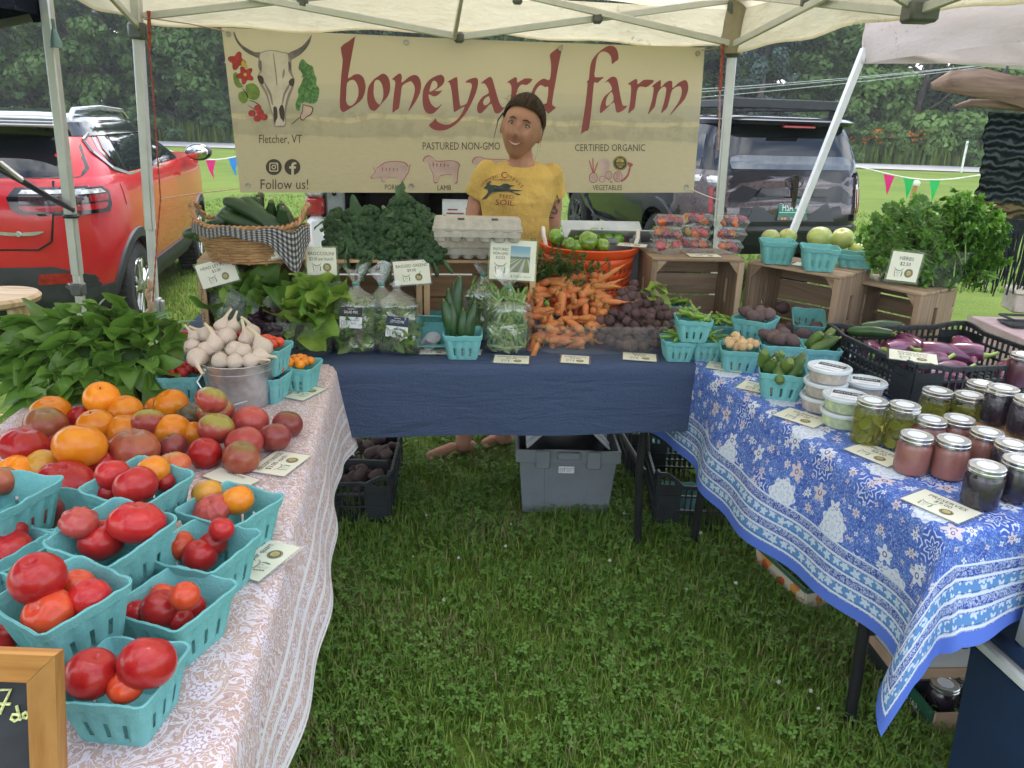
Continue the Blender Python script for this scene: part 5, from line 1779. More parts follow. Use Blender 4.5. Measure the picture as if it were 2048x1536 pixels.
# right table under the blue cloth
rex, rey = V((.232,-.973,0)), V((.973,.232,0))
rC = V((.885,1.37,0))
rL, rW = 1.46,.80
ro = rC - rex * rL
table('folding table under the blue flowered cloth on the right', ro, rex, rey, rL, rW, T - .002,.26)
g, right_fn = clothmesh(ro, rex, rey, rL, rW, T + .004,.0,.225,.34,.2, None, fold=(.075,8.5,.022,21.0), flare=.09, ns=170, ntt=110, seed=.6, tip=.34, wide=.17)
tag(g.obj('tablecloth', blue_cloth(rL + .225,-.34, rW + .2), smooth='all'), 'blue cotton cloth with white flowers and a striped border on the right table', 'tablecloth')
# price cards
PAPER = mat('card_paper',(.70,.69,.56),.5, var=.03, spec=.4)
LAM = filmmat('laminate',(.97,.98,.98),.5,.03,0, rough=.05)
CINK = mat('card_ink',(.05,.05,.05),.7, var=0)
CINK2 = mat('card_ink_soft',(.30,.31,.28),.7, var=.2, scale=60)
CRED, CGRN = mat('card_red',(.40,.12,.08),.7), mat('card_green',(.12,.26,.14),.7)
def flatM(p, a):
 return MTr(p) @ MRZ(a)
def standM(p, yaw, tilt=0, roll=0):
 return MTr(p) @ MRZ(yaw) @ MRX(mpi / 2 - tilt) @ MRZ(roll)
def put_text(parent, s, cx, cy, h, m, z=.0012, wmax=None, name='lettering', rot=0):
 vs, fs = text2d(s)
 k = h / .7
 w = (max(v[0] for v in vs) - min(v[0] for v in vs)) * k
 c = min(1, wmax / w) if wmax else 1
 cr, sr = mcos(rot), msin(rot)
 P = [(x * k * c,(y - .35) * k) for x, y in vs]
 return G().add([(cx + x * cr - y * sr, cy + x * sr + y * cr, z) for x, y in P], fs).obj(name, m, parent, smooth=False)
def skull_logo(parent, cx, cy, s, z=.0012):
 g = G()
 def poly(pts, mi, zz=0):
  vs, fs = flat([smoothloop([(cx + x * s, cy + y * s) for x, y in pts],2)])
  g.add([(x, y, z + zz) for x, y in vs], fs, mi)
 poly([(-.5,.5),(-.3,.3),(0,.22),(.3,.3),(.5,.5),(.35,.2),(0,.12),(-.35,.2)],0)
 poly([(-.18,.1),(0,.12),(.18,.1),(.14,-.15),(.08,-.5),(-.08,-.5),(-.14,-.15)],1)
 for sx in (-1,1):
  poly([(sx * .10,-.05),(sx * .17,.0),(sx * .15,-.12)][::sx],0,.0003)
 for k in range(4):
  poly([(-.38 + .03 * k - .07,.08 - .16 * k),(-.38 + .03 * k,.14 - .16 * k),(-.38 + .03 * k + .07,.06 - .16 * k),(-.38 + .03 * k,-.0 - .16 * k)],2 if k % 2 == 0 else 3,.0001 * k)
 poly([(.30,.16),(.40,.1),(.44,-.15),(.36,-.42),(.28,-.3),(.32,-.1)],3)
 return g.obj('skull_print',[CINK2, mat('card_bone',(.55,.54,.46),.7), CRED, CGRN], parent, smooth=False)
def seal_print(parent, cx, cy, r, z=.0012):
 g = G()
 for rr_, mi, zz in ((r,0,0),(r * .9,1,.0003),(r * .82,0,.0006),(r * .6,1,.0009)):
  g.add([(cx, cy, z + zz)] + [(cx + rr_ * mcos(a), cy + rr_ * msin(a), z + zz) for a in np.linspace(0,6.283,25)[:-1]],[(0,1 + k,1 + (k + 1) % 24) for k in range(24)], mi)
 return g.obj('seal_print',[mat('card_seal',(.10,.10,.085),.7), mat('card_gold',(.38,.31,.12),.7, var=.2, scale=90)], parent, smooth=False)
def card(label, M, w, h, title, price, grp='price cards', logo=True, small=1.0):
 t = thing('price_card', label, 'price card', M=M, group=grp)
 gbox((0,0,-.0003),(w + .012, h + .012,.0008)).obj('laminate', LAM, t)
 gbox((0,0,.0004),(w, h,.0008)).obj('paper', PAPER, t)
 put_text(t, title,0, h * .29, h * .125 * small, CINK, wmax=w * .86)
 if price:
  put_text(t, price,0, h * .10, h * .12 * small, CINK, wmax=w * .8)
 if logo:
  skull_logo(t,-w * .17,-h * .21, h * .36)
  seal_print(t, w * .18,-h * .21, h * .155)
 return t
# pulp berry baskets
def pulpmat():
 t = NT('pulp_turquoise')
 c = t.coord('Object')
 oi = t.n('ShaderNodeObjectInfo')
 f = t.noise(c,40,4,.7)
 cc = t.ramp(f,[(.3,(.14,.39,.40)),(.7,(.20,.48,.475))])
 cc = t.mix(t.math('MULTIPLY', oi.outputs['Random'],.35), cc,(.15,.42,.38))
 h = t.math('ADD', t.noise(c,260,3,.7), t.math('MULTIPLY', f,.7))
 return t.done(t.pbsdf(cc,.92, Specular_IOR_Level=.15, Normal=t.bump(h,.55,.003)))
PULP = pulpmat()
def basket_mesh(name, top, bot, h, seed=0):
 r = random.Random(seed)
 rc = top * .085
 NS, NC = 13,4                                # cells per side, per corner
 N = 4 * (NS + NC)
 def outline(hw, rc_):
  P = []
  for s in range(4):
   ca, sa = (1,0,-1,0)[s],(0,1,0,-1)[s]
   for k in range(NS):
    u = -1 + 2 * k / NS
    x, y = hw, u * (hw - rc_)
    P.append((x * ca - y * sa, x * sa + y * ca, ca, sa))
   for k in range(NC):
    a = (k / NC) * mpi / 2
    x, y = hw - rc_ + rc_ * mcos(a), hw - rc_ + rc_ * msin(a)
    P.append((x * ca - y * sa, x * sa + y * ca, ca * mcos(a) - sa * msin(a), sa * mcos(a) + ca * msin(a)))
  return P
 g = G()
 levels = [(0,0),(.10,1),(.16,1),(.38,1),(.48,1),(.72,1),(.78,0),(.80,2),(.98,2),(1.0,1.4),(.985,0)]
 wob = [r.uniform(-1,1) for _ in range(N)]
 wob = [(wob[i - 1] + wob[i] + wob[(i + 1) % N]) / 3 for i in range(N)]
 for (q, md) in levels:
  hw = (bot + (top - bot) * q) / 2
  for i,(x, y, nx, ny) in enumerate(outline(hw, rc)):
   k = i % (NS + NC)
   fl = (.0022 if (k % 4 in (0,1)) else -.0016) if md == 1 and k < NS and q < .75 else 0
   o = fl + (.0035 if md == 2 else .0015 if md == 1.4 else 0)
   z = h * q + (wob[i] * .004 if q > .75 else 0)
   g.v.append((x + nx * o + (wob[i] * .002 if q > .9 else 0), y + ny * o, z))
 L = len(levels)
 for j in range(L - 1):
  for i in range(N):
   k = i % (NS + NC)
   if j in (2,3) and k < NS and k in (2,6,10):
    continue                          # the drain slots are real openings
   i2 = (i + 1) % N
   g.f.append((j * N + i, j * N + i2,(j + 1) * N + i2,(j + 1) * N + i))
   g.m.append(0)
 # inner skin and floor
 b = len(g.v)
 inn = [(.985,-.001),(.72,-.003),(.48,-.003),(.38,-.003),(.16,-.003),(.05,-.006)]
 for (q, o) in inn:
  hw = (bot + (top - bot) * q) / 2
  for i,(x, y, nx, ny) in enumerate(outline(hw, rc)):
   g.v.append((x + nx * o, y + ny * o, h * q + (wob[i] * .004 if q > .75 else 0)))
 for j in range(len(inn) - 1):
  for i in range(N):
   k = i % (NS + NC)
   if j in (2,3) and k < NS and k in (2,6,10):
    continue
   i2 = (i + 1) % N
   g.f.append((b + j * N + i, b + (j + 1) * N + i, b + (j + 1) * N + i2, b + j * N + i2))
   g.m.append(0)
 for i in range(N):
  g.f.append(((L - 1) * N + i,(L - 1) * N + (i + 1) % N, b + (i + 1) % N, b + i))
  g.m.append(0)
 for base, flip in ((b + (len(inn) - 1) * N,0),(0,1)):
  f = tuple(base + i for i in range(N))
  g.f.append(f if not flip else f[::-1])
  g.m.append(0)
 return g.mesh(name, PULP,30)
QUART = [basket_mesh('quart_basket_%d' % k,.135,.101,.087, k) for k in range(3)]
PINT = [basket_mesh('pint_basket_%d' % k,.112,.084,.076,7 + k) for k in range(2)]
BASK = []
def basket(px, py, lift, yaw, label, kind='q', tilt=(0,0), grp='turquoise pulp baskets', base=None, sc=1.0):
 """px, py: the middle of the open rim in the photo"""
 h = (.087 if kind == 'q' else .076) * sc
 p_ = PZ(px, py,(T if base is None else base) + lift + h)
 me = random.choice(QUART if kind == 'q' else PINT)
 o = link('pulp_basket', me, None,(p_.x, p_.y, p_.z - h),(rad(tilt[0]), rad(tilt[1]), rad(yaw)), sc)
 tag(o, label, 'basket', grp)
 return o
# tomatoes
def tom_mesh(name, seed, ribs=0, amp=.0, flatn=.82, lop=.0):
 r = random.Random(seed)
 ph = [r.uniform(0,6.28) for _ in range(4)]
 am = [r.uniform(.4,1) for _ in range(4)]
 def fn(q):
  a = math.atan2(q.y, q.x)
  rho = math.hypot(q.x, q.y)
  w = 1 + lop * (.5 * msin(a + ph[0]) * rho + .35 * msin(2 * a + ph[1]) * rho)
  if ribs:
   rb = sum(am[i] * abs(mcos((ribs + i) * .5 * a + ph[i])) for i in range(2)) / 2
   w *= 1 - amp * (1 - rb) * min(1, rho * 1.5)
  if q.z > 0:
   w *= 1 - (.20 + amp * .5) * math.exp(-(rho / .26) ** 2)
  else:
   w *= 1 - .07 * math.exp(-(rho / .3) ** 2)
  return w
 g = G()
 g.ell((0,0,0),(1,1, flatn),28,18,0, None, fn)
 return g.mesh(name, mat('tomato_red'), 'all')
def tommat(name, c, c2, sh=None, shz=.25, rough=.3):
 t = NT(name)
 o = t.coord('Object')
 f = t.noise(o,2.0,4,.6)
 cc = t.ramp(f,[(.35, c),(.65, c2)])
 oi = t.n('ShaderNodeObjectInfo')
 hs = t.n('ShaderNodeHueSaturation', {'Color': cc})
 t.put(hs.inputs['Value'], t.math('MULTIPLY_ADD', oi.outputs['Random'],.35,.8))
 cc = hs.outputs[0]
 if sh:
  z = t.n('ShaderNodeSeparateXYZ', {0: o}).outputs[2]
  k = t.math('ADD', z, t.math('MULTIPLY_ADD', t.noise(o,5,4,.7),.7,-.35))
  cc = t.mix(t.ramp(k,[(shz,0),(min(.98, shz + .38),1)]), cc, sh)
 sp = t.ramp(t.noise(o,38,2),[(.66,0),(.72,.35)])
 cc = t.mix(sp, cc,(.62,.40,.22))
 return t.done(t.pbsdf(cc, rough, Coat_Weight=.3, Coat_Roughness=.10, Specular_IOR_Level=.28, Subsurface_Weight=.0))
MATS['tomato_red'] = tommat('tomato_red',(.38,.008,.012),(.46,.02,.016))
TM = {'red': MATS['tomato_red'], 'scarlet': tommat('tomato_scarlet',(.56,.045,.015),(.60,.075,.02)), 'orange': tommat('tomato_orange',(.76,.20,.006),(.80,.28,.012)),
  'pink': tommat('tomato_pink',(.40,.05,.045),(.44,.075,.055)), 'purple': tommat('tomato_purple',(.20,.032,.03),(.27,.05,.04),(.16,.09,.03),.55),
  'brown': tommat('tomato_brown',(.33,.06,.035),(.38,.11,.05),(.20,.14,.04),.5), 'shoulder': tommat('tomato_shoulder',(.36,.045,.04),(.42,.08,.05),(.30,.25,.045),.12),
  'yellow': tommat('tomato_yellow',(.60,.33,.04),(.62,.24,.03)), 'striped': tommat('tomato_striped',(.60,.16,.05),(.55,.06,.035),(.50,.34,.09),.35), 'green': tommat('tomato_green',(.36,.46,.13),(.46,.50,.18),(.56,.50,.22),.6,.2), 'dark': tommat('tomato_dark',(.09,.07,.035),(.12,.09,.04))}
TSH = {'round': tom_mesh('tomato_round',1,0,0,.94,.03), 'plump': tom_mesh('tomato_plump',2,5,.06,.86,.05), 'beef': tom_mesh('tomato_beef',3,7,.16,.76,.08), 'ribbed': tom_mesh('tomato_ribbed',4,9,.30,.72,.12), 'oval': tom_mesh('tomato_oval',5,0,0,.92,.08)}
_g = G()
for k in range(5):
 a = 2 * mpi * k / 5
 d, s = V((mcos(a), msin(a),0)), V((-msin(a), mcos(a),0))
 _g.add([s * .03, d * .16 + s * .05 + V((0,0,.03)), d * .33 + V((0,0,.06 - .05 * (k % 2))), d * .16 - s * .05 + V((0,0,.03)),-s * .03],[(0,1,2,3,4)])
_g.tube([(0,0,0),(.01,.02,.14)],[.045,.035],6)
CALYX = _g.mesh('calyx', mat('calyx_green',(.06,.12,.02),.7, var=.3, scale=4))
_g = G()
_g.lathe([(.13,.0),(.10,.015),(.05,.008),(0,.004)],10,0, None, lambda q, a: (q[0] * (1 + .25 * msin(3 * a + 1)), q[1] * (1 + .2 * mcos(4 * a)), q[2]))
SCAR = _g.mesh('stem_scar', mat('scar_tan',(.30,.21,.10),.9, var=.4, scale=9))
def tom(px, py, d, zc, col, shape, label, grp=None, rot=None, top='scar', base=T, cat='tomato', name='tomato'):
 """a tomato whose middle shows at a photo pixel, d pixels across; zc: height of its middle over the table"""
 p_ = PZ(px, py, base + zc)
 r = d / 2 * (p_ - V((0,0, CAM_H))).dot(_F) / CAM_F
 if zc <= .0:
  p_ = PZ(px, py, base + r * .8)
  r = d / 2 * (p_ - V((0,0, CAM_H))).dot(_F) / CAM_F
 rot = rot or (rgau(0,.28), rgau(0,.28), rund(0,6.28))
 o = link(name, TSH[shape], None, p_, rot, r)
 paint(o, TM[col])
 tag(o, label, cat, grp)
 fl = {'round': .94, 'plump': .86, 'beef': .76, 'ribbed': .72, 'oval': .92}[shape]
 dip = {'round': .80, 'plump': .775, 'beef': .72, 'ribbed': .65, 'oval': .80}[shape]
 if top:
  link('stem_scar' if top == 'scar' else 'calyx', SCAR if top == 'scar' else CALYX, o,(0,0, fl * dip + .004))
 return o
# leaves
def leaf(g, L, W, M, curl=.3, fold=.25, wave=0, n=5, mi=0, tipw=.6, seed=0, cols=2):
 r = random.Random(seed)
 vs, fs = [],[]
 ph = r.uniform(0,6.28)
 C = cols * 2 + 1
 for i in range(n + 1):
  u = i / n
  w = W * (msin(mpi * min(1, u ** tipw * .97 + .015))) ** .8
  z = L * curl * (-u * u) if curl > 0 else -L * curl * u * u
  for k in range(C):
   v = (k - cols) / cols
   zz = abs(v) * w * fold + wave * W * msin(u * 9 + ph + (3 if v > 0 else 0)) * abs(v) ** 2
   vs.append((v * w / 1, u * L, z + zz))
 for i in range(n):
  for k in range(C - 1):
   fs.append((i * C + k, i * C + k + 1,(i + 1) * C + k + 1,(i + 1) * C + k))
 return g.add(vs, fs, mi, M)
def rotto(d, roll=.0):
 """matrix turning local +y to direction d"""
 return (V(d).to_track_quat('Y', 'Z').to_matrix().to_4x4()) @ MRY(roll)
def leafball(cnt, R, L, W, seed, up=.3, **kw):
 """a loose mass of leaves filling an ellipsoid, for greens inside bags"""
 r = random.Random(seed)
 g = G()
 for k in range(cnt):
  d = V((r.gauss(0,1), r.gauss(0,1), r.gauss(0,1) + up)).normalized()
  c = V((d.x * R[0], d.y * R[1], d.z * R[2])) * r.uniform(.35,.95)
  dd = (d + V((r.gauss(0,.7), r.gauss(0,.7), r.gauss(0,.7)))).normalized()
  leaf(g, L * r.uniform(.6,1.2), W * r.uniform(.6,1.2), MTr(c) @ rotto(dd, r.uniform(0,6)), curl=r.uniform(-.4,.5), seed=k, mi=k % 3, **kw)
 return g
LET = [leafmat('lettuce_a',(.22,.36,.04),(.36,.50,.09),.4,.5,20), leafmat('lettuce_b',(.17,.32,.04),(.28,.45,.07),.4,.5,20), leafmat('lettuce_c',(.09,.21,.03),(.16,.30,.05),.35,.5,20)]
SAL = [leafmat('salad_a',(.14,.28,.04),(.26,.43,.08),.3,.5,20), leafmat('salad_b',(.07,.17,.03),(.13,.26,.055),.3,.5,20), leafmat('salad_c',(.22,.33,.08),(.30,.42,.14),.3,.5,20)]
PUR = [leafmat('purple_leaf',(.018,.008,.014),(.05,.015,.025),.1,.4,20)] * 3
FILM = filmmat('bag_film',(.985,.99,.99),1.0,.04,.55,15,.10)
FILM2 = filmmat('bag_film_open',(.98,.99,.99),.6,.13,1.0,20,.12)
CLEAR = filmmat('clear_tub',(.93,.95,.95),.16,.05,.15,8,.05)
# wooden crates along the back
WD = [woodmat('crate_wood_' + 'xyz'[k],(.40,.25,.13),(.54,.37,.21), k) for k in range(3)]
WG = [woodmat('crate_grey_' + 'xyz'[k],(.30,.21,.135),(.42,.31,.21), k) for k in range(3)]
def crate(label, a, b, D, z1, W3, gaps=(.004,.009)):
 """open towards the viewer; a, b: front top corners on plan, z1: height of its top"""
 a, b = V((a.x, a.y,0)), V((b.x, b.y,0))
 ex = (b - a).normalized()
 w = (b - a).length
 H = z1 - T - .002
 yaw = math.atan2(ex.y, ex.x)
 t = thing('wooden_crate', label, 'crate',(a.x, a.y, T + .002),(0,0, yaw), 'wooden crates along the back')
 th = .011
 nb = 2
 for z in (th / 2, H - th / 2):
  for k in range(nb):
   d = D / nb
   gbox((w / 2, d * (k + .5), z + .0008 * k),(w, d - gaps[0], th),0, None,.002).obj('board', W3[0], t)
 hb = (H - 2 * th) / 3
 for k in range(3):
  gp = gaps[1] if k != 1 else gaps[1] * .5
  gbox((w / 2, D - th / 2, th + hb * (k + .5)),(w - .002, th, hb - gp),0, None,.002).obj('board', W3[0], t)
 for x in (th * .8, w - th * .8):
  # end panel with a cut-out handle
  y0, y1, z0_, z1_ = .012, D - th - .001, th + .0005, H - th - .0005
  ym, zm = (y0 + y1) / 2,(z0_ + z1_) / 2
  hw, hh = .012,.048
  g = G()
  g.box((x,(y0 + ym - hw) / 2, zm),(.014, ym - hw - y0, z1_ - z0_),0, None,.0015)
  g.box((x,(y1 + ym + hw) / 2, zm),(.014, y1 - ym - hw, z1_ - z0_),0, None,.0015)
  g.box((x, ym,(z0_ + zm - hh) / 2),(.0136,2 * hw + .0004, zm - hh - z0_))
  g.box((x, ym,(z1_ + zm + hh) / 2),(.0136,2 * hw + .0004, z1_ - zm - hh))
  g.obj('end_panel', W3[2], t)
  gbox((x,.006, H / 2),(.022,.0115, H - 2 * th - .002),0, None,.002).obj('corner_post', W3[2], t)
  s = 1 if x < w / 2 else -1
  g = G()
  for z, sz in ((H - th - .0008,-1),(th + .0008,1)):
   lp = [(x + s * .011, z),(x + s * .048, z),(x + s * .011, z + sz * .045)]
   area = sum(p_[0] * q[1] - q[0] * p_[1] for p_, q in zip(lp, lp[1:] + lp[:1]))
   lp = lp if area > 0 else lp[::-1]
   gg = G()
   gg.prism(lp,0,.01,0, Matrix(((1,0,0,0),(0,0,-1,.016),(0,1,0,0),(0,0,0,1))))
   gg.obj('gusset', W3[0], t)
 return t
ZC = 1.03
cA = crate('warm brown wooden crate at the left end of the back row, under the cucumber basket', PZ(393,520, ZC), PZ(638,518, ZC),.25, ZC, WD)
cB0 = crate('brown wooden crate under the broccolini', PZ(655,520, ZC), PZ(843,520, ZC),.25, ZC, WD)
cB = crate('brown wooden crate under the egg cartons, zucchini inside', PZ(848,520, ZC), PZ(1072,522, ZC),.25, ZC, WD)
cC = crate('weathered wooden crate under the boxed flowers, right of the orange tub', PZ(1306,516, ZC), PZ(1490,519, ZC),.25, ZC, WG)
cD = crate('weathered wooden crate under the baskets of green tomatoes', PZ(1496,522,1.01), PZ(1680,553,1.01),.25,1.01, WG)
cE = crate('grey weathered wooden crate under the herbs, at the right end', PZ(1690,556,.97), PZ(1843,587,.97),.24,.97, WG)
# stencilled letters on the front edge of the left crate
for s_, z_ in (('MILL',.165),('VALLEY',.07)):
 vs, fs = text2d(s_)
 k = .010 / .7
 G().add([(.0065 + (y - .35) * k * .8,-.0006, z_ - x * k * 1.5) for x, y in vs],[f[::-1] for f in fs]).obj('stencil', mat('stencil_black',(.03,.025,.02),.9), cA, smooth=False)
# cucumber basket
CUKE = mat('cucumber_skin',(.016,.040,.014),.42, var=.35, scale=5, bump=.25, bscale=25, col2=(.035,.075,.024), rnd=.35)
CUKE2 = mat('zucchini_skin',(.014,.045,.012),.35, var=.3, scale=5, col2=(.03,.085,.02), rnd=.3)
PICK = mat('pickling_cucumber',(.030,.075,.016),.5, scale=4, col2=(.13,.20,.04), bump=.5, bscale=14, rnd=.3, stretch=(1,1,.7))
def cukemesh(name, L, r, bend, m, seed, neck=.75):
 q = random.Random(seed)
 n = 9
 pts, rs = [],[]
 for i in range(n + 1):
  u = i / n
  pts.append((bend * (4 * u * (1 - u)), q.uniform(-.002,.002), L * (u - .5)))
  rs.append(r * min(1,(msin(mpi * (u * .94 + .03))) ** .24) * (1 - .12 * (u - .5)) * (neck if u > .85 else 1))
 g = G()
 g.tube(pts, rs,12)
 g.tube([pts[-1],(pts[-1][0], pts[-1][1], pts[-1][2] + .010)],[.004,.0045],6,1)
 return g.mesh(name,[m, mat('stem_tan',(.22,.20,.09),.8)],60)
CK = [cukemesh('cucumber_%d' % k,.20,.026,(.012,-.008,.02)[k], CUKE, k) for k in range(3)]
pb = PZ(490,533, ZC)
bk = thing('wicker_basket', 'oval willow basket with a checked cloth, heaped with dark cucumbers', 'basket',(pb.x - .002, pb.y + .105, ZC),(0,0,.12))
WIL = mat('willow',(.26,.135,.055),.6, var=.35, scale=30, col2=(.42,.25,.11), bump=.3, bscale=120, rnd=.35)
NR = 13
def ov(z):
 q = z / .115
 return .135 + .045 * q,.085 + .035 * q
for r_ in range(NR):
 z = .008 + r_ * .0085
 a_, b_ = ov(z)
 pts = []
 for k in range(97):
  th = 2 * mpi * k / 96
  o = .0035 * mcos(th * 16 + mpi * (r_ % 2))
  pts.append(((a_ + o) * mcos(th),(b_ + o) * msin(th), z + .0012 * msin(th * 5 + r_) + .022 * max(0, abs(mcos(th)) - .80) * 2.5 * (r_ / NR)))
 G().tube(pts,.0048,6, caps=False).obj('willow_strand', WIL, bk)
for s in (0,1):
 pts = []
 for k in range(121):
  th = 2 * mpi * k / 120
  a_, b_ = ov(.122)
  z = .122 + .05 * smst(abs(mcos(th)),.86,1) + .012 * smst(abs(mcos(th)),.6,.9)
  pts.append(((a_ + .005 * mcos(th * 30 + s * mpi)) * mcos(th),(b_ + .005 * mcos(th * 30 + s * mpi)) * msin(th), z + .005 * msin(th * 30 + s * mpi)))
 G().tube(pts,.0058,6, caps=False).obj('rim_braid', WIL, bk)
for k in range(16):
 th = 2 * mpi * k / 16
 a0, b0 = ov(0)
 a1, b1 = ov(.118)
 G().tube([(a0 * mcos(th), b0 * msin(th),0),(a1 * mcos(th), b1 * msin(th),.12)],.004,5).obj('willow_stake', WIL, bk)
G().lathe([(0,.004),(1,.004),(1,.009),(0,.009)],32,0, Matrix.Diagonal((.132,.082,1,1))).obj('basket_floor', WIL, bk)
t = NT('gingham')
uv, s_, v_ = uvsep(t)
f1 = t.math('GREATER_THAN', t.math('FRACT', t.math('MULTIPLY', s_,70)),.5)
f2 = t.math('GREATER_THAN', t.math('FRACT', t.math('MULTIPLY', v_,70)),.5)
GING = t.done(t.pbsdf(t.ramp(t.math('MULTIPLY', t.math('ADD', f1, f2),.5),[(0,(.40,.38,.34)),(.5,(.11,.11,.12)),(1,(.022,.024,.03))], 'CONSTANT'),.9))
g = G()
KM = bk.matrix_basis
def naps(u, v):
 th = -2.75 + 2.55 * u
 a_, b_ = ov(.12)
 q = v - .35
 if q < 0:
  k = 1 + q * 1.1
  z = .118 + .01 * msin(u * 22) + q * .12
 else:
  k = 1.055 + .02 * msin(u * 19)
  z = .128 - q * (.05 + .17 * math.exp(-((u - .80) / .16) ** 2)) + .006 * msin(u * 22)
 return ((a_ * k) * mcos(th),(b_ * k) * msin(th) - .006 * (q > 0), z + (.02 * (1 - min(1, abs(q) * 9)) * 0))
g.grid(naps,60,12, uvfn=lambda u, v: (u * .44, v * .16))
g.obj('checked_cloth', GING, bk, smooth='all')
cu = [(445,437,88,4,0),(412,450,20,-20,1),(493,425,-28,15,2),(527,432,-50,0,0),(497,440,-12,5,1),(538,447,-30,-5,2),(473,420,30,20,0),(510,408,75,30,1),(515,405,70,-10,2),(543,418,80,10,0),(566,420,85,5,1),(566,433,80,-8,2),(486,450,-8,0,0),(430,462,10,5,1),(560,452,-60,0,1),(578,447,-70,5,0)]
lab3 = ['lying across the left rim', 'at the left handle', 'leaning on the pile', 'in the middle of the pile', 'standing at the back']
for i,(x, y, ang, pit, k) in enumerate(cu):
 p_ = PY(x, y + (34 if ang > 60 else 14 if abs(ang) > 40 else 4), pb.y + .07 + .05 * random.random() + (.05 if y < 425 else 0))
 d = V((mcos(rad(ang)),-.35 * mcos(rad(pit * 2)) if ang > 60 else -.25, msin(rad(ang)))).normalized()
 if i == 0:
  d = V((1,-.15,-.05)).normalized()
 o = link('cucumber', CK[k], None, p_, d.to_track_quat('Z', 'X').to_euler(), rund(.82,.98))
 tag(o, 'fat dark green cucumber lying across the left rim of the willow basket' if i == 0 else 'dark green cucumber heaped in the willow basket', 'cucumber', 'cucumbers in the willow basket')
# broccolini
BRM = [leafmat('broccolini_floret',(.020,.052,.022),(.045,.095,.035),.1,.8,90,.4), leafmat('broccolini_leaf',(.055,.11,.055),(.10,.17,.085),.3,.6,14,.4), mat('broccolini_stem',(.10,.17,.07),.6)]
FL_ = []
for s in range(3):
 r = random.Random(s)
 g = G()
 g.tube([(0,0,-.05),(.004,0,-.02),(0,0,0)],[.005,.006,.007],6,1)
 for k in range(26):
  d = V((r.gauss(0,1), r.gauss(0,1), abs(r.gauss(0,.9)))).normalized()
  c = d * .021 + V((0,0,.002))
  g.ell(c,(.0085,.0085,.0075),7,5,0, None, lambda q: 1 + .22 * msin(q.x * 9 + k) * msin(q.y * 9) * mcos(q.z * 8))
 FL_.append(g.mesh('floret_%d' % s,[BRM[0], BRM[2]], 'all'))
BLF = []
for s in range(3):
 g = G()
 leaf(g,.085,.026, Matrix.Identity(4), curl=(.5,.2,-.2)[s], fold=.35, wave=.25, n=7, seed=s)
 g.tube([(0,-.02,0),(0,.06,.002)],[.0025,.001],5,1)
 BLF.append(g.mesh('broccolini_leaf_%d' % s,[BRM[1], BRM[2]], 'all'))
pc = PZ(772,518, ZC)
br = thing('broccolini_heap', 'big heap of dark green broccolini bunches on a crate left of the eggs', 'broccolini',(pc.x, pc.y + .06, ZC))
for k in range(215):
 while 1:
  x, y = rund(662,878), rund(402,520)
  top = 440 - 12 * msin((x - 660) / 45) if x < 745 else 402 + abs(x - 805) * .75
  if y > top and not (x > 865 and y < 440):
   break
 f_ = (y - top) / (520 - top)
 p_ = PY(x, y, pc.y + .20 - .20 * f_ + rund(-.03,.03)) - br.location
 d = (V((0,-.55,.5)) + V((rgau(0,.45), rgau(0,.3), rgau(0,.35)))).normalized()
 o = link('floret', random.choice(FL_), br, p_, d.to_track_quat('Z', 'X').to_euler(), rund(1.0,1.6))
for k in range(34):
 x, y = rund(664,876), rund(410,525)
 top = 440 if x < 745 else 402 + abs(x - 805) * .75
 if y < top + 4:
  continue
 f_ = (y - top) / (525 - top)
 p_ = PY(x, y, pc.y + .18 - .21 * f_) - br.location
 d = (V((rgau(0,.7),-.55, rgau(.05,.6)))).normalized()
 link('leaf', random.choice(BLF), br, p_, rotto(d, rund(-1.2,1.2)).to_euler(), rund(.5,.85))
for x, y, dx, dz in ((693,505,-.1,-.8),(725,520,.05,-1),(770,522,.15,-.9),(672,440,-1,.1),(860,440,.9,.3),(800,400,.3,.8),(715,432,-.2,.9),(745,520,-.3,-1)):
 p_ = PY(x, y, pc.y - .03) - br.location
 link('leaf', random.choice(BLF), br, p_, rotto(V((dx,-.4, dz)).normalized(),.3).to_euler(),.85)
G().lathe([(.13,0),(.15,.03),(.12,.09),(.05,.12),(0,.125)],20,0, MTr((0,.12,0)) @ Matrix.Diagonal((1,.6,1,1))).obj('stalk_core', BRM[0], br)
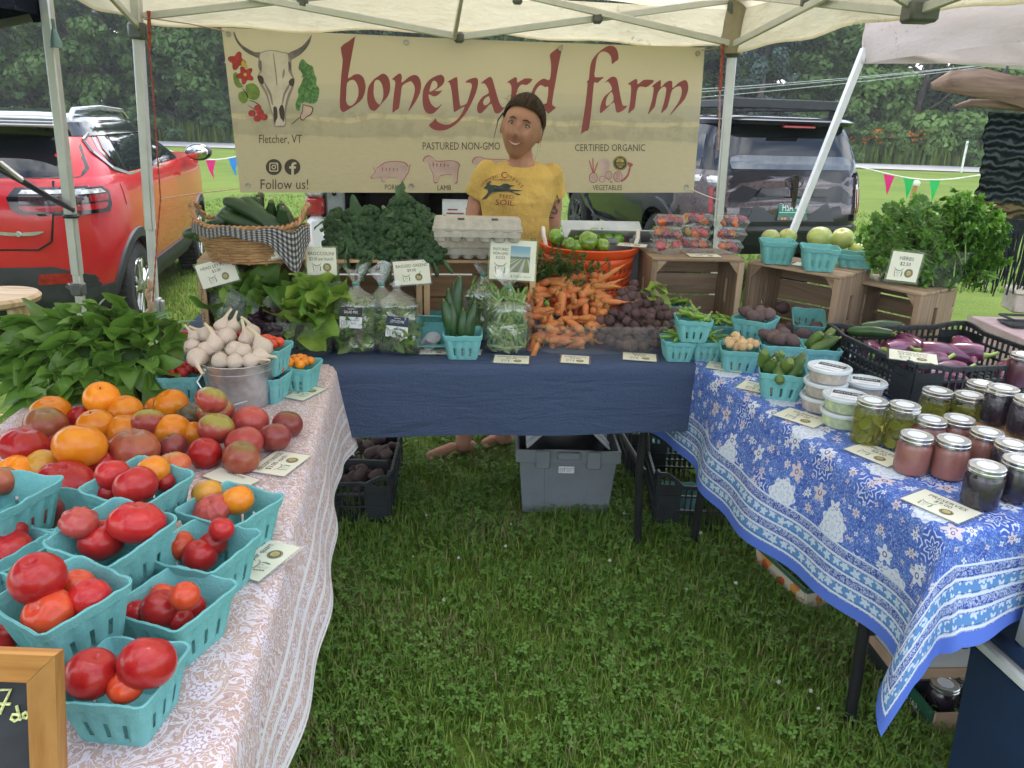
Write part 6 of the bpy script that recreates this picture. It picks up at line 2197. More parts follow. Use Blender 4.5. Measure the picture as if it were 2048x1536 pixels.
# egg cartons
CART = mat('egg_carton',(.40,.365,.315),.95, var=.07, scale=40, bump=.4, bscale=260)
def carton(label, px, py, z, yaw):
 p_ = PZ(px, py, z)
 t = thing('egg_carton', label, 'egg carton',(p_.x, p_.y + .05, z),(0,0, yaw), 'egg cartons')
 L, D = .298,.105
 g = G()
 for ix in range(6):                          # cup bottoms
  for iy in range(2):
   x, y = (ix - 2.5) * .0485,(iy - .5) * .050
   g.lathe([(.012,0),(.018,.003),(.0238,.026),(.0245,.036)],10,0, MTr((x, y,0)))
 g.grid(lambda u, v: ((u - .5) * (L - .012),-D / 2 + .001 + .003 * mcos(u * 12 * mpi),.018 + .022 * v),48,2)
 g.box((0,0,.0385),(L, D,.005),0, None,.002)
 g.obj('tray', CART, t)
 g = G()
 rows = [(.0415,1,1),(.046,1,1),(.048,.985,.96),(.074,.955,.86),(.078,.93,.80)]
 vs, fs = [],[]
 N = 4 * 8
 for (z_, sx, sy) in rows:
  for k in range(N):
   th = 2 * mpi * (k + .5) / N
   c, s = mcos(th), msin(th)
   r_ = (abs(c) ** 10 + abs(s) ** 10) ** -.1
   vs.append((L / 2 * sx * r_ * c + rund(-.0006,.0006), D / 2 * sy * r_ * s, z_))
 for j in range(len(rows) - 1):
  fs += [(j * N + k, j * N + (k + 1) % N,(j + 1) * N + (k + 1) % N,(j + 1) * N + k) for k in range(N)]
 fs.append(tuple((len(rows) - 1) * N + k for k in range(N)))
 g.add(vs, fs)
 g.obj('lid', CART, t)
 for x in (-.055,.055):
  g = G()
  g.box((x,-D / 2 * .83,.076),(.022,.004,.008),0, Matrix.Identity(4),.001)
  g.obj('latch', mat('latch_dark',(.10,.09,.075),.9), t)
 return t
carton('lower grey pulp egg carton of the stack of two on the crate',948,520, ZC + .001,.10)
carton('upper grey pulp egg carton, top of the stack by the seller',953,486, ZC + .081,.08)
# standing cards on the crates
def stand(px, py, Y):
 return PY(px, py, Y)
def quad_card(label, pix, Y, title, price, tilt=0, extra=None):
 """size and roll from the card's four corners in the photo (top left, top right, bottom right, bottom left)"""
 c = [PY(x, y, Y) for x, y in pix]
 ctr = (c[0] + c[1] + c[2] + c[3]) / 4
 xr = ((c[1] - c[0]) + (c[2] - c[3])) / 2
 yr = ((c[0] - c[3]) + (c[1] - c[2])) / 2
 roll = math.atan2(xr.z, xr.x)
 return card(label, standM(ctr,0, rad(tilt), roll), xr.length * .96, yr.length * .95, title, price)
quad_card('tilted card reading HEAD LETTUCE on the left crate',((390,530),(466,510),(478,560),(404,581)),2.50, 'HEAD LETTUCE', '$3.00',4)
quad_card('card reading CUCUMBERS on the willow basket',((490,464),(545,458),(563,514),(508,524)),2.475, 'CUCUMBERS', '2 for $3.00',6)
quad_card('card reading BROCCOLINI clipped between the first two crates',((612,494),(674,494),(674,552),(612,551)),2.565, 'BROCCOLINI', '$3.00 per bunch',2)
quad_card('card reading BAGGED GREENS on the front of the middle crates',((784,523),(858,517),(864,567),(789,572)),2.60, 'BAGGED GREENS', '$9.00',3)
quad_card('card reading HERBS on the clear herb tub',((1782,500),(1844,507),(1836,567),(1775,559)),2.32, 'HERBS', '$2.50',2)
c = [PY(x, y,2.58) for x, y in ((979,477),(1075,480),(1072,563),(976,560))]
ctr = sum(c, V()) / 4
w_, h_ = (c[1] - c[0]).length * .96,(c[0] - c[3]).length * .95
ec = thing('egg_sign', 'larger card reading PASTURED NON-GMO EGGS with a farm photo, in front of the cartons', 'price card', M=standM(ctr,0, rad(3),-.03), group='price cards')
gbox((0,0,-.0003),(w_ + .012, h_ + .012,.0008)).obj('laminate', LAM, ec)
gbox((0,0,.0004),(w_, h_,.0008)).obj('paper', PAPER, ec)
for k, s_ in enumerate(('PASTURED', 'NON-GMO', 'EGGS')):
 put_text(ec, s_,-w_ * .27, h_ * (.26 - .105 * k), h_ * .07, CINK, wmax=w_ * .33)
skull_logo(ec,-w_ * .27,-h_ * .22, h_ * .32)
put_text(ec, '$ 7.00', w_ * .06,-h_ * .40, h_ * .055, CINK)
put_text(ec, 'per dozen', w_ * .28,-h_ * .40, h_ * .055, CINK2, wmax=w_ * .26)
t = NT('farm_photo')
uv, s_, v_ = uvsep(t)
nn = t.noise(uv,9,4,.6)
v2 = t.math('ADD', v_, t.math('MULTIPLY_ADD', nn,.08,-.04))
cc = t.ramp(v2,[(0,(.17,.17,.10)),(.30,(.20,.22,.10)),(.5,(.16,.22,.09)),(.58,(.10,.12,.10)),(.62,(.36,.46,.46)),(.8,(.20,.34,.44)),(1,(.16,.32,.42))])
rows_ = t.math('FRACT', t.math('MULTIPLY', t.math('DIVIDE', t.math('SUBTRACT', s_,.8), t.math('SUBTRACT',.68, v_)),1.1))
cc = t.mix(t.math('MULTIPLY', t.ramp(rows_,[(.35,0),(.45,.85),(.7,.85),(.8,0)]), t.math('LESS_THAN', v_,.52)), cc,(.42,.44,.47))
PHOTO = t.done(t.pbsdf(cc,.35))
g = G()
g.grid(lambda u, v: (w_ * (-.055 + .43 * u), h_ * (-.30 + .66 * v),.0013),1,1, uvfn=lambda u, v: (u, v))
g.obj('photo_print', PHOTO, ec, smooth=False)
# lettuce in a clear tub, bagged greens
def tub(label, c, w, d, h, yaw, name='clear_tub', wall=.003, taper=.92):
 t = thing(name, label, 'tub', c,(0,0, yaw))
 g = G()
 def ring(z, k, o=0):
  P = []
  for i in range(40):
   th = 2 * mpi * (i + .5) / 40
   a, b = mcos(th), msin(th)
   r_ = (abs(a) ** 8 + abs(b) ** 8) ** -.125
   P.append(((w / 2 * k + o) * r_ * a,(d / 2 * k + o) * r_ * b, z))
  return P
 R = [ring(0, taper * .96), ring(.008, taper), ring(h * .72, taper + (1 - taper) * .72), ring(h * .74, taper + (1 - taper) * .74,.004), ring(h,1,.004), ring(h,1,.014), ring(h - .004,1,.014)]
 g.v = [q for r_ in R for q in r_]
 for j in range(len(R) - 1):
  for i in range(40):
   g.f.append((j * 40 + i, j * 40 + (i + 1) % 40,(j + 1) * 40 + (i + 1) % 40,(j + 1) * 40 + i))
   g.m.append(0)
 g.f.append(tuple(range(40))[::-1])
 g.m.append(0)
 g.obj('tub_wall', CLEAR, t)
 return t
lt = PZ(618,716, T)
tub('clear plastic tub holding heads of lettuce in open bags', V((lt.x - .10, lt.y + .13, T + .002)),.34,.26,.115,.05)
def openbag(label, px, py, Y, R, n, mats, seed, opening, L=.11, W=.05):
 p_ = PY(px, py, Y)
 t = thing('lettuce_bag', label, 'bag of lettuce', p_,(0,0,0), 'open bags of head lettuce')
 leafball(n, R, L, W, seed,.5, wave=.35, n=6).obj('lettuce', mats, t, smooth='all')
 g = G()
 od = V(opening).normalized()
 q0 = od.to_track_quat('Z', 'X').to_matrix().to_4x4()
 def f(u, v):
  th = 2 * mpi * u
  a = -mpi / 2 + (mpi / 2 + .75) * v
  k = mcos(a) if v < .85 else mcos(-mpi / 2 + (mpi / 2 + .75) * .85) * (1 + (v - .85) * 1.6)
  q = V((k * mcos(th), k * msin(th), msin(min(a,.75))))
  w = 1 + .10 * msin(th * 5 + v * 4 + seed) * v + .06 * msin(th * 11 + seed) * v
  q = q0 @ (q * w)
  return (q.x * R[0] * 1.22, q.y * R[1] * 1.2, q.z * R[2] * 1.22)
 g.grid(f,40,14, closed=True)
 g.obj('bag_film', FILM2, t, smooth='all')
 return t
openbag('open bag of bright pale green lettuce in front of the left crate',630,632, lt.y + .10,(.10,.09,.085),60, LET,3,(.1,-.8,.9))
openbag('open bag of green lettuce leaning left in the crate, behind the garlic',512,612, lt.y + .20,(.13,.09,.075),50,[LET[1], LET[2], LET[1]],5,(.6,-.1,.8))
openbag('open bag of dark purple lettuce behind the garlic bucket',535,652, lt.y + .03,(.055,.045,.035),40, PUR,8,(0,-.9,.7),.045,.025)
leafball(14,(.05,.04,.03),.10,.05,21).obj('x',[LET[2]] * 3)
o = BDO['x']
o.name = 'spinach_bunch'
o.location = PY(500,574, lt.y + .26)
tag(o, 'small bunch of dark green leaves at the back of the left crate', 'greens')
def film_bag(label, px, py, w, d, h, contents, mats, tie=True, yaw=0, knot=.78, name='greens_bag', cat='bag of greens', grp='tied bags', lean=0, Yb=None):
 """a filled clear bag standing on the table, gathered and tied near its top"""
 p_ = PZ(px, py, T)
 t = thing(name, label, cat,(p_.x, p_.y + d / 2, T + .003),(lean,0, yaw), grp)
 contents.obj('greens' if name == 'greens_bag' else 'beans', mats, t, smooth='all')
 g = G()
 sd = random.random() * 6
 def f(u, v):
  th = 2 * mpi * u
  z = h * v
  if v < .06:
   k = .70 + .30 * (v / .06) ** .6
  elif v < knot - .24:
   k = 1.0 + .03 * msin(v * 20 + sd)
  elif v < knot:
   s = (v - knot + .24) / .24
   k = 1.0 - .86 * (s * s * (3 - 2 * s))
  else:
   k = .14 + 1.9 * (v - knot) * (1 + .4 * msin(th * 3 + sd))
  k *= 1 + .035 * msin(th * 7 + v * 9 + sd) + .03 * msin(th * 13 - v * 5) * min(1, v * 3)
  c, s_ = mcos(th), msin(th)
  ex = 2.6
  r_ = (abs(c) ** ex + abs(s_) ** ex) ** (-1 / ex)
  return (w / 2 * k * r_ * c, d / 2 * k * r_ * s_, z + .012 * msin(th * 2 + sd) * max(0, v - knot) * 6)
 g.grid(f,48,30, closed=True)
 g.obj('bag_film', FILM, t, smooth='all')
 if tie:
  G().lathe([(.009,-.004),(.013,0),(.009,.004)],12,0, MTr((0,0, h * knot)) @ Matrix.Diagonal((1.0,.9,1,1))).obj('tie', mat('tie_green',(.02,.22,.16),.5), t)
 return t
def bag_label(t, title, w, h, z, y, bg):
 M = MTr((-.012 if title[0] == 'S' else .006, y, z)) @ MRX(mpi / 2 - .12) @ MRZ(-.03 if title[0] == 'S' else -.08)
 l = gbox((0,0,0),(w, h,.0008),0, M).obj('label', mat('label_white',(.68,.69,.72),.45), t)
 top = G()
 top.box((0, h * .27,.0006),(w, h * .46,.0006),0, M)
 top.obj('label_band', bg, l)
 for s_, yy, hh, m in (('ORGANIC', h * .42, h * .05, LAMW),(title, h * .27, h * .13, LAMW),('boneyard',-h * .10, h * .10, CINK),('farm',-h * .26, h * .10, CINK)):
  o = put_text(l, s_, w * (.12 if m is CINK else 0), yy, hh, m,.0013, wmax=w * .62)
  o.data.transform(M)
 o = skull_logo(l,-w * .3,-h * .24, h * .36,.0013)
 o.data.transform(M)
LAMW = mat('label_letters',(.7,.7,.7),.6, var=0)
def greens(n, R, seed):
 g = leafball(n, R,.05,.017, seed,0, wave=.3, n=4)
 for i,(x, y, z) in enumerate(g.v):
  g.v[i] = (x, y, max(.004, z + R[2] * 1.02))
 return g
bs = film_bag('tied bag of mixed salad leaves with a black label reading SALAD MIX',711,712,.150,.10,.285, greens(240,(.056,.037,.088),1), SAL, knot=.80, yaw=.05)
bag_label(bs, 'SALAD MIX',.072,.068,.128,-.053, mat('label_black',(.012,.013,.015),.5))
film_bag('tied bag of greens standing behind the lettuce mix bag',762,700,.13,.09,.275, greens(170,(.05,.034,.085),2),[SAL[1], SAL[0], SAL[1]], knot=.78)
bl = film_bag('bag of lettuce mix with a navy label reading LETTUCE MIX',792,714,.150,.10,.235, greens(240,(.056,.037,.078),3),[SAL[0], SAL[2], SAL[1]], tie=False, knot=.93)
bag_label(bl, 'LETTUCE MIX',.072,.068,.10,-.053, mat('label_navy',(.012,.025,.055),.5))
# beans
BEAN = [leafmat('bean_a',(.14,.25,.05),(.22,.34,.09),.15,.4,20), leafmat('bean_b',(.09,.18,.03),(.15,.26,.06),.15,.4,20), leafmat('bean_c',(.22,.33,.12),(.28,.40,.17),.15,.4,20)]
def beans(n, R, seed):
 r = random.Random(seed)
 g = G()
 for k in range(n):
  z = r.uniform(.01, R[2] * 2)
  th = r.uniform(0,6.28)
  q = r.uniform(.4,.96) * (1 - .25 * max(0, z / (2 * R[2]) - .6))
  c = V((mcos(th) * R[0] * q, msin(th) * R[1] * q, z))
  d = V((r.gauss(0,1), r.gauss(0,.5), r.gauss(0,.55 + .5 * z / R[2]))).normalized()
  L = r.uniform(.034,.05)
  s = V((r.gauss(0,.006), r.gauss(0,.004), r.gauss(0,.006)))
  P = []
  for q_ in (-1,-.3,.4,1):
   w = c + d * L * q_ + s * (1 - q_ * q_)
   P.append(V((max(-R[0], min(R[0], w.x)), max(-R[1], min(R[1], w.y)), max(.004, w.z))))
  g.tube(P,[.003,.0065,.0065,.0025],6, k % 3)
 return g
BT = beans(150,(.064,.042,.10),4)
film_bag('tied bag of green beans in the front, left of the carrots',1012,712,.158,.105,.275, BT, BEAN, knot=.80, name='bean_bag', cat='bag of beans', grp='bags of green beans', yaw=-.06)
film_bag('bag of green beans standing behind, between the zucchini and the front bean bag',963,690,.14,.09,.275, beans(110,(.055,.036,.10),5),[BEAN[1], BEAN[0], BEAN[1]], knot=.86, name='bean_bag', cat='bag of beans', grp='bags of green beans')
# empty tipped basket with a nest of white cups
tp = PZ(862,706, T)
o = link('pulp_basket', QUART[0], None,(tp.x, tp.y + .075, T + .052),(rad(72),0, rad(3)),.76)
tag(o, 'turquoise pulp basket tipped on its side, facing out, with white cups inside', 'basket', 'turquoise pulp baskets')
cups = thing('white_cups', 'small nested stack of white cups lying in the tipped turquoise basket', 'cups',(tp.x - .004, tp.y + .028, T + .022))
for k in range(5):
 G().lathe([(.020,-.010),(.026,.006),(.027,.007),(.025,.006),(.019,-.009),(0,-.009)],18,0, MTr((.003 * k - .006,.004 * k,.004 * k)) @ MRX(.5)).obj('cup', mat('cup_white',(.62,.60,.62),.5), cups)
# zucchini
basket(926,662,0,2, 'turquoise basket of upright zucchini on the navy cloth', 'p', sc=1.12)
ZK = [cukemesh('zucchini_%d' % k,(.15,.19,.13)[k],(.021,.023,.024)[k],.006, CUKE2,10 + k,.95) for k in range(3)]
for i,(x, y, k, lx) in enumerate(((912,612,1,-.12),(893,632,2,-.2),(905,640,0,-.05),(925,650,2,0),(940,648,2,.15),(916,598,1,.05),(945,640,0,.12),(900,615,0,-.1))):
 p_ = PY(x, y, PZ(926,672, T + .07).y + (.02 if i in (0,5) else -.005 + .003 * i))
 o = link('zucchini', ZK[k], None, p_, V((lx,.12,1)).to_track_quat('Z', 'X').to_euler(),.76)
 tag(o,['tallest dark zucchini standing at the back of the basket', 'short zucchini leaning at the left of the basket', 'middling zucchini in front in the basket', 'stubby zucchini at the front middle of the basket', 'stubby zucchini at the front right of the basket', 'tall zucchini beside the tallest one in the basket', 'zucchini at the right rim of the basket', 'zucchini behind the left ones in the basket'][i], 'zucchini', 'zucchini in the turquoise basket')
basket(873,628,0,0, 'turquoise basket half hidden in the crate behind the zucchini', 'p')
# carrots and beets in a clear tub
kb = PZ(1197,713, T)
tub('long clear tub under the heap of carrots and beets', V((kb.x, kb.y + .145, T + .002)),.455,.27,.10,.085, taper=.94)
CARM = mat('carrot_skin',(.43,.13,.035),.6, scale=30, col2=(.54,.195,.058), bump=.5, bscale=60, bdist=.002, rnd=.3, stretch=(1,1,3))
CARR = []
for s in range(5):
 r = random.Random(s + 3)
 L = (.12,.10,.14,.085,.115)[s]
 R0 = (.016,.0185,.014,.0175,.0155)[s]
 pts, rs = [],[]
 for i in range(9):
  u = i / 8
  pts.append((r.uniform(-.002,.002) + .012 * u * u * (s - 2) * .5, r.uniform(-.002,.002),-L * u))
  rs.append(R0 * (.72 if i == 0 else (1 - .55 * u ** 1.3 if u < .75 else (1 - u) * 2.2 * .65 + .08)))
 pts = [(0,0,.006)] + pts
 rs = [R0 * .35] + rs
 tl = [(pts[-1][0],0,-L),(pts[-1][0] + r.uniform(-.01,.01), r.uniform(-.01,.01),-L - .02),(pts[-1][0] + r.uniform(-.02,.02),0,-L - .045)]
 g = G()
 g.tube(pts, rs,10)
 g.tube(tl,[.0014,.0009,.0004],4)
 g.tube([(0,0,.004),(.002,0,.014)],[.005,.003],6,1)
 CARR.append(g.mesh('carrot_%d' % s,[CARM, mat('carrot_crown',(.20,.22,.06),.8)],50))
CT = []
for k in range(120):
 while 1:
  x, y = rund(1046,1222), rund(548,700)
  if y > 548 + max(0,(1120 - x) * .35) and y > 545 + 0 and not (x > 1195 and y > 640 - (x - 1195)) and not (x < 1062 and y > 665):
   break
 CT.append((x, y))
CT.sort(key=lambda q: q[1])
for k,(x, y) in enumerate(CT):
 f_ = (y - 545) / 155
 Yk = kb.y + .245 - .19 * f_ + rund(-.012,.012) + (.015 if y > 668 else 0)
 p_ = PY(x, y, Yk)
 p_.z = max(p_.z, T + .03)
 # crowns mostly face the viewer or sideways, tails run back and down
 a = random.choice((0,0,1,2,3))
 d = {0: V((rgau(0,.35),-.7, rgau(.25,.3))),1: V((-.9,-.35, rgau(.1,.2))),2: V((.9,-.4, rgau(.05,.25))),3: V((rgau(0,.3),.3,.8))}[a].normalized()
 o = link('carrot', CARR[k % 5], None, p_, d.to_track_quat('Z', 'X').to_euler(), rund(.72,1.0))
 tag(o, 'orange carrot in the heap over the clear tub', 'carrot', 'heaped carrots')
for x, y, dx, dz, k in ((1200,562,.55,.45,2),(1190,572,.9,.1,0),(1205,600,.9,-.1,4),(1050,608,-1,.02,0),(1075,688,-.3,-.8,2)):
 p_ = PY(x, y, kb.y + (.16 if y < 620 else .0))
 o = link('carrot', CARR[k], None, p_,(-V((dx,-.15, dz))).normalized().to_track_quat('Z', 'X').to_euler(),.78)
 tag(o, 'orange carrot with its tail sticking out of the heap', 'carrot', 'carrots poking out of the heap')
# feathery carrot tops
g = G()
r = random.Random(5)
for k in range(210):
 x, y = r.gauss(1105,38), r.gauss(545,17)
 if r.random() < .28:
  x, y = r.gauss(1065,12), r.gauss(592,18)
 p_ = PY(x, y, kb.y + .27 + r.uniform(-.04,.04))
 d = V((r.gauss(0,.7), r.gauss(-.3,.4), r.gauss(.4,.5))).normalized()
 s_ = d.orthogonal().normalized()
 g.tube([p_, p_ + d * .03, p_ + d * .055],[.0008,.0007,.0004],3)
 for j in range(9):
  b_ = p_ + d * (.012 + .005 * j)
  for sg in (-1,1):
   e = (s_ * sg + d * .6 + V((r.gauss(0,.4), r.gauss(0,.4), r.gauss(0,.4)))).normalized()
   w = e.cross(d).normalized() * .0012
   q = b_ + e * .013
   g.add([b_ - w, b_ + w, q + w * 2, q - w * 2],[(0,1,2,3)], j % 2)
o = g.obj('carrot_tops',[leafmat('fern_a',(.045,.10,.02),(.09,.17,.03),.3,.6,20), leafmat('fern_b',(.02,.055,.012),(.05,.10,.02),.3,.6,20)])
tag(o, 'feathery green carrot tops behind the heap of carrots, below the orange tub', 'carrot tops')
o['kind'] = 'stuff'
# beets
BEETM = mat('beet_skin',(.052,.022,.024),.75, scale=12, col2=(.105,.058,.055), bump=.4, bscale=30, rnd=.5)
BE = []
for s in range(3):
 r = random.Random(s + 40)
 g = G()
 g.ell((0,0,0),(1,1,.92),14,10,0, None, lambda q: 1 + .04 * msin(q.x * 5 + s) - (.12 * math.exp(-(math.hypot(q.x, q.y) / .25) ** 2) if q.z > 0 else 0))
 g.tube([(0,0,-.85),(.05,0,-1.15),(r.uniform(-.3,.3),.1,-1.7),(r.uniform(-.7,.7),.2,-2.3)],[.22,.10,.05,.02],6)
 g.tube([(0,0,.75),(.05,.05,1.05)],[.22,.16],7,1)
 BE.append(g.mesh('beet_%d' % s,[BEETM, mat('beet_crown',(.14,.09,.06),.8)],60))
BP = []
for k in range(400):
 if len(BP) >= 58:
  break
 x, y = rund(1198,1350), rund(568,702)
 lim = 560 + abs(x - 1262) * .95 if x < 1300 else 596 + (x - 1300) * .45
 if y < lim or (x < 1222 and y < 640) or (y > 672 and x > 1322) or (x < 1240 - 0 and y > 690):
  continue
 if all((x - a) ** 2 + (y - b) ** 2 > 13 ** 2 for a, b in BP):
  BP.append((x, y))
BP += [(1268,568),(1243,586),(1262,592),(1277,603),(1347,628),(1333,650),(1300,633)]
for k,(x, y) in enumerate(BP):
 f_ = (y - 560) / 140
 p_ = PY(x, y, kb.y + .235 - .185 * f_)
 p_.z = max(p_.z, T + .028)
 d = V((rgau(0,.6), rgau(.2,.6), rgau(.3,.6))).normalized()
 o = link('beet', BE[k % 3], None, p_, d.to_track_quat('Z', 'X').to_euler(), rund(.0165,.0225))
 tag(o, 'dusty purple beet in the heap over the clear tub', 'beet', 'heaped beets')
g = G()
for k,(x, y, dx, dz) in enumerate(((1290,578,.6,.4),(1300,590,.8,.1),(1298,602,.7,-.3),(1280,592,.4,.2),(1310,596,.9,-.1),(1296,583,.3,.6))):
 leaf(g,.075,.026, MTr(PY(x, y, kb.y + .21) - PY(1290,590, kb.y + .21)) @ rotto(V((dx,-.4, dz)).normalized(), rund(-.6,.6)), curl=.5, wave=.5, n=8, seed=k, mi=k % 2)
o = g.obj('beet_leaves',[LET[1], leafmat('beet_leaf',(.16,.22,.05),(.26,.30,.09),.3,.5,25)], None, PY(1290,590, kb.y + .21), smooth='all')
tag(o, 'few crumpled green beet leaves at the back of the beet heap', 'beet leaves')
# orange tub of peppers
TUBO = mat('orange_plastic',(.66,.075,.012),.35, var=.06, scale=4)
tc_ = PZ(1180,488,1.045)
ot = thing('orange_tub', 'round orange slotted plastic basket heaped with green peppers', 'tub',(tc_.x, tc_.y + .02, T + .03))
g = G()
HT, RT = 1.045 - T - .03,.185
NR_, NZ = 84,12
prof = lambda v: (RT * (.78 + .20 * v), HT * v * .86)
for j in range(NZ + 1):
 for i in range(NR_):
  r_, z = prof(j / NZ)
  a = 2 * mpi * i / NR_
  g.v.append((r_ * mcos(a), r_ * msin(a), z))
for j in range(NZ):
 for i in range(NR_):
  if 1 <= j <= 9 and i % 2 == 0 and j % 2 == 1 and (i // 2) % 11 != 10:
   continue
  g.f.append((j * NR_ + i, j * NR_ + (i + 1) % NR_,(j + 1) * NR_ + (i + 1) % NR_,(j + 1) * NR_ + i))
  g.m.append(0)
b = len(g.v)
for (r_, z) in ((RT * .98, HT * .86),(RT * 1.0, HT * .88),(RT * 1.04, HT * .92),(RT * 1.07, HT * .985),(RT * 1.05, HT),(RT * 1.0, HT * .99),(RT * .96, HT * .90),(RT * .94, HT * .84)):
 for i in range(NR_):
  a = 2 * mpi * i / NR_
  g.v.append((r_ * mcos(a), r_ * msin(a), z))
for j in range(7):
 for i in range(NR_):
  g.f.append((b + j * NR_ + i, b + j * NR_ + (i + 1) % NR_, b + (j + 1) * NR_ + (i + 1) % NR_, b + (j + 1) * NR_ + i))
  g.m.append(0)
g.f.append(tuple(range(NR_))[::-1])
g.m.append(0)
bo_ = g.obj('tub_wall', TUBO, ot)
sm_ = bo_.modifiers.new('thickness', 'SOLIDIFY')
sm_.thickness = .003
HW = mat('handle_white',(.66,.60,.56),.5)
for s in (-1,1):
 G().tube([(s * RT * .92,-.03, HT * .93),(s * RT * 1.0,-.03, HT + .035),(s * RT * 1.0,-.02, HT + .052),(s * RT * 1.0,.02, HT + .052),(s * RT * 1.0,.03, HT + .035),(s * RT * .92,.03, HT * .93)],.008,8).obj('handle', HW, ot)
PEPM = mat('pepper_green',(.055,.14,.012),.14, scale=2.2, col2=(.20,.34,.03), coat=.5, rnd=.6)
PEP = []
for s in range(2):
 g = G()
 g.ell((0,0,0),(1,1,1.12),24,16,0, None, lambda q: (1 - .16 * (1 - abs(mcos(1.75 * math.atan2(q.y, q.x) + s)) ** .6) * min(1, math.hypot(q.x, q.y) * 1.4)) * (1 - .25 * math.exp(-(math.hypot(q.x, q.y) / .3) ** 2)) * (1 - .12 * max(0,-q.z)))
 g.tube([(0,0,.8),(.04,.02,1.1),(.12,.04,1.3)],[.12,.09,.10],7,1)
 PEP.append(g.mesh('pepper_%d' % s,[PEPM, mat('pepper_stem',(.10,.18,.04),.6)], 'all'))
for i,(x, y, d) in enumerate(((1112,475,36),(1151,475,28),(1175,484,42),(1138,490,30),(1214,478,38),(1232,480,36),(1190,470,30),(1205,492,30),(1155,494,30))):
 p_ = PY(x, y, ot.location.y + (-.08 if y > 483 else .03))
 o = link('green_pepper', PEP[i % 2], None, p_,(rund(-1,1), rund(-.8,.8), rund(0,6)), d / 2 / 520)
 tag(o,['dark glossy green pepper at the left rim of the orange tub', 'pale green pepper pointing up near the left of the tub', 'broad light green pepper in the middle front of the tub', 'small yellowish green pepper below the left ones', 'dark green pepper right of centre in the tub', 'bright green pepper at the right rim of the tub', 'green pepper at the back of the tub', 'green pepper half buried at the right front of the tub', 'green pepper half buried at the front of the tub'][i], 'pepper', 'green peppers in the orange tub')
GREYP = mat('grey_tote',(.18,.20,.22),.45, var=.05, bump=.06, bscale=300)
gp = PY(1212,470,3.18)
tt = thing('grey_tote', 'grey plastic tote with raised lid flaps behind the orange pepper tub', 'tote',(gp.x, gp.y, T - .01),(0,0,.1))
g = G()
for sx, sy, w, d in ((0,-.12,.36,.008),(0,.12,.36,.008),(-.18,0,.008,.24),(.18,0,.008,.24)):
 g.box((sx, sy,(gp.z - T) / 2),(w, d, gp.z - T))
g.box((0,0,.004),(.36,.24,.008))
g.obj('body', GREYP, tt)
for s in (-1,1):
 gbox((0,0,0),(.34,.12,.006),0, MTr((0, s * .085, gp.z - T + .02)) @ MRX(s * .5),.002).obj('lid_flap', mat('lid_grey',(.40,.43,.46),.35, var=.1), tt)
for k in range(3):
 gbox((-.09 + .09 * k,-.124, gp.z - T + .005),(.045,.012,.022),0, None,.003).obj('hinge', GREYP, tt)
q_ = PZ(1265,491,1.05)
card('card lying on the right rim of the orange pepper tub', flatM(V((q_.x, q_.y,1.052)),-.25),.11,.075, 'PEPPERS', '$4.00 per lb')
# boxed edible flowers
PETM = [mat('petal_red',(.55,.02,.035),.6, var=.2, scale=9), mat('petal_orange',(.70,.16,.02),.6, var=.2, scale=9), mat('petal_yellow',(.72,.40,.03),.6), mat('petal_pink',(.55,.05,.12),.6), mat('petal_violet',(.10,.02,.10),.6)]
NAST = []
for k in range(5):
 r = random.Random(k)
 g = G()
 for j in range(5):
  a = 2 * mpi * j / 5
  M = MRZ(a) @ MRX(.5)
  leaf(g,.018,.010, M, curl=-.4, fold=.2, wave=.2, n=4, seed=j)
 NAST.append(g.mesh('flower_%d' % k, PETM[k], 'all'))
CLAM = filmmat('clamshell',(.96,.97,.97),.5,.05,.35,40,.05)
def clam(label, px, py, z, yaw):
 p_ = PZ(px, py, z)
 t = thing('flower_box', label, 'flower box',(p_.x, p_.y + .045, z),(0,0, yaw), 'clear boxes of edible flowers')
 w, d, h = .118,.10,.046
 for nm, rows in (('base',((0,.78),(.004,.82),(.024,.96),(.026,1.04),(.028,1.04))),('lid',((.0285,1.04),(.031,1.02),(.042,.88),(.046,.84)))):
  g = G()
  N = 32
  for (zz, k) in rows:
   for i in range(N):
    th = 2 * mpi * (i + .5) / N
    a, b = mcos(th), msin(th)
    r_ = (abs(a) ** 5 + abs(b) ** 5) ** -.2
    g.v.append((w / 2 * k * r_ * a, d / 2 * k * r_ * b, zz))
  for j in range(len(rows) - 1):
   for i in range(N):
    g.f.append((j * N + i, j * N + (i + 1) % N,(j + 1) * N + (i + 1) % N,(j + 1) * N + i))
    g.m.append(0)
  g.f.append(tuple(range(N))[::-1] if nm == 'base' else tuple((len(rows) - 1) * N + i for i in range(N)))
  g.m.append(0)
  g.obj(nm, CLAM, t)
 for k in range(13):
  link('flower', random.choice(NAST[:1] * 3 + NAST[1:2] * 2 + NAST[2:4] + NAST[3:]), t,(rund(-.042,.042), rund(-.034,.034), rund(.010,.030)),(rund(-1,1), rund(-1,1), rund(0,6)), rund(.9,1.4))
 return t
for sx,(px, py, nm) in enumerate(((1336,510, 'left'),(1393,506, 'middle'),(1459,510, 'right'))):
 for k in range(3):
  q = PZ(px, py, ZC)
  tz = ZC + .001 + k * .0475
  p2 = clam('clear box of red and orange flowers, %s of the %s stack on the weathered crate' % (('bottom', 'middle', 'top')[k], nm), px, py, ZC, rund(-.15,.15) + (.12 if nm == 'right' else 0))
  p2.location = (q.x + rund(-.006,.006), q.y + .045 + rund(-.006,.006), tz)
q_ = PZ(1408,513, ZC)
card('card lying at the front edge of the flower crate', flatM(V((q_.x, q_.y + .01, ZC + .003)),.05),.12,.07, 'EDIBLE FLOWERS', '$6.00')
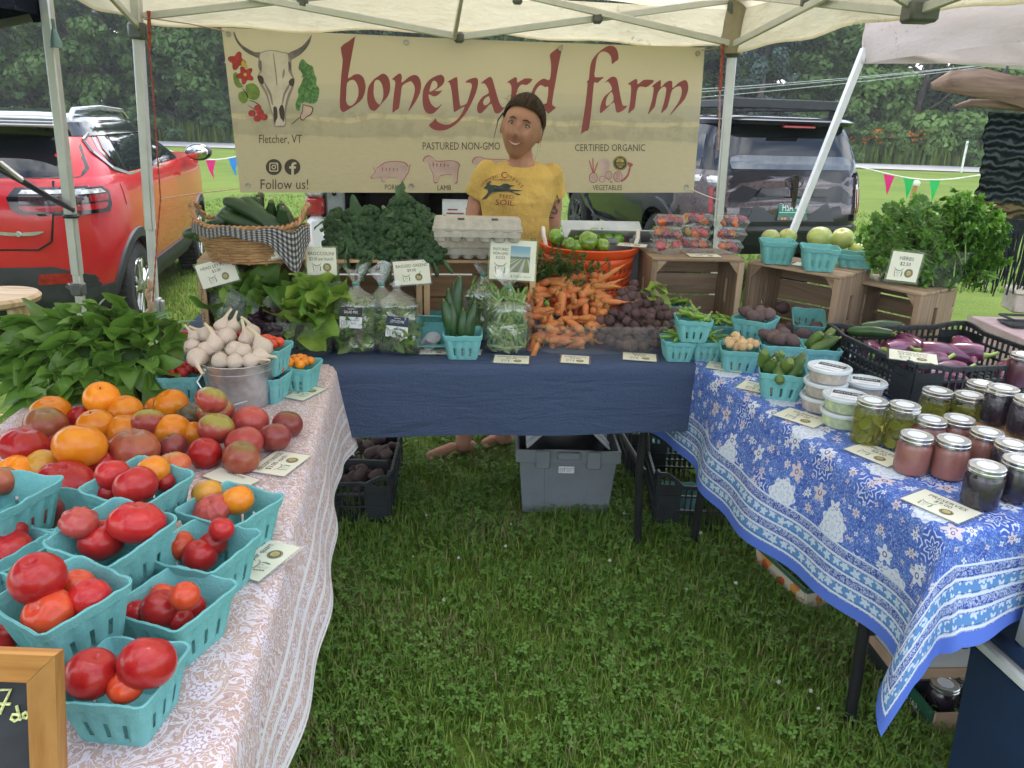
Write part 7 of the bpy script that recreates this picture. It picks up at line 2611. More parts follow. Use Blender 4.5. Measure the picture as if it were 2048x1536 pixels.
# green tomatoes on the next crate
for px, py, z, yaw, lab in ((1557,480,1.012,-12, 'left of the three on the crate top'),(1641,492,1.012,-14, 'middle of the three on the crate top'),(1713,506,.975,-25, 'right of the three, in front of the herbs')):
 basket(px, py,0, yaw, 'turquoise basket of green tomatoes, ' + lab, 'p', base=z, sc=1.12)
for px, py, d, zc, z, lab in ((1541,474,37,.078,1.012, 'left green tomato of the left basket'),(1574,474,38,.078,1.012, 'brighter green tomato at the right of the left basket'),(1557,486,30,.05,1.012, 'low green tomato in the left basket'),
       (1639,474,50,.085,1.012, 'large flat green tomato of the middle basket'),(1684,477,48,.085,1.0, 'big pale blushing green tomato at the right of the middle basket'),(1643,488,32,.05,1.012, 'half hidden green tomato at the front of the middle basket'),(1718,502,42,.068,.975, 'pale green tomato in the right basket')):
 tom(px, py, d, zc, 'green', 'plump', lab, 'green tomatoes on the crates', base=z)
q_ = PZ(1622,534,1.01)
card('card at the front edge of the crate with green tomatoes', flatM(V((q_.x, q_.y + .012,1.014)),-.6),.115,.075, 'GREEN TOMATOES', '$3.00')
# herbs in a clear tub
ha, hb = PZ(1748,566,.974), PZ(1930,578,.974)
hc = (ha + hb) / 2
hy = math.atan2(hb.y - ha.y, hb.x - ha.x)
tub('clear square tub of herbs on the right-hand crate', V((hc.x + .02, hc.y + .10,.973)),(hb - ha).length * 1.0,.2,.13, hy, taper=.95)
HERB = [leafmat('parsley_a',(.10,.24,.03),(.19,.36,.06),.35,.5,20,.4), leafmat('parsley_b',(.055,.15,.022),(.10,.24,.04),.35,.5,20,.4), mat('herb_stem',(.16,.28,.07),.6)]
SPR = []
for s in range(4):
 r = random.Random(s + 60)
 g = G()
 dill = s == 3
 L = .13
 g.tube([(0,0,-.10),(.004,0,0),(.01,.0, L * .6)],[.0022,.002,.001],4,2)
 for k in range(7 if not dill else 26):
  z = L * (r.uniform(.2,.65) if dill else .3 + .35 * k / 6)
  a = r.uniform(0,6.28)
  e = V((mcos(a), msin(a), r.uniform(.2,.9))).normalized()
  b0 = V((.006,0, z))
  l = r.uniform(.02,.045)
  tip = b0 + e * l
  g.tube([b0, tip],[.001,.0006],3,2)
  if dill:
   for j in range(5):
    q = b0 + e * l * (.4 + .15 * j)
    w = V((r.gauss(0,1), r.gauss(0,1), r.gauss(0,1))).normalized()
    n_ = w.cross(e).normalized() * .0008
    g.add([q - n_, q + n_, q + w * .014],[(0,1,2)], j % 2)
  else:
   for j in range(5):
    ang = (j - 2) * .62
    s_ = e.orthogonal().normalized()
    d = (e * mcos(ang) + s_ * msin(ang)).normalized()
    M = MTr(tip) @ rotto(d, r.uniform(-.5,.5))
    vs = [(-.001,0,0),(-.008,.010,.001),(-.006,.017,0),(0,.014,.002),(.001,.024,-.002),(.005,.016,0),(.009,.011,.001),(.001,0,0)]
    g.add(vs,[(0,7,3),(0,3,2,1),(7,6,5,3),(3,5,4),(3,4,2)],(k + s) % 2, M)
 SPR.append(g.mesh('sprig_%d' % s, HERB, 'all'))
hh_ = thing('herb_bunch', 'big bushy bunch of parsley and dill in the clear tub at the right', 'herbs',(hc.x + .02, hc.y + .1,.985))
for k in range(290):
 while 1:
  x, y = rund(1722,2004), rund(388,575)
  ex, ey = (x - 1866) / 116,(y - 490) / 74
  if ex * ex + ey * ey < 1 and not (x < 1748 and y > 530) and not (x > 1950 and y > 568):
   break
 r2 = math.hypot(ex, ey)
 p_ = PY(x, y, hc.y + .10 + rund(-.12,.10) * (1.05 - .5 * r2)) - hh_.location
 d = V((ex * .9 + rgau(0,.35),-.35 + rgau(0,.4),-ey * .7 + .45 + rgau(0,.3))).normalized()
 dl = 3 if (1755 < x < 1880 and y < 520 and random.random() < .55) else random.randrange(3)
 link('sprig', SPR[dl], hh_, p_ - d * .05, d.to_track_quat('Z', 'X').to_euler(), rund(.8,1.25))
# left table: basil, garlic, cherry tomatoes
BAS = [leafmat('basil_leaf',(.11,.23,.035),(.19,.34,.06),.35,.36,10,.5,.5), mat('basil_stem',(.10,.18,.05),.6)]
BL_ = []
for s in range(4):
 g = G()
 leaf(g,.085,.027, Matrix.Identity(4), curl=(.35,.55,.2,.7)[s], fold=(.30,.2,.4,.25)[s], wave=.10, n=8, seed=s, tipw=.72, cols=2)
 g.tube([(0,-.02,0),(0,0,0)],[.0018,.0014],4,1)
 BL_.append(g.mesh('basil_leaf_%d' % s, BAS, 'all'))
bp = PZ(175,800, T)
ba = thing('basil_bunch', 'large leafy green bunch of basil at the far end of the left table', 'basil',(bp.x, bp.y + .05, T))
edge = [(0,690),(30,655),(60,630),(110,620),(150,612),(170,598),(215,588),(245,602),(275,630),(310,640),(345,645),(352,680),(340,720),(328,760),(290,785),(230,800),(160,812),(90,808),(40,790),(10,760)]
def inside(x, y, P):
 c = False
 for (a, b),(d, e) in zip(P, P[1:] + P[:1]):
  if (b > y) != (e > y) and x < (d - a) * (y - b) / (e - b) + a:
   c = not c
 return c
cx, cy = 180,715
cnt = 0
while cnt < 298:
 x, y = rund(-25,356), rund(586,815)
 if not inside(max(2, x), y, edge):
  continue
 ex, ey = (x - cx) / 185,(y - cy) / 115
 f_ = (y - 590) / 220
 Y = bp.y + .20 - .24 * f_ + rund(-.05,.03)
 p_ = PY(x, y, Y) - ba.location
 if p_.z < .015:
  continue
 d = V((ex * .9 + rgau(0,.45),-.45 + rgau(0,.4),-ey * .9 + .15 + rgau(0,.4))).normalized()
 sc = rund(.75,1.3) * (1.0 if y > 640 else .75)
 link('leaf', BL_[cnt % 4], ba, p_ - d * .03 * sc, rotto(d, rgau(0,.7)).to_euler(), sc)
 cnt += 1
g = G()
for k in range(16):
 a = rund(0,6.28)
 t_ = V((mcos(a) * .11, msin(a) * .07 + .03, rund(.08,.15)))
 g.tube([(rund(-.03,.03),.02,.0), t_ * .5 + V((0,0,.03)), t_],[.004,.003,.002],5)
setting(g.obj('stems', BAS[1], ba), 'stuff')
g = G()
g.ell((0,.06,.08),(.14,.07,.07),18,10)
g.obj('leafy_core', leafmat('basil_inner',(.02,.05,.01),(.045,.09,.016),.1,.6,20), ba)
# galvanised bucket of garlic
GALV = mat('galvanised',(.50,.52,.53),.30,.85, var=.22, scale=55, col2=(.68,.70,.71), bump=.12, bscale=90)
kp = PZ(462,826, T)
kR, kH = .097,.125
kc = V((kp.x, kp.y + kR * .9, T + .002))
bu = thing('garlic_bucket', 'galvanised metal bucket heaped with garlic on the paisley cloth', 'bucket', kc)
g = G()
g.lathe([(0,.004),(kR * .80,.004),(kR * .82,0),(kR * .83,.006),(kR * .985, kH * .80),(kR * 1.0, kH * .805),(kR * 1.0, kH * .82),(kR * .99, kH * .825),(kR * 1.03, kH * .975),(kR * 1.055, kH * .98),(kR * 1.06, kH),(kR * 1.045, kH * 1.01),(kR * 1.02, kH),(kR * .80,.01),(0,.01)],48)
g.obj('bucket_wall', GALV, bu)
g = G()
g.tube([V((-.062,-.080, kH * .90)), V((-.075,-.10, kH * .70)), V((-.05,-.105, kH * .35)), V((0,-.108, kH * .18)), V((.05,-.10, kH * .3))],.0022,6)
g.lathe([(.007,0),(.007,.004),(0,.005)],10,0, MTr((-.060,-.083, kH * .90)) @ MRX(mpi / 2))
g.obj('wire_handle', GALV, bu)
GARL = [mat('garlic_skin',(.44,.33,.25),.6, scale=10, col2=(.64,.54,.45), bump=.3, bscale=40, rnd=.2, stretch=(3,3,.6)), mat('garlic_stem',(.50,.40,.24),.7, scale=30, col2=(.62,.53,.37)), mat('garlic_root',(.24,.17,.09),.9)]
GB = []
for s in range(3):
 r = random.Random(s + 90)
 g = G()
 g.lathe([(0,-.78),(.35,-.80),(.75,-.55),(1.0,-.05),(.92,.35),(.60,.72),(.32,1.0),(.20,1.3)],24,0, None, lambda q, a: (q[0] * (1 - .085 * abs(msin(a * 3.5 + s)) ** .6 * 1), q[1] * (1 - .085 * abs(msin(a * 3.5 + s)) ** .6), q[2]))
 b = (r.uniform(-.5,.5), r.uniform(-.5,.5))
 g.tube([(0,0,1.2),(b[0] * .3, b[1] * .3,1.6),(b[0], b[1],2.2)],[.21,.16,.14],9,1)
 for k in range(26):
  a, l = r.uniform(0,6.28), r.uniform(.25,.6)
  g.tube([(mcos(a) * .2, msin(a) * .2,-.78),(mcos(a) * l, msin(a) * l,-.9 - r.uniform(0,.15))],[.025,.012],3,2)
 GB.append(g.mesh('garlic_%d' % s, GARL,50))
gar = [(395,715,42,(.3,-.8,-.3)),(430,690,40,(-.2,.2,.9)),(455,675,42,(-.9,.1,.3)),(470,700,40,(.7,-.2,-.5)),(487,706,42,(.1,.9,.3)),(495,680,38,(-.3,.3,.9)),(525,696,44,(-.35,.1,.9)),(445,655,36,(.3,.2,.9)),(415,670,38,(-.9,.2,.35)),(385,695,36,(.2,.9,.2)),(505,665,34,(-.4,.3,.8)),(520,712,36,(.8,-.3,.1)),(440,722,36,(.9,-.3,-.1)),(470,724,36,(.9,-.2,.15)),(465,655,32,(.1,.5,.8)),(410,700,34,(.9,.1,-.1)),(500,722,34,(.8,-.1,.2)),(390,675,30,(-.6,.3,.6))]
for i,(x, y, d, up) in enumerate(gar):
 Y = kc.y + (-.065 + (724 - y) / 72 * .13)
 p_ = PY(x, y, Y)
 o = link('garlic_bulb', GB[i % 3], None, p_, V(up).normalized().to_track_quat('Z', 'X').to_euler(), d / 2 / 720)
 tag(o,['garlic bulb at the left rim with its stem hanging over the bucket edge', 'whole garlic bulb in the heap in the bucket'][0 if i == 0 else 1], 'garlic', None if i == 0 else 'garlic heaped in the bucket')
G().ell((0,0, kH * .75),(kR * .95, kR * .95,.03),18,6).obj('garlic_skins', GARL[0], bu)
# pints of cherry tomatoes
for px, py, lift, yaw, lab in ((372,678,.0,14, 'turquoise pint of dark red cherry tomatoes left of the garlic'),(452,672,.03,8, 'turquoise pint of red cherry tomatoes behind the garlic'),(532,690,.075,-8, 'turquoise pint of red cherry tomatoes stacked right of the garlic bucket'),(532,745,0,-8, 'turquoise pint under the stacked one, right of the bucket'),(595,726,0,-6, 'turquoise pint of orange cherry tomatoes at the far corner of the left table'),(365,742,0,8, 'turquoise pint between the basil and the bucket')):
 basket(px, py, lift, yaw, lab, 'p', sc=1.0)
 col = 'yellow' if 'orange' in lab else 'red'
 n_ = 0
 hz = lift + .076
 c = PZ(px, py, T + hz)
 for k in range(11):
  a, q = k * 2.4,.040 * math.sqrt((k + .5) / 11)
  r_ = rund(.0125,.0145)
  o = link('cherry_tomato', TSH['round'], None,(c.x + q * mcos(a), c.y + q * msin(a), T + hz + .004 + .012 * (1 - q / .04) + rund(-.003,.003)),(rund(-2,2), rund(-1,1),0), r_)
  paint(o, TM['orange' if 'orange' in lab else 'scarlet' if 'stacked' in lab else 'red'])
  tag(o,('orange' if 'orange' in lab else 'red') + ' cherry tomato in the pint ' + lab.split('tomatoes ')[-1].replace('turquoise pint ', ''), 'cherry tomato', 'cherry tomatoes, ' + lab[-28:])
# loose heirloom tomatoes
for x, y, d, zc, c, s, lab, top in (
  (45,892,106,0, 'red', 'beef', 'big glossy red heirloom tomato at the left edge of the pile', 'scar'),(160,892,104,.075, 'orange', 'plump', 'largest orange tomato, in the front middle of the pile', None),
  (203,797,70,.075, 'orange', 'round', 'topmost orange tomato with a green stem star, below the basil', 'calyx'),(251,822,68,.045, 'orange', 'round', 'round orange tomato just right of the topmost one', 'scar'),
  (102,826,80,.04, 'orange', 'plump', 'orange tomato at the upper left of the pile under the basil', 'scar'),(90,850,84,.045, 'brown', 'plump', 'dusky brownish tomato at the left, on the orange one', 'scar'),
  (189,850,74,.055, 'orange', 'plump', 'yellow-orange tomato with a stem star below the topmost', 'calyx'),(343,810,68,.04, 'orange', 'oval', 'lopsided golden orange tomato near the bucket', None),
  (298,846,68,.055, 'shoulder', 'plump', 'purple tomato with a green shoulder in the middle of the pile', 'scar'),(346,862,72,0, 'orange', 'round', 'shiny orange tomato behind the purple ones', 'scar'),
  (312,815,44,0, 'orange', 'round', 'orange tomato half hidden behind the golden lopsided one', None),(424,800,72,.10, 'shoulder', 'beef', 'green and red tomato leaning on the bucket, top of the stack', 'scar'),
  (431,824,82,.055, 'shoulder', 'beef', 'wide pinkish tomato with a green crown under the one on the bucket', 'scar'),(432,857,74,.06, 'shoulder', 'plump', 'tomato with yellow-green shoulders in the front of the bucket', 'scar'),
  (267,897,108,.045, 'brown', 'beef', 'wide bronze-red ribbed tomato in the middle front', None),(346,893,62,0, 'purple', 'plump', 'dark purple tomato behind the striped one', None),
  (388,868,52,0, 'orange', 'round', 'orange tomato peeking out left of the green-shouldered ones', None),(410,906,66,0, 'red', 'round', 'bright round red tomato in the middle right', 'scar'),
  (503,842,72,0, 'pink', 'plump', 'pinkish red tomato behind, right of the bucket base', 'scar'),(574,848,60,0, 'purple', 'oval', 'dark tomato at the far right end of the pile', 'scar'),
  (549,874,68,0, 'purple', 'plump', 'smooth dark red tomato next to the far right one', 'scar'),(487,886,78,0, 'pink', 'plump', 'dull rose tomato behind the brownish one at the right', 'scar'),
  (482,916,74,.028, 'brown', 'round', 'brownish orange tomato in front at the right, nearest the card', 'scar'),(487,852,52,.0, 'scarlet', 'round', 'scarlet tomato between the pink ones', None),
  (348,930,84,0, 'striped', 'ribbed', 'deeply ribbed striped red and yellow tomato behind the basket', 'scar'),(250,862,72,0, 'orange', 'round', 'orange tomato buried in the middle of the pile', None),
  (125,968,124,.03, 'red', 'beef', 'very broad deep red tomato lying between the baskets', 'scar'),(32,950,86,.02, 'orange', 'plump', 'orange tomato behind the basket at the left edge', None),
  (85,930,70,0, 'yellow', 'plump', 'yellow blushing tomato under the big orange one', None),(207,930,58,0, 'red', 'round', 'red tomato wedged right of the big orange one', None),
  (120,893,54,0, 'red', 'round', 'red tomato hidden between the big red and big orange ones', None),(160,838,52,0, 'red', 'round', 'red tomato in shade under the orange ones at the left', None),
  (380,834,56,0, 'dark', 'plump', 'dark olive tomato in shade beside the bucket', None),(235,905,60,0, 'pink', 'round', 'pinkish tomato behind the bronze one', None)):
 tom(x, y, d, zc, c, s, lab, 'loose heirloom tomatoes', None, top)
# quart baskets and their tomatoes
for x, y, lift, yaw, tx, lab in (
  (275,957,.045,-22,(4,4), 'turquoise basket at the back, holding two red and one orange tomato'),(228,1052,.055,-22,(6,3), 'turquoise basket in the middle with a lobed red tomato'),
  (130,1178,.06,-30,(4,0), 'turquoise basket in the left front with four red tomatoes'),(348,1192,0,-20,(0,0), 'turquoise basket with small tomatoes, one showing its stem scar'),
  (247,1340,.0,-5,(0,0), 'nearest turquoise basket, beside the chalkboard'),(460,1005,0,-24,(0,0), 'turquoise basket with orange tomatoes at the aisle side'),
  (405,1087,0,-16,(0,0), 'turquoise basket below the one with the orange tomatoes'),(98,1012,.0,-10,(0,0), 'turquoise basket with a dark purple tomato'),
  (-2,978,.06,-12,(0,0), 'turquoise basket cut by the left edge, the upper one'),(-8,1096,.0,-18,(0,0), 'turquoise basket at the left edge with two deep red tomatoes'),
  (118,1108,0,-15,(0,0), 'turquoise basket half hidden, with an orange tomato'),(-25,1290,0,-10,(0,0), 'turquoise basket at the left edge behind the chalkboard')):
 basket(x, y, lift, yaw, lab, 'q', tx, sc=.88 if y > 1300 else .94 if y > 1140 else 1)
for x, y, d, zc, c, s, lab, top in (
  (226,950,68,.13, 'red', 'round', 'left red tomato of the back basket', None),(270,972,84,.13, 'red', 'oval', 'front red tomato of the back basket', None),(306,942,66,.13, 'orange', 'round', 'orange tomato of the back basket', None),(216,986,50,.10, 'red', 'round', 'low red tomato in the corner of the back basket', None),(330,965,40,.11, 'red', 'round', 'small red tomato at the right of the back basket', None),
  (157,1046,92,.15, 'pink', 'ribbed', 'lobed red tomato at the left of the middle basket', 'scar'),(275,1045,118,.145, 'red', 'beef', 'wide red tomato with a scar in the middle basket', 'scar'),(203,1080,92,.115, 'red', 'plump', 'low red tomato in front in the middle basket', None),
  (76,1156,108,.165, 'red', 'round', 'top round red tomato of the left front basket', None),(153,1172,76,.125, 'scarlet', 'plump', 'back right red tomato of the left front basket', None),(178,1198,84,.13, 'red', 'round', 'right red tomato of the left front basket', None),(97,1230,106,.125, 'scarlet', 'plump', 'front red tomato of the left front basket', None),
  (184,1347,104,.09, 'red', 'round', 'large left red tomato of the nearest basket', None),(297,1326,114,.10, 'red', 'oval', 'largest right red tomato of the nearest basket', None),(252,1372,74,.078, 'scarlet', 'plump', 'orange-red tomato with a brown scar in the nearest basket', 'scar'),
  (322,1218,82,.065, 'red', 'round', 'front red tomato in the basket of small tomatoes', None),(370,1192,60,.10, 'scarlet', 'round', 'small tomato with a pale stem scar on top of the others', 'scar'),(272,1226,52,.055, 'red', 'round', 'small tomato at the left of the basket of small ones', None),(385,1215,54,.05, 'red', 'round', 'small tomato at the right of the basket of small ones', None),(325,1190,50,.06, 'scarlet', 'round', 'small tomato at the back of the basket of small ones', None),(362,1240,50,.05, 'red', 'round', 'small tomato in front right of the basket of small ones', None),
  (415,986,64,.085, 'yellow', 'plump', 'orange-yellow tomato at the left of the aisle basket', None),(476,1000,64,.085, 'orange', 'round', 'orange tomato at the right of the aisle basket', None),(427,1020,94,.075, 'pink', 'ribbed', 'scarred lobed red tomato in the front of the aisle basket', 'scar'),(376,1022,34,.05, 'red', 'round', 'small red tomato at the left corner of the aisle basket', None),
  (443,1058,50,.095, 'red', 'round', 'small round tomato topmost in the lower aisle basket', 'scar'),(358,1090,62,.06, 'scarlet', 'plump', 'orange-red tomato at the left of the lower aisle basket', None),(400,1112,70,.05, 'red', 'round', 'front tomato of the lower aisle basket', None),(425,1088,58,.06, 'red', 'round', 'right tomato of the lower aisle basket', None),
  (84,1024,86,.07, 'purple', 'plump', 'dark purple tomato with a dimple in its basket', 'scar'),(165,1004,54,.05, 'purple', 'round', 'second dark tomato at the right of the purple one', None),
  (2,962,70,.125, 'brown', 'plump', 'rough brown-red tomato in the upper basket at the left edge', 'scar'),(15,1062,76,.09, 'red', 'plump', 'upper deep red tomato in the basket at the left edge', None),(20,1102,92,.07, 'red', 'plump', 'lower deep red tomato in the basket at the left edge', None),
  (106,1092,40,.05, 'orange', 'round', 'orange tomato glimpsed under the middle basket', None),(-12,1288,80,.07, 'red', 'round', 'red tomato in the basket behind the chalkboard', None),(8,1230,60,.03, 'red', 'round', 'red tomato in shade at the left below the front basket', None)):
 tom(x, y, d, zc, c, s, lab, 'tomatoes in quart baskets', None, top)
for px, py, a, w, h, ti, pr, lab in ((605,786,68,.11,.085, 'CHERRY TOMATOES', '$4.00', 'flat card beside the pint of orange cherry tomatoes'),(560,928,75,.115,.09, 'HEIRLOOM TOMATOES', '$3.00 each', 'flat card reading HEIRLOOM TOMATOES at the aisle edge'),(462,958,-28,.12,.05, 'TOMATOES', '', 'card half hidden behind the aisle basket'),(517,1119,70,.118,.092, 'TOMATOES', '$6.00 per quart', 'flat card reading TOMATOES six dollars per quart')):
 q_ = PZ(px, py, T + .002)
 card(lab, flatM(V((q_.x, q_.y, T + .004)), rad(a)), w, h, ti, pr, logo=h > .06, small=1.15)
# chalkboard
q0, q1 = PY(128,1298,.66), PY(145,1536,.69)
cb = thing('chalkboard', 'small wood-framed chalkboard reading 7 doz in yellow chalk at the lower left', 'chalkboard', M=MTr(q0) @ MRZ(-.02) @ MRX(mpi / 2 - .22))
FRM = [woodmat('frame_wood_x',(.29,.125,.03),(.50,.27,.085),0,1.4,.4), woodmat('frame_wood_y',(.29,.125,.03),(.50,.27,.085),1,1.4,.4)]
fw, W_, H_ = .030,.30,.20
cz = q0.z
def mitre(pts, z0, z1, m):
 g = G()
 g.prism(pts, z0, z1)
 g.obj('frame_rail', m, cb, smooth=False)
mitre([(-W_,0),(-W_ + fw,-fw),(-fw,-fw),(-.0004,0)],0,.016, FRM[0])
mitre([(0,0),(-fw,-fw - .0004),(-fw,-H_ + fw),(0,-H_)],0,.016, FRM[1])
mitre([(-W_,-H_),(-.0004,-H_),(-fw,-H_ + fw),(-W_ + fw,-H_ + fw)],0,.016, FRM[0])
mitre([(-W_,0),(-W_,-H_),(-W_ + fw,-H_ + fw),(-W_ + fw,-fw)],0,.016, FRM[1])
gbox((-W_ / 2,-H_ / 2,.004),(W_ - fw, H_ - fw,.006)).obj('slate', mat('slate_black',(.018,.021,.027),.7, var=.25, scale=18), cb)
k_ = 1 / 2050
ch = lambda pts: [((x - 128) * k_,-(y - 1298) * k_,.0085) for x, y in pts]
g = G()
for pts in ([(-14,1388),(22,1384),(5,1420),(-4,1440)],[(-8,1418),(20,1417)],[(33,1420),(40,1452)],[(38,1440),(24,1440),(20,1450),(28,1455),(38,1448)],[(54,1433),(46,1438),(47,1446),(54,1447),(58,1440),(54,1433)],[(63,1434),(74,1431),(66,1450),(79,1448)],[(-60,1388),(-48,1440)]):
 g.tube(ch(pts),.0016,5)
g.obj('chalk_writing', mat('chalk_yellow',(.55,.58,.25),.95, var=.25, scale=300), cb)
# right and centre table: baskets, jars, crate of eggplants
PEPS = mat('shishito',(.09,.20,.02),.25, scale=20, col2=(.17,.30,.035), rnd=.5)
POT = [mat('potato_tan',(.48,.31,.15),.8, scale=14, col2=(.56,.40,.22), rnd=.3, bump=.2), mat('potato_purple',(.075,.045,.05),.85, scale=10, col2=(.15,.10,.09), rnd=.4, bump=.3)]
PT = []
for s in range(3):
 g = G()
 g.ell((0,0,0),(1.25,.85,.8),12,8,0, None, lambda q: 1 + .09 * msin(q.x * 4 + s) + .06 * msin(q.y * 7 + q.z * 3 + s))
 PT.append(g.mesh('potato_%d' % s, POT[0], 'all'))
SH = [cukemesh('pepper_long_%d' % k,.075,.0075,(.006,-.008,.010)[k], PEPS,20 + k,.6) for k in range(3)]
PKL = [cukemesh('pickling_cucumber_%d' % k,.105,.0195,.005, PICK,30 + k,.85) for k in range(2)]
def pile(kind, px, py, lift, n, lab, grp, rx=.045, hb=.076, base=T):
 c = PZ(px, py, base + lift + hb)
 for k in range(n):
  a, q = k * 2.4, rx * math.sqrt((k + .5) / n)
  loc = V((c.x + q * mcos(a), c.y + q * msin(a) * .9, base + lift + hb + .006 + rund(-.004,.012)))
  if kind == 'shishito':
   o = link('long_pepper', SH[k % 3], None, loc,(rund(1.0,2.1), rund(-.5,.5), rund(0,6.28)), rund(.8,1.1))
  elif kind == 'cuke':
   o = link('pickling_cucumber', PKL[k % 2], None, loc - V((0,0,.006)),(random.choice((.5,-.5,1.2,2.6)) + rund(-.2,.2), rund(-.4,.4), rund(0,6)), rund(.75,.95))
  else:
   o = link('potato', PT[k % 3], None, loc,(rund(-.5,.5), rund(-.5,.5), rund(0,6.28)), rund(.015,.021) * (1.25 if kind == 'purple' else .85))
   paint(o, POT[1 if kind == 'purple' else 0])
  tag(o, lab, {'shishito': 'pepper', 'cuke': 'cucumber'}.get(kind, 'potato'), grp)
for px, py, lift, yaw, kd, sc, kind, n, lab in (
  (1352,607,.03,0, 'p',.9, 'shishito',9, 'back pint of slim green peppers, by the crate'),(1387,634,.075,-4, 'p',1.0, 'shishito',16, 'raised pint of bright green peppers right of the beets'),(1357,676,0,0, 'p',.95, 'shishito',8, 'low pint of green peppers next to the beet tub'),
  (1415,677,0,-4, 'p',.95, 'shishito',6, 'low pint of green peppers, second from the beet tub'),(1445,645,.0,-8, 'p',1.0, 'shishito',11, 'pint of long green peppers behind, against the crate post'),(1480,693,0,-10, 'q',.90, 'tan',17, 'quart of small tan potatoes at the table corner'),
  (1511,634,.055,-38, 'q',.94, 'purple',8, 'raised quart of purple potatoes, corner towards the aisle'),(1617,628,.03,-12, 'q',.84, None,0, 'basket tipped against the crate, behind the purple potatoes'),(1562,682,0,-10, 'q',1.0, 'purple',12, 'low quart of brownish purple potatoes'),
  (1565,737,0,-14, 'q',.98, 'cuke',10, 'quart of pickling cucumbers in front on the blue cloth'),(1640,690,0,-14, 'p',1.1, 'cuke',4, 'basket of pickling cucumbers beside the black crate')):
 basket(px, py, lift, yaw, 'turquoise ' + lab, kd,(0,0) if 'tipped' not in lab else (22,0), sc=sc)
 if kind:
  hb = (.087 if kd == 'q' else .076) * sc
  nm = {'shishito': 'slim green pepper in the ', 'tan': 'small tan potato in the ', 'purple': 'dark purple potato in the ', 'cuke': 'plump striped pickling cucumber in the '}[kind]
  pile(kind, px, py, lift, n, nm + lab.split(',')[0], 'produce in the ' + lab.split(',')[0],.052 if kd == 'q' else .040, hb)
for x, y, z in ((1565,615,.09),(1632,655,.06),(1585,655,.05),(1605,668,.055),(1560,660,.055),(1472,672,.10)):
 p_ = PZ(x, y, T + z)
 o = link('potato', PT[1], None, p_,(.3,.2, x),.028 if x > 1500 else .018)
 paint(o, POT[1 if x > 1500 else 0])
 tag(o, 'large dark potato lying loose among the baskets by the crates' if x > 1500 else 'single tan potato on the rim of the tan potato quart', 'potato', 'loose potatoes')
# black harvest crates
BLK = mat('crate_black',(.012,.016,.018),.5, var=.2, scale=20, bump=.05)
def harvest(label, M, w, d, h, grp='black harvest crates', dip=.35):
 """lattice crate: w along local x, d along local y, the long sides dipped in the middle"""
 t = thing('harvest_crate', label, 'crate', M=M, group=grp)
 for sx, sy, L, A in ((0,-1, w, 'x'),(0,1, w, 'x'),(-1,0, d, 'y'),(1,0, d, 'y')):
  g = G()
  cx, cy = sx * w / 2, sy * d / 2
  def P(u, z):
   return V((u, cy, z)) if A == 'x' else V((cx, u, z))
  def top(u):
   q = abs(u) / (L / 2)
   return h * (1 - dip * (1 - smst(q,.55,.85)))
  up = (0,1,0) if A == 'x' else (1,0,0)
  nb = int(L / .022)
  for k in range(nb + 1):
   u = -L / 2 + L * k / nb
   g.bar(P(u,.004), P(u, top(u) - .006),.006,.005 if 0 < k < nb else .012,0,0, up)
  for z in (.006, h * .36, h * .62):
   g.bar(P(-L / 2, z), P(L / 2, z),.007,.012,0,0, up)
  us = [-L / 2 + L * k / 14 for k in range(15)]
  for a, b in zip(us, us[1:]):
   g.bar(P(a, top(a)), P(b, top(b)),.016,.012,0,.002, up)
  for u in (-L / 2 + .05, L / 2 - .05):
   g.box(P(u, h * .42),(.085 if A == 'x' else .004,.004 if A == 'x' else .085, h * .80))
  g.obj('lattice_side', BLK, t)
 g = G()
 for k in range(int(w / .03) + 1):
  g.box((-w / 2 + .03 * k,0,.004),(.012, d,.006))
 g.box((0,0,.0018),(w * .98, d * .98,.002))
 g.obj('crate_floor', BLK, t)
 return t
ef, el = PZ(1832,740,.865), PZ(1652,656,.865)
dx_ = V((ef.x - el.x, ef.y - el.y,0))
ey_ = (-dx_).normalized()
ex_ = V((ey_.y,-ey_.x,0))
ed, ew = dx_.length * .98,.52
ec0 = V((ef.x, ef.y,0)) + ey_ * ed / 2 + ex_ * ew / 2
EM = Matrix(((ex_.x, ey_.x,0, ec0.x),(ex_.y, ey_.y,0, ec0.y),(0,0,1, T + .006),(0,0,0,1)))
harvest('black lattice crate of purple eggplants on the blue cloth', EM, ew, ed,.125, dip=.10)
EGG = mat('eggplant_skin',(.055,.010,.038),.22, scale=3, col2=(.27,.065,.16), stretch=(14,14,1), coat=.4, rnd=.4)
ESH = []
for s in range(2):
 g = G()
 n = 10
 rs = [.010 + .025 * (msin(mpi * (u * .72 + .25)) ** 1.2 if u < 1 else 0) for u in [k / n for k in range(n)]] + [.004]
 g.tube([(.012 * msin(2 * k / n + s),0,-.17 * k / n) for k in range(n + 1)], rs[::1],14)
 for k in range(5):
  leaf(g,.05,.012, MTr((0,0,.012)) @ MRZ(k * 1.257) @ MRX(-1.15), curl=.3, fold=.1, n=4, mi=1)
 g.tube([(0,0,0),(.003,0,.022),(.012,0,.045)],[.013,.006,.0065],7,1)
 ESH.append(g.mesh('eggplant_%d' % s,[EGG, mat('calyx_pale',(.24,.36,.08),.6, var=.2, scale=40)],50))
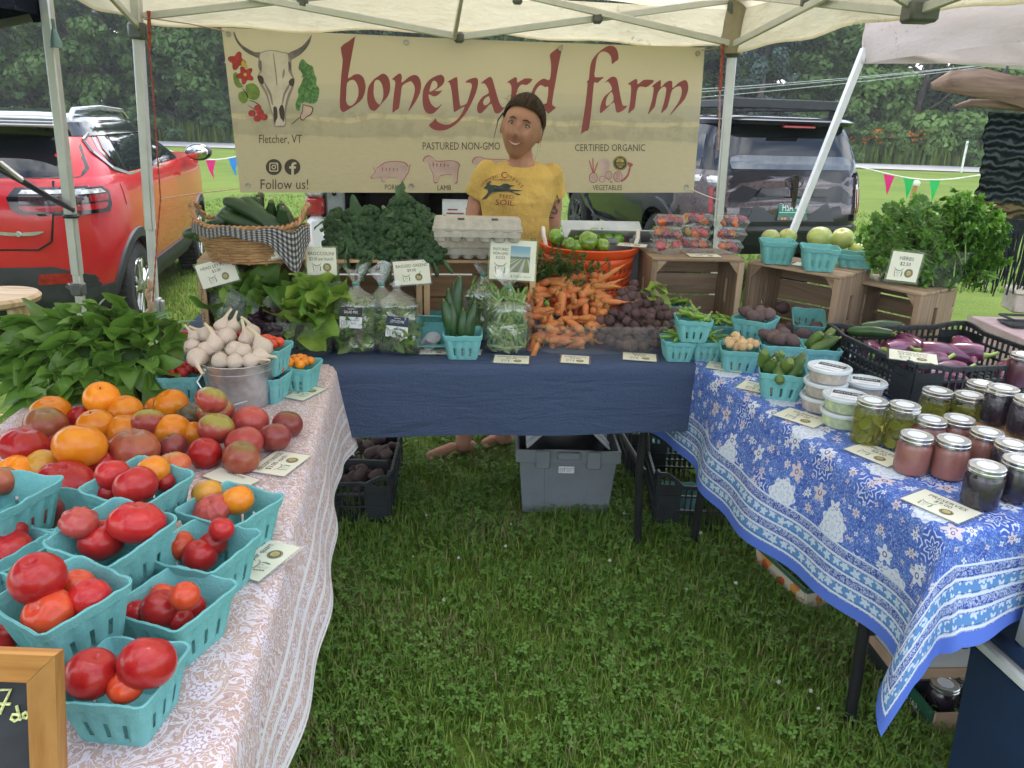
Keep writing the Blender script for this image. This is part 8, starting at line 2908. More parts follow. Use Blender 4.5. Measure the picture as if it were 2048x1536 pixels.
for i,(x, y, a, lab) in enumerate(((1770,700,200, 'left eggplant with a big pale green cap in the crate'),(1840,703,165, 'eggplant with its cap behind the card'),(1885,720,15, 'dark eggplant lying right of the card'),(1965,712,-25, 'eggplant with a long spiky green cap in the middle'),(2010,735,60, 'eggplant at the right front corner of the crate'),(1742,712,250, 'small eggplant at the left corner of the crate'),(1925,740,10, 'eggplant glimpsed through the front lattice'),(1850,760,190, 'eggplant low behind the front lattice'),(1800,680,100, 'eggplant at the back left of the crate'),(1915,690,80, 'eggplant at the back of the crate'))):
 p_ = PZ(x, y, T + (.075 if y < 730 else .05))
 a = rad(a)
 o = link('eggplant', ESH[i % 2], None, p_, V((mcos(a), msin(a),.12)).to_track_quat('Z', 'X').to_euler(),.95)
 tag(o, lab, 'eggplant', 'purple eggplants in the black crate')
q_ = PZ(1832,720, T + .135)
card('card lying on the front corner of the eggplant crate', MTr(q_ + V((.0,.02,.004))) @ MRZ(-.42) @ MRX(.06),.125,.09, 'EGGPLANT', '$4.00 per lb')
# squash and zucchini on the table behind the crate
for x, y, a, lab in ((1762,652,.3, 'zucchini with a pale tip behind the black crate'),(1740,664,-.2, 'striped zucchini lying behind the crate rim')):
 p_ = PZ(x, y, T + .12)
 tag(link('zucchini', ZK[0], None, p_,(1.45,0,1.2 + a),.9), lab, 'zucchini', 'zucchini behind the black crate')
# deli tubs
DELI = filmmat('deli_plastic',(.90,.93,.93),.25,.22,.1,8,.15)
DLID = mat('deli_lid',(.55,.60,.62),.25, var=.04, trans=.0, coat=.2)
LBLW, LBLB = mat('label_white'), mat('label_black')
def deli(px, py, z, col, label, yaw, lab=True):
 p_ = PZ(px, py, T + .004)
 t = thing('deli_tub', label, 'deli tub',(p_.x + .006, p_.y + .05, T + .006 + z),(0,0, yaw), 'plastic deli tubs on the blue cloth')
 R = .056
 G().lathe([(0,.0),(R * .86,0),(R * .97,.036),(R * .97,.037)],32).obj('tub_wall', DELI, t)
 G().lathe([(0,.002),(R * .83,.002),(R * .925,.031),(0,.032)],28).obj('contents', mat('dip_' + col, {'tan': (.42,.30,.21), 'green': (.42,.50,.16)}[col],.7, var=.25, scale=45), t)
 G().lathe([(0,.0395),(R * .90,.0395),(R * .92,.043),(R * 1.03,.043),(R * 1.06,.041),(R * 1.06,.034),(R * 1.02,.034)],32).obj('lid', DLID, t)
 if lab:
  l = gbox((0,0,.0405),(.075,.062,.0006)).obj('label', LBLW, t)
  gbox((.002,.016,.0411),(.073,.026,.0005)).obj('label_band', LBLB, l)
  put_text(l, 'HUMMUS' if col == 'tan' else 'PESTO DIP',.002,.016,.010, LAMW,.0416, wmax=.062)
  put_text(l, 'boneyard farm',.008,-.012,.008, CINK2,.0410, wmax=.05)
 return t
for k in range(3):
 deli(1651 - 3 * (1 - k),832,.0425 * k, 'tan',('bottom', 'middle', 'top')[k] + ' tub of tan dip in the stack of three',-.5 - .1 * k, k == 2)
for k in range(2):
 deli(1692,864,.0425 * k, 'green',('lower', 'upper')[k] + ' tub of pale green dip in the stack of two',-.5, k == 1)
deli(1733,822,.03, 'tan', 'tub lying behind the stacks by the black crate, its label showing',-.4)
# canning jars
JGL = filmmat('jar_glass',(.97,.985,.98),.1,.005,0, rough=.05, k=.5)
ZINC = mat('jar_lid',(.60,.60,.57),.25,.9, var=.08, scale=40)
JAM = {'pink': mat('jam_pink',(.26,.095,.075),.45, var=.12, scale=16), 'dark': mat('jam_dark',(.016,.010,.018),.25, var=.3, scale=30), 'plum': mat('jam_plum',(.085,.018,.028),.35, var=.2, scale=25)}
BRINE = filmmat('brine',(.86,.80,.40),0,.13,0, milk=(.50,.44,.12), k=.1)
SLI = mat('pickle_slice',(.44,.42,.08),.35, scale=200, col2=(.58,.52,.16), rnd=.3)
SLR = mat('pickle_rind',(.12,.17,.025),.4)
_g = G()
_g.lathe([(0,-.003),(.0150,-.003),(.0150,.003),(0,.003)],16,0)
_g.lathe([(.0151,-.0031),(.0163,-.002),(.0163,.002),(.0151,.0031)],16,1)
SLM = _g.mesh('pickle_slice',[SLI, SLR],40)
def jar(px, py, kind, label, grp, z=0, R=.0385, H=None, sc=1.0):
 """px, py: the middle front of its foot in the photo"""
 p_ = PZ(px, py, T + .005 + z)
 H = H or (.115 if kind == 'pickle' else .090)
 t = thing('jar', label, 'jar',(p_.x, p_.y + R * .9, T + .006 + z),(0,0, rund(-.9,-.3)), grp)
 sh = R * .86
 prof = [(0,.001),(R * .88,.001),(R * .97,.006),(R,.014),(R, H * .70),(R * .98, H * .78),(sh, H * .86),(sh, H * .88)]
 G().lathe(prof,32).obj('glass', JGL, t)
 if kind == 'pickle':
  G().lathe([(0,.004),(R * .90,.004),(R * .95,.014),(R * .95, H * .76),(0, H * .77)],24).obj('brine', BRINE, t)
  for k in range(34):
   a, q = rund(0,6.28), R * random.choice((.62,.66,.35))
   link('pickle_slice', SLM, t,(q * mcos(a), q * msin(a), rund(.012, H * .72)),(rund(.9,1.9), rund(-.4,.4), a + 1.57 + rund(-.5,.5)), rund(.75,1.05))
 else:
  G().lathe([(0,.003),(R * .9,.003),(R * .965,.012),(R * .965, H * .72),(sh * .95, H * .83),(0, H * .83)],28).obj('jam', JAM[kind], t)
 z0 = H * .855
 G().lathe([(sh * 1.02, z0),(sh * 1.08, z0 + .001),(sh * 1.09, z0 + .006),(sh * 1.05, z0 + .0075),(sh * 1.05, z0 + .009),(sh * 1.08, z0 + .011),(sh * 1.08, z0 + .0145),(sh * 1.02, z0 + .0165),(sh * .86, z0 + .0165),(sh * .84, z0 + .0155)],36).obj('band', ZINC, t)
 l = G().lathe([(sh * .85, z0 + .013),(sh * .845, z0 + .0158),(sh * .80, z0 + .0150),(0, z0 + .0150)],32).obj('lid', ZINC, t)
 s_ = G().lathe([(sh * .62, z0 + .0151),(sh * .62, z0 + .0156),(0, z0 + .0157)],28).obj('sticker', LBLW, l)
 return t
for x, y, k, lab in ((1742,896, 'pickle', 'pickle jar nearest the deli tubs'),(1806,906, 'pickle', 'pickle jar second from the tubs'),(1872,872, 'pickle', 'pickle jar behind, third in the row'),(1936,882, 'pickle', 'pickle jar half hidden by the wooden riser'),(1960,855, 'pickle', 'pickle jar at the back, only its lid showing')):
 jar(x, y, k, lab, 'jars of sliced pickles', R=.0395)
for x, y, k, lab in ((1833,956, 'pink', 'left front jar of pink-brown jam'),(1907,966, 'pink', 'right front jar of pink-brown jam'),(1862,920, 'pink', 'jam jar behind the left front one, lid showing'),(1918,918, 'pink', 'jam jar behind the right front one, lid showing'),(1975,948, 'pink', 'jam jar third in the front row, by the dark ones'),(1974,1026, 'dark', 'nearest jar of near-black jam'),(2042,1012, 'dark', 'dark jam jar cut by the right edge'),(2025,975, 'dark', 'dark jam jar behind the nearest one, lid showing')):
 jar(x, y, k, lab, 'jars of jam at the front of the blue table')
for x, y, k, lab in ((2006,855, 'dark', 'dark jam jar standing on the wooden riser'),(2062,880, 'dark', 'dark jam jar on the riser at the right edge'),(2048,778, 'plum', 'plum jam jar on the riser at the upper right edge')):
 jar(x, y, k, lab, 'jars on the wooden riser', z=.062)
a, b = PZ(1946,846, T + .062), PZ(2060,915, T + .062)
wr_ = thing('wooden_riser', 'raw wooden board riser carrying dark jam jars at the right edge', 'riser',(a.x, a.y, T + .006),(0,0, math.atan2(b.y - a.y, b.x - a.x)))
RW = woodmat('riser_wood',(.40,.22,.11),(.56,.36,.20),0,.7)
for k in range(2):
 gbox((.19,.07 + .135 * k,.048),(.40,.131,.014),0, None,.002).obj('plank', RW, wr_)
for x in (.02,.36):
 gbox((x,.13,.0205),(.02,.22,.0405)).obj('riser_foot', RW, wr_)
# flat cards along the table edges
for px, py, a, w, h, ti, pr, lab in ((868,705,4,.095,.062, 'SPROUTS', '$4.00', 'flat card in front of the tipped basket of cups'),(937,706,0,.085,.062, 'ZUCCHINI', '$2.00', 'flat card in front of the zucchini basket'),(1023,721,-2,.115,.085, 'GREEN BEANS', '$5.00', 'flat card in front of the bean bag'),(1150,721,-6,.092,.085, 'CARROTS', '$4.00', 'flat card in front of the carrots'),(1279,716,-8,.112,.085, 'BEETS', '$4.00', 'flat card in front of the beets'),(1380,713,-5,.095,.08, 'PEPPERS', '$4.00', 'flat card at the right corner of the navy cloth'),
          (1450,738,-22,.115,.08, 'NEW POTATOES', '$5.00', 'flat card in front of the tan potatoes on the blue cloth'),(1516,780,-34,.11,.085, 'POTATOES', '$5.00', 'flat card left of the pickling cucumbers'),(1602,840,-48,.12,.09, 'HUMMUS', '$7.00', 'flat card on the edge below the deli tubs'),(1752,914,-58,.118,.09, 'PICKLES', '$8.00', 'flat card on the edge below the pickle jars'),(1880,1018,-58,.125,.09, 'PRESERVES', '$9.00', 'flat card at the near corner below the dark jars')):
 q_ = PZ(px, py, T)
 card(lab, flatM(V((q_.x, q_.y, T + (.004 if px < 1400 else .0075))), rad(a)), w, h, ti, pr, small=1.1)
# under the tables
t_ = thing('grey_tote', 'grey lidded plastic tote with a white label under the navy cloth, flaps half open', 'tote',(.229,2.772,0),(0,0,.02), 'grey plastic totes')
H_ = .285
g = G()
R_ = [(.168,.0),(.172,.01),(.190, H_ * .8),(.205, H_ * .82),(.205, H_)]
for (hw, z) in R_ + [(.196, H_),(.190, H_ - .02),(.165,.012)]:
 y0, y1 = -(hw - .172) * .7,.36 + (hw - .172) * .7
 for (x, y) in ((-hw, y0),(-hw * .5, y0),(-hw * .48, y0 + .004),(hw * .48, y0 + .004),(hw * .5, y0),(hw, y0),(hw, y1),(-hw, y1)):
  g.v.append((x, y, z))
for j in range(len(R_) + 2):
 for i in range(8):
  g.f.append((j * 8 + i, j * 8 + (i + 1) % 8,(j + 1) * 8 + (i + 1) % 8,(j + 1) * 8 + i))
  g.m.append(0)
for b in (0,(len(R_) + 2) * 8):
 g.f.append(tuple(b + i for i in range(8)))
 g.m.append(0)
g.obj('body', GREYP, t_, smooth=20)
for x in (-.10,0,.10):
 w = .055 if x else .09
 gbox((x,-.022 - (.0 if x else .004), H_ - .02 - (.018 if x else 0)),(w,.02,.075 if x else .03),0, None,.004).obj('rim_rib', GREYP, t_)
for s in (-1,1):
 g = G()
 g.box((0,.0,0),(.165,.36,.008),0, None,.003)
 for k in range(5):
  g.box((0,-.14 + .07 * k,.007),(.15,.012,.008),0, None,.002)
 g.obj('lid_flap', mat('lid_grey'), t_,(s * .105,.18, H_ + .055), True,(0, s * .78,0))
g = G()
M_ = MTr((-.005,-.0152,.20)) @ MRX(mpi / 2 + .07)
l_ = gbox((0,0,0),(.062,.030,.001),0, M_).obj('label', LBLW, t_)
for s_, yy in (('boneyard',.007),('farm',-.003)):
 put_text(l_, s_,.010, yy,.007, CINK,.001).data.transform(M_)
skull_logo(l_,-.017,0,.024,.001).data.transform(M_)
G().ell((0,.17, H_ - .05),(.17,.16,.05),16,8).obj('inside_shade', mat('shade_black',(.012,.011,.014),.6), t_)  # dark filler painted for the shaded inside of the tote
for px, n_, lab, M, w, d, h in ((0,0, 'black lattice crate of dark potatoes under the left end of the navy cloth', flatM(V((-.665,2.90,0)),.05),.38,.50,.19),(1,0, 'black lattice crate of greens and turquoise baskets on the grass, in front at right', flatM(V((.80,2.86,0)),-.04),.44,.40,.235),(2,0, 'second black lattice crate behind the front one at the right', flatM(V((.78,3.33,0)),.02),.52,.42,.26)):
 harvest(lab, M, w, d, h, dip=.15 if px == 0 else .22)
for k in range(64):
 x, y = rund(-.83,-.50), rund(2.70,3.12)
 o = link('potato', PT[k % 3], None,(x, y,.115 + .02 * random.random() + (.03 if k % 3 == 0 else 0)),(random.random(), random.random(), rund(0,6)), rund(.020,.030))
 paint(o, POT[1])
 tag(o, 'dark dusty potato in the black crate under the left end of the navy cloth', 'potato', 'potatoes in the crate on the grass')
gbox((0,0,0),(.33,.012,.08)).obj('x', TRIM)
o = BDO['x']
o.name, o.location = 'crate_divider',(-.665,2.86,.13)
tag(o, 'dark green divider across the potatoes in the crate on the left', 'divider')
for x, y, rz in ((.70,2.82,0),(.87,2.90,12),(.74,3.28,5)):
 o = link('pulp_basket', QUART[1], None,(x, y,.012),(0,0, rad(rz)))
 tag(o, 'turquoise basket standing inside the %s black crate on the grass, %s' % (('front', 'left') if x == .70 else ('front', 'right') if x > .8 else ('rear', 'left')), 'basket', 'turquoise pulp baskets')
o = leafball(40,(.10,.12,.05),.07,.03,33).obj('loose_greens', LET, None,(.86,2.80,.12))
tag(o, 'loose green leaves in the front black crate on the grass', 'greens')
# fruit carton, postal box, jar carton, cooler
fb = PZ(1606,1225,0)
t_ = thing('fruit_carton', 'open cardboard carton with printed fruit on the grass under the blue cloth', 'carton',(fb.x, fb.y,0),(0,0,.28))
CARD = mat('cardboard',(.36,.25,.16),.85, var=.1)
pm = NT('fruit_print')
c_ = pm.coord('Object')
vo = pm.n('ShaderNodeTexVoronoi', {'Vector': c_, 'Scale': 32.0})
cl = pm.n('ShaderNodeSeparateXYZ', {0: vo.outputs['Color']})
z_ = pm.n('ShaderNodeSeparateXYZ', {0: c_}).outputs[2]
cc = pm.mix(pm.math('GREATER_THAN', cl.outputs[0],.72),(.48,.42,.32), pm.mix(cl.outputs[1],(.45,.05,.03),(.55,.34,.05)))
PRT = pm.done(pm.pbsdf(pm.mix(pm.math('GREATER_THAN', z_,.075), cc,(.03,.10,.05)),.6))
for c, s_ in (((-.004,.14,.045),(.006,.28,.09)),((.12,-.004,.045),(.245,.006,.09)),((.245,.14,.045),(.006,.28,.09)),((.12,.284,.045),(.245,.006,.09))):
 gbox(c, s_).obj('carton_side', PRT, t_)
gbox((.12,.14,.004),(.24,.28,.006)).obj('carton_floor', CARD, t_)
sp_ = PY(1885,1338,1.72)
t_ = thing('postal_box', 'white mail tray with black italic lettering under the near end of the blue cloth', 'box',(sp_.x - .09,1.72,.0),(0,0,.06))
gbox((.25,.12,.225),(.55,.24,.19),0, None,.004).obj('tray', mat('postal_white',(.42,.43,.44),.6, var=.05), t_)
gbox((.25,.12,.112),(.555,.245,.035),0, None,.004).obj('torn_edge', CARD, t_)
gbox((.25,.12,.046),(.52,.22,.09),0, None,.01).obj('black_base', BLK, t_)
for s_, z_, x_ in (('UNITED STATES',.318,.235),('POSTAL SERVICE',.268,.215)):
 vs, fs = text2d(s_)
 k = .030 / .7
 G().add([(x_ + x * k + y * k * .22 - .11,-.0015, z_ - .075 + y * k) for x, y in vs], fs).obj('lettering', CINK, t_, smooth=False)
mp_ = PZ(1905,1475,0)
t_ = thing('jar_carton', 'low green carton reading MASON JARS beside the navy cooler', 'carton',(mp_.x - .055, mp_.y + .01,0),(0,0,.08))
GRNB = mat('carton_green',(.012,.075,.04),.5, var=.06)
for c, s_, m_ in (((-.003,.13,.035),(.006,.26,.07), GRNB),((.14,-.003,.035),(.28,.006,.07), CARD),((.283,.13,.035),(.006,.26,.07), GRNB),((.14,.263,.035),(.28,.006,.07), GRNB)):
 gbox(c, s_).obj('carton_side', m_, t_)
gbox((-.0035,.215,.035),(.0075,.06,.066)).obj('white_panel', LBLW, t_)
vs, fs = text2d('MASON JARS')
k = .020 / .7
G().add([(-.0070,.115 - x * k * .85,.030 + (y - .35) * k) for x, y in vs],[f for f in fs]).obj('lettering', LAMW, t_, smooth=False)
for i,(px, py) in enumerate(((1886,1415),(1910,1462),(1950,1440))):
 jar(px, py, 'dark',['back', 'front', 'right'][i] + ' dark jar standing in the green MASON JARS carton', 'jars in the green carton', z=-T + .006)
for o in BDO:
 if o.parent is None and o.get('group') == 'jars in the green carton':
  o.location.z = .01
  o.location += V((-.005,.04,0))
A_, B_ = PZ(1950,1262,.455), PZ(2095,1392,.455)
dx_ = V((B_.x - A_.x, B_.y - A_.y,0)).normalized()
rt_ = V((-dx_.y, dx_.x,0))
t_ = thing('cooler', 'navy blue cooler with a white band and grey handle at the lower right corner', 'cooler', M=Matrix(((dx_.x, rt_.x,0, A_.x),(dx_.y, rt_.y,0, A_.y),(0,0,1,0),(0,0,0,1))))
NVB = mat('cooler_navy',(.012,.028,.075),.5, var=.08, bump=.12, bscale=500)
g = G()
for z, o_ in ((0,.03),(.02,.015),(.415,0),(.42,0)):
 g.v += [(o_, o_, z),(.62 - o_, o_, z),(.62 - o_,.36 - o_, z),(o_,.36 - o_, z)]
for j in range(3):
 g.f += [(j * 4 + i, j * 4 + (i + 1) % 4,(j + 1) * 4 + (i + 1) % 4,(j + 1) * 4 + i) for i in range(4)]
g.f += [(3,2,1,0),(12,13,14,15)]
g.m = [0] * len(g.f)
g.obj('body', NVB, t_)
gbox((.31,.18,.437),(.63,.37,.03),0, None,.006).obj('white_band', mat('cooler_white',(.62,.63,.62),.45), t_)
gbox((.31,.18,.470),(.62,.36,.036),0, None,.014).obj('lid', NVB, t_)
hb_ = t_.matrix_basis.inverted() @ PZ(2066,1280,.5)
hx, hy = hb_.x, hb_.y
g = G()
g.box((hx, hy,.60),(.05,.075,.24),0, None,.02)
g.tube([(hx, hy - .02,.71),(hx, hy - .012,.745),(hx, hy + .02,.765),(hx, hy + .09,.765)],.022,10)
g.obj('grey_handle', mat('handle_grey',(.24,.26,.265),.5, var=.06), t_)
# the seller
SKIN = NT('skin')
c_ = SKIN.coord('Object')
SKIN = SKIN.done(SKIN.pbsdf(SKIN.ramp(SKIN.noise(c_,16,4),[(.3,(.33,.16,.105)),(.7,(.42,.215,.145))]),.5, Subsurface_Weight=.12, Subsurface_Radius=(.02,.008,.004), Specular_IOR_Level=.35))
J = lambda x, y, dy=.0: PY(x, y,3.38 + dy)
base = V((-.05,3.42,0))
pr = thing('person', 'smiling woman in a yellow T-shirt standing barefoot behind the table, hair tied back', 'person', base)
def loft(g, rings, n=20):
 vs = [V(c) - base + V((rx * mcos(a), ry * msin(a),0)) for c, rx, ry in rings for a in [2 * mpi * k / n for k in range(n)]]
 fs = [(i * n + k, i * n + (k + 1) % n,(i + 1) * n + (k + 1) % n,(i + 1) * n + k) for i in range(len(rings) - 1) for k in range(n)]
 fs += [tuple(range(n))[::-1], tuple((len(rings) - 1) * n + k for k in range(n))]
 g.add(vs, fs)
def limb(g, pts, rs):
 P = [V(p_) - base for p_ in pts]
 g.tube(P, rs,14)
 for p_, r_ in zip(P, rs):
  g.ell(p_,(r_, r_, r_),12,8)
def organic(g, name, m, vox, it):
 o = g.obj(name, m, pr, smooth='all')
 md = o.modifiers.new('r', 'REMESH')
 md.mode, md.voxel_size = 'VOXEL', vox
 sm = o.modifiers.new('s', 'SMOOTH')
 sm.factor, sm.iterations = .5, it
 me = evaluated(o, name)
 o.modifiers.clear()
 o.data = me
 me.polygons.foreach_set('use_smooth',[True] * len(me.polygons))
 return o
Hc = J(1044,254)
up_ = V((.235,.02,.97)).normalized()
fw_ = V((-.20,-.98,-.10))
fw_ = (fw_ - up_ * fw_.dot(up_)).normalized()
rt2 = up_.cross(fw_) * -1
if rt2.x < 0:
 rt2 = -rt2
HM = Matrix(((rt2.x, fw_.x, up_.x, Hc.x),(rt2.y, fw_.y, up_.y, Hc.y),(rt2.z, fw_.z, up_.z, Hc.z),(0,0,0,1))) @ Matrix.Diagonal((1.13,1.1,1.13,1))
LM = MTr(-base) @ HM
gs = lambda q, c, s: math.exp(-((q - V(c)).length_squared) / (s * s))
def headpt(q, grow=.0):
 x, y, z = q.x * .071, q.y * .092, q.z * (.107 if q.z > 0 else .114)
 if z < -.02:
  k = smst(-z,.02,.115)
  x *= 1 - .19 * k
  y = y * (1 - .30 * k) + .014 * k
 p_ = V((x, y, z))
 d = V((0,1,0))
 o = .029 * gs(q,(0,.98,-.26),.12) + .015 * gs(q,(0,1,-.05),.12) + .006 * gs(q,(0,.95,.22),.4) + .007 * gs(q,(0,.88,-.62),.2) + .010 * gs(q,(0,.68,-.95),.25)
 for s in (-1,1):
  o += -.015 * gs(q,(.36 * s,.92,.05),.17) + .005 * gs(q,(.36 * s,.9,.24),.15) + .008 * gs(q,(.48 * s,.80,-.30),.2) + .006 * gs(q,(.14 * s,.97,-.30),.09)
 return p_ + d * o + q * grow
g = G()
b0 = len(g.v)
g.grid(lambda u, v: LM @ headpt(V((msin(mpi * (.004 + .992 * v)) * mcos(2 * mpi * u), msin(mpi * (.004 + .992 * v)) * msin(2 * mpi * u),-mcos(mpi * (.004 + .992 * v))))),64,48, closed=True)
n_ = len(g.v)
g.f += [tuple(b0 + k for k in range(64))[::-1], tuple(n_ - 64 + k for k in range(64))]
g.m += [0,0]
for s in (-1,1):
 g.ell((s * .072,-.008,-.012),(.010,.018,.031),10,8,0, LM)
nb_ = J(1042,322,.03)
limb(g,[Hc - up_ * .07 - fw_ * .012, nb_ + V((0,0,.02)), nb_ - V((0,0,.03))],[.052,.051,.062])
sL, sR = J(975,336,.03), J(1104,342,.05)
loft(g,[(nb_ + V((0,0,-.01)),.07,.055),(nb_ - V((0,0,.05)),.13,.075),(J(1036,380,.03),.145,.095),(J(1032,430,.02),.125,.088),(J(1028,480,.03),.145,.10),(V((-.02,3.45,.86)),.155,.11),(V((-.03,3.45,.78)),.14,.10)])
aL = [sL, J(953,402,.06), J(942,455,.02), J(958,505,-.10), J(970,520,-.16)]
aR = [sR, J(1107,408,.09), J(1103,462,.08), J(1090,520,.0), J(1085,545,-.06)]
for A_ in (aL, aR):
 limb(g,[A_[0] - V((0,0,.02))] + A_[1:],[.038,.039,.036,.028,.023])
 q, d = A_[-1] - base,(A_[-1] - A_[-2]).normalized()
 s_ = d.cross(V((0,0,1))).normalized()
 g.ell(q + d * .04,(.036,.04,.02),10,8)
 for k in range(4):
  b_ = q + d * .07 + s_ * (.017 * (k - 1.5))
  g.tube([b_, b_ + d * (.04 - .005 * abs(k - 1.4)), b_ + d * .06 - V((0,0,.02))],[.009,.0085,.007],8)
 g.tube([q + d * .02 + s_ * .03, q + d * .05 + s_ * .055, q + d * .08 + s_ * .06],[.012,.010,.008],8)
f1a, f1t, f1h = PZ(926,886,.075), PZ(862,914,.018), PZ(942,893,.028)
f2a, f2t, f2h = PZ(1006,874,.075), PZ(972,889,.018), PZ(1018,874,.03)
for an, to, he, hp in ((f1a, f1t, f1h, V((-.10,3.45,.82))),(f2a, f2t, f2h, V((.05,3.47,.82)))):
 kn = (an + hp) / 2 + V((0,-.03,.03))
 limb(g,[hp,(hp + kn) / 2, kn, kn * .55 + an * .45, an],[.088,.072,.054,.052,.036])
 d = (to - he).normalized()
 s_ = d.cross(V((0,0,1))).normalized()
 limb(g,[an, he, he * .5 + to * .5 + V((0,0,.012)), to + V((0,0,.004))],[.036,.030,.033,.026])
 for k in range(5):
  b_ = to - base + s_ * (.015 * (k - 2)) + d * (.018 - .004 * abs(k - 1))
  g.ell(b_,(.011,.011,.010) if k else (.013,.013,.012),8,6)
body = organic(g, 'body', SKIN,.0042,2)
# clothes
SHIRT = mat('yellow_shirt',(.56,.37,.10),.9, var=.07, scale=7, bump=.7, bscale=11, bdist=.03)
g = G()
loft(g,[(nb_ + V((-.004,.022,-.004)),.085,.056),(nb_ - V((0,-.008,.028)),.13,.076),(nb_ - V((0,0,.06)),.152,.098),(J(1036,375,.03),.160,.112),(J(1034,400,.02),.162,.118),(J(1031,432,.02),.146,.106),(J(1028,478,.03),.160,.114),(V((-.02,3.45,.90)),.168,.124)],28)
for A_, e in ((aL, J(956,386,.06)),(aR, J(1106,385,.09))):
 limb(g,[A_[0] - V((0,0,.014)),(A_[0] + e) / 2],[.050,.053])
 g.tube([(A_[0] + e) / 2 - base, e - base, e - base + (e - A_[0]).normalized() * .012],[.053,.056,.058],18)
for s in (-1,1):
 g.ell(J(1036 + 32 * s,392,-.035) - base,(.056,.05,.06),14,10)
shirt = organic(g, 'shirt', SHIRT,.006,5)
g = G()
loft(g,[(V((-.02,3.45,.92)),.164,.12),(V((-.02,3.45,.80)),.168,.122),(V((-.025,3.45,.74)),.16,.115)])
for hp, an in ((V((-.10,3.45,.82)), f1a),(V((.05,3.47,.82)), f2a)):
 limb(g,[hp, hp * .62 + an * .38],[.098,.092])
organic(g, 'shorts', mat('dark_shorts',(.03,.035,.05),.9),.009,3)
# hair
HAIR = mat('brown_hair',(.026,.017,.011),.62, scale=60, col2=(.06,.04,.026), bump=.8, bscale=160, spec=.2)
g = G()
def hairpt(u, v):
 a, e = 2 * mpi * u, mpi / 2 * (1 - v)
 fr = max(0, msin(a))
 lo = .02 + .66 * fr ** .55 - .62 * max(0,-msin(a)) ** .7
 zz = lo + (1 - lo) * v ** .9
 zz = min(.995, zz)
 r_ = math.sqrt(1 - zz * zz)
 q = V((r_ * mcos(a), r_ * msin(a), zz))
 return LM @ (headpt(q,.003 + .011 * min(1, v * 3) + .0022 * msin(a * 26 + v * 3)) - V((0,.002,0)))
g.grid(hairpt,72,16, closed=True)
g.ell((.0,-.105,.02),(.034,.034,.05),14,10,0, LM, lambda q: 1 + .06 * msin(q.z * 14 + q.x * 9))
for k in range(330):
 a = rund(.05,3.09)
 q0 = V((mcos(a) * .9, msin(a),.02 + .70 * msin(a) ** .6)).normalized()
 P_ = [q0.slerp(V((mcos(a) * .35,-.5,.75 - .4 * abs(mcos(a)))).normalized(), w_ / 5) for w_ in range(6)]
 g.tube([LM @ (headpt(w_,.007 + .005 * min(1, i_) + rund(0,.003))) for i_, w_ in enumerate(P_)],.0011,3, random.random() < .4)
for k in range(26):
 a = rund(.2,2.9)
 q = V((mcos(a) * rund(.6,.95), msin(a) * .35, rund(.25,.9))).normalized()
 b_ = headpt(q,.012)
 g.tube([LM @ b_, LM @ (b_ + q * .012 + V((rgau(0,.006),-.004,.004))), LM @ (b_ + q * .018 + V((rgau(0,.015), rgau(0,.01),-rund(0,.03))))],[.0006,.0005,.0003],3)
for s, L in ((-1,.07),(1,.05)):
 for k in range(4):
  b_ = V((s * .074,.028 + .006 * k,.03))
  g.tube([LM @ b_, LM @ (b_ + V((s * .012,.0,-.03))), LM @ (b_ + V((s * rund(.004,.02),.004,-L - .015 * k)))],[.0009,.0008,.0004],3)
g.obj('hair',[HAIR, mat('hair_light',(.10,.068,.042),.6, spec=.2)], pr, smooth='all')
# face
EYEW, EYED = mat('eye_white',(.55,.52,.48),.25), mat('eye_dark',(.02,.014,.01),.2)
hp_ = lambda x, y, z, o=.0: LM @ headpt(V((x, y, z)).normalized(), o)
for s in (-1,1):
 c = headpt(V((.37 * s,.92,.05)).normalized())
 e = G()
 e.ell(c - V((0,.0040,0)),(.0140,.0095,.0050),14,10,0, LM)
 eo = e.obj('eye', EYEW, pr)
 e = G()
 e.ell(c + V((0,.0022,-.0004)),(.0056,.0032,.0048),10,8,0, LM)
 e.obj('iris', EYED, eo)
 e = G()
 e.tube([LM @ (c + V((x,(.0052 - abs(x) * .25),.0042 - x * x * 24)) ) for x in (-.015,-.009,0,.009,.015)],.0022,6)
 e.obj('eyelid', mat('lash_brown',(.07,.035,.022),.7), pr)
 e = G()
 e.tube([hp_(.17 * s,.95,.20,.0015), hp_(.36 * s,.92,.235,.0015), hp_(.56 * s,.83,.185,.0015)],[.0022,.0026,.0012],6)
 e.obj('eyebrow', HAIR, pr)
LIP = mat('lips',(.30,.085,.07),.4)
mu = lambda u, z, o: hp_(.38 * u,.90,-.585 + .10 * u * u + z, o)
g = G()
g.grid(lambda u, v: mu(2 * u - 1,(.055 - .115 * v) * (1 - (2 * u - 1) ** 2) ** .6,.0042),16,3)
g.obj('teeth', mat('teeth',(.62,.57,.50),.3), pr, smooth='all')
for nm, zz, r_ in (('upper_lip',.055,.0026),('lower_lip',-.062,.0034)):
 G().tube([mu(u, zz * (1 - u * u) ** .6 if abs(u) < 1 else 0,.0035) for u in np.linspace(-1.08,1.08,13)],[r_ * (.35 + .65 * (1 - (u / 1.1) ** 2)) for u in np.linspace(-1.08,1.08,13)],7).obj(nm, LIP, pr)
G().bar(LM @ V((.078,.0,-.045)), LM @ V((.080,.004,-.105)),.004,.0015).obj('earring', CHROME, pr)
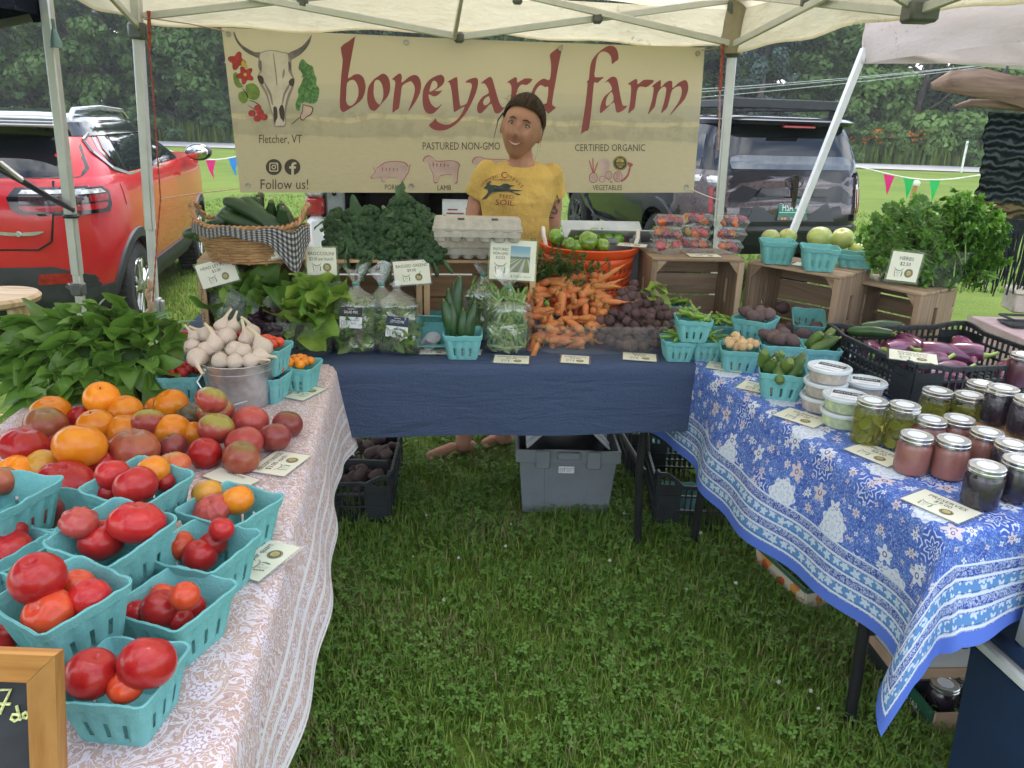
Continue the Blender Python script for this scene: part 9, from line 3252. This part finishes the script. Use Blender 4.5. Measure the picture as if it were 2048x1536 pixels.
# prints on the shirt and the tattoo: laid on the surface itself
SB, BB = bvh_of(shirt.data, MTr(base)), bvh_of(body.data, MTr(base))
def onto(tree, x, y, off):
 d = ray(x, y).normalized()
 h = tree.ray_cast(V((0,0, CAM_H)), d)
 p_ = h[0] if h[0] is not None else PY(x, y,3.28)
 return p_ - d * off - base
r7 = lambda x, y: (900 + x / 5.485,180 + y / 5.485)
def sprint(name, tree, loop, m, off, sm=3, sub=True):
 L = smoothloop([r7(*q) for q in loop], sm)
 vs, fs = flat([L])
 for _ in range(2):                            # finer triangles, so that the print follows the cloth
  f2 = []
  for a, b, c in fs:
   k = len(vs)
   vs += [((vs[i][0] + vs[j][0]) / 2,(vs[i][1] + vs[j][1]) / 2) for i, j in ((a, b),(b, c),(c, a))]
   f2 += [(a, k, k + 2),(k, b, k + 1),(k + 2, k + 1, c),(k, k + 1, k + 2)]
  fs = f2
 G().add([onto(tree, x, y, off + .003) for x, y in vs], fs).obj(name, m, pr, smooth=False)
def stext(s, x, y, h, rot, m, cond=1.0):
 vs, fs = text2d(s)
 k = h / .7
 cr, sr = mcos(rot), msin(rot)
 px, py = r7(x, y)
 G().add([onto(SB, px + vx * k * cond * cr + (vy - .35) * k * sr, py + vx * k * cond * sr - (vy - .35) * k * cr,.006) for vx, vy in vs], fs).obj('shirt_lettering', m, pr, smooth=False)
HARE, MAR = mat('print_hare',(.035,.05,.045),.85), mat('print_maroon',(.17,.03,.03),.85)
sprint('hare_print', SB,[(365,1078),(395,1052),(405,1020),(455,995),(432,1030),(445,1042),(490,1042),(545,1052),(590,1026),(640,1030),(660,1043),(720,1047),(665,1062),(655,1082),(690,1092),(810,1105),(700,1112),(690,1120),(775,1145),(740,1152),(650,1112),(560,1116),(470,1122),(430,1150),(395,1188),(345,1202),(390,1160),(418,1112),(400,1088)], HARE,.003,2)
for ch_, x, y, a, h in (('C',592,930,.1,13),('o',636,932,.2,8),('n',672,948,.35,8),('p',707,970,.5,8),('o',740,995,.6,8),('s',768,1022,.75,8),('t',795,1052,.85,9),('V',352,1048,-.9,6),('E',372,1022,-.8,6),('R',396,1000,-.7,6),('M',424,980,-.6,6),('O',455,963,-.4,6),('N',487,951,-.3,6),('T',517,943,-.2,6)):
 stext(ch_, x, y, h, a, MAR)
stext('COMPANY',570,988,4.5,.02, MAR,1.2)
stext('FEED',622,1168,7.5,.08, MAR,1.25)
stext('the',605,1202,4,.05, MAR)
stext('SOIL',600,1235,11,.06, MAR,1.2)
TAT = mat('tattoo_ink',(.09,.055,.045),.6)
for k,(x, y, w, h, a) in enumerate(((1085,1130,55,16,.3),(1130,1150,22,60,.1),(1085,1190,22,50,.2),(1030,1160,40,14,.8),(1060,1250,20,42,.1),(1010,1265,34,13,.5),(1095,1290,18,40,-.2),(1030,1310,40,13,-.3),(1080,1350,40,14,.4),(1010,1370,34,12,.7),(1060,1400,40,12,.1),(1115,1330,14,45,.1),(1140,1210,14,55,0))):
 cr, sr = mcos(a), msin(a)
 sprint('tattoo', BB,[(x + 55 + .9 * (u * w * cr - v * h * sr), y + .9 * (u * w * sr + v * h * cr)) for u, v in ((-1,0),(-.3,.8),(.4,.6),(1,0),(.4,-.7),(-.4,-.5))], TAT,.0022 + k * 2e-5,2)
# grass: real blades near the camera, thinning away
GRA = [leafmat('blade_%d' % i, a, b,.25,.55,3,.0) for i,(a, b) in enumerate((((.115,.235,.022),(.17,.30,.034)),((.08,.165,.018),(.13,.235,.026)),((.19,.30,.04),(.25,.35,.06)),((.26,.24,.09),(.34,.30,.14))))]
def area(x0, x1, y0, y1, pw=1.0):
 def f(n):
  x, y = rng.uniform(x0, x1, n), y0 + (y1 - y0) * rng.uniform(0,1, n) ** pw
  z = np.array([gz(a, b) for a, b in zip(x, y)]) - .004
  k = np.sin(x * 9 + 1.3 * np.sin(y * 7)) * np.cos(y * 8 - 1.1 * np.sin(x * 5)) + .6 * np.sin(x * 23 + y * 17)
  keep = rng.uniform(-1.7,.8, n) < k
  return np.stack([x, y, z],1)[keep]
 return f
for nm, n, ar, h0, h1, w in (('grass',130000, area(-.75,1.35,.85,2.4,1.0),.022,.068,.0042),('grass',75000, area(-1.0,1.3,2.4,4.2),.022,.07,.005),('grass',70000, area(-3.6,4.0,4.2,8.5,1.3),.03,.075,.010),('grass',40000, area(-6,7.5,8.5,17,1.3),.03,.07,.02),('grass',12000, area(-2.6,-1.0,.9,4.2),.03,.08,.006),('grass',12000, area(1.3,3.4,1.6,4.2),.03,.08,.006)):
 setting(link(nm, blades(n, ar, h0, h1, w,.85, GRA, nm)), 'stuff')
# clover between the blades
P = area(-.75,1.35,.85,3.6)(15000)
n = len(P)
vs, fs, mi = [],[],[]
for i,(x, y, z) in enumerate(P):
 h, s, a0 = rng.uniform(.02,.055), rng.uniform(.006,.0105), rng.uniform(0,6.28)
 tl = rng.normal(0,.25,2)
 for j in range(3):
  a = a0 + j * 2.094
  c, sn = mcos(a), msin(a)
  b = len(vs)
  for u, v in ((0,0),(.6,-.5),(1.15,-.45),(1.3,0),(1.15,.45),(.6,.5)):
   lx, ly = s * (u * c - v * sn), s * (u * sn + v * c)
   vs.append((x + lx, y + ly, z + h + lx * tl[0] + ly * tl[1] + s * .25 * abs(v)))
  fs.append((b, b + 1, b + 2, b + 3, b + 4, b + 5))
me = bpy.data.meshes.new('clover')
me.from_pydata(vs,[], fs)
me.materials.append(leafmat('clover_leaf',(.10,.21,.03),(.15,.28,.05),.25,.6,5,0))
setting(link('clover', me), 'stuff')
g = G()
g.tube([(0,0,0),(.004,0,.045),(.002,0,.07)],[.0009,.0009,.0008],4,1)
for k in range(34):
 d = V((rgau(0,1), rgau(0,1), rgau(.3,.8))).normalized()
 leaf(g,.008,.0022, MTr((.002,0,.073)) @ rotto(d), n=2, cols=1, mi=0)
CF = g.mesh('clover_flower',[mat('clover_white',(.60,.58,.50),.8), GRA[0]], 'all')
for k,(x, y) in enumerate(((850,1015),(820,1095),(910,1100),(1020,1035),(1015,1075),(890,1185),(1220,1110),(1408,1060),(1240,1020),(1380,1165),(1470,1155),(1560,1352),(1630,1368),(1640,1405))):
 p_ = PZ(x, y,.07)
 tag(link('clover_flower', CF, None,(p_.x, p_.y, gz(p_.x, p_.y) - .004),(rgau(0,.15), rgau(0,.15), k), rund(.6,.85)), 'small white clover flower standing in the grass between the tables', 'clover flower', 'clover flowers in the grass')
# added haze volume: a veil that lightens the far trees
hm = bpy.data.materials.new('veil_haze')
hm.use_nodes = True
ht = hm.node_tree
ht.nodes.clear()
ho = ht.nodes.new('ShaderNodeOutputMaterial')
hv = ht.nodes.new('ShaderNodeVolumePrincipled')
hv.inputs['Color'].default_value = (.92,.95,1,1)
hv.inputs['Density'].default_value = .0010
ht.links.new(hv.outputs['Volume'], ho.inputs['Volume'])
setting(gbox((0,70,12),(330,280,27.6)).obj('haze', hm, smooth=False), 'stuff')
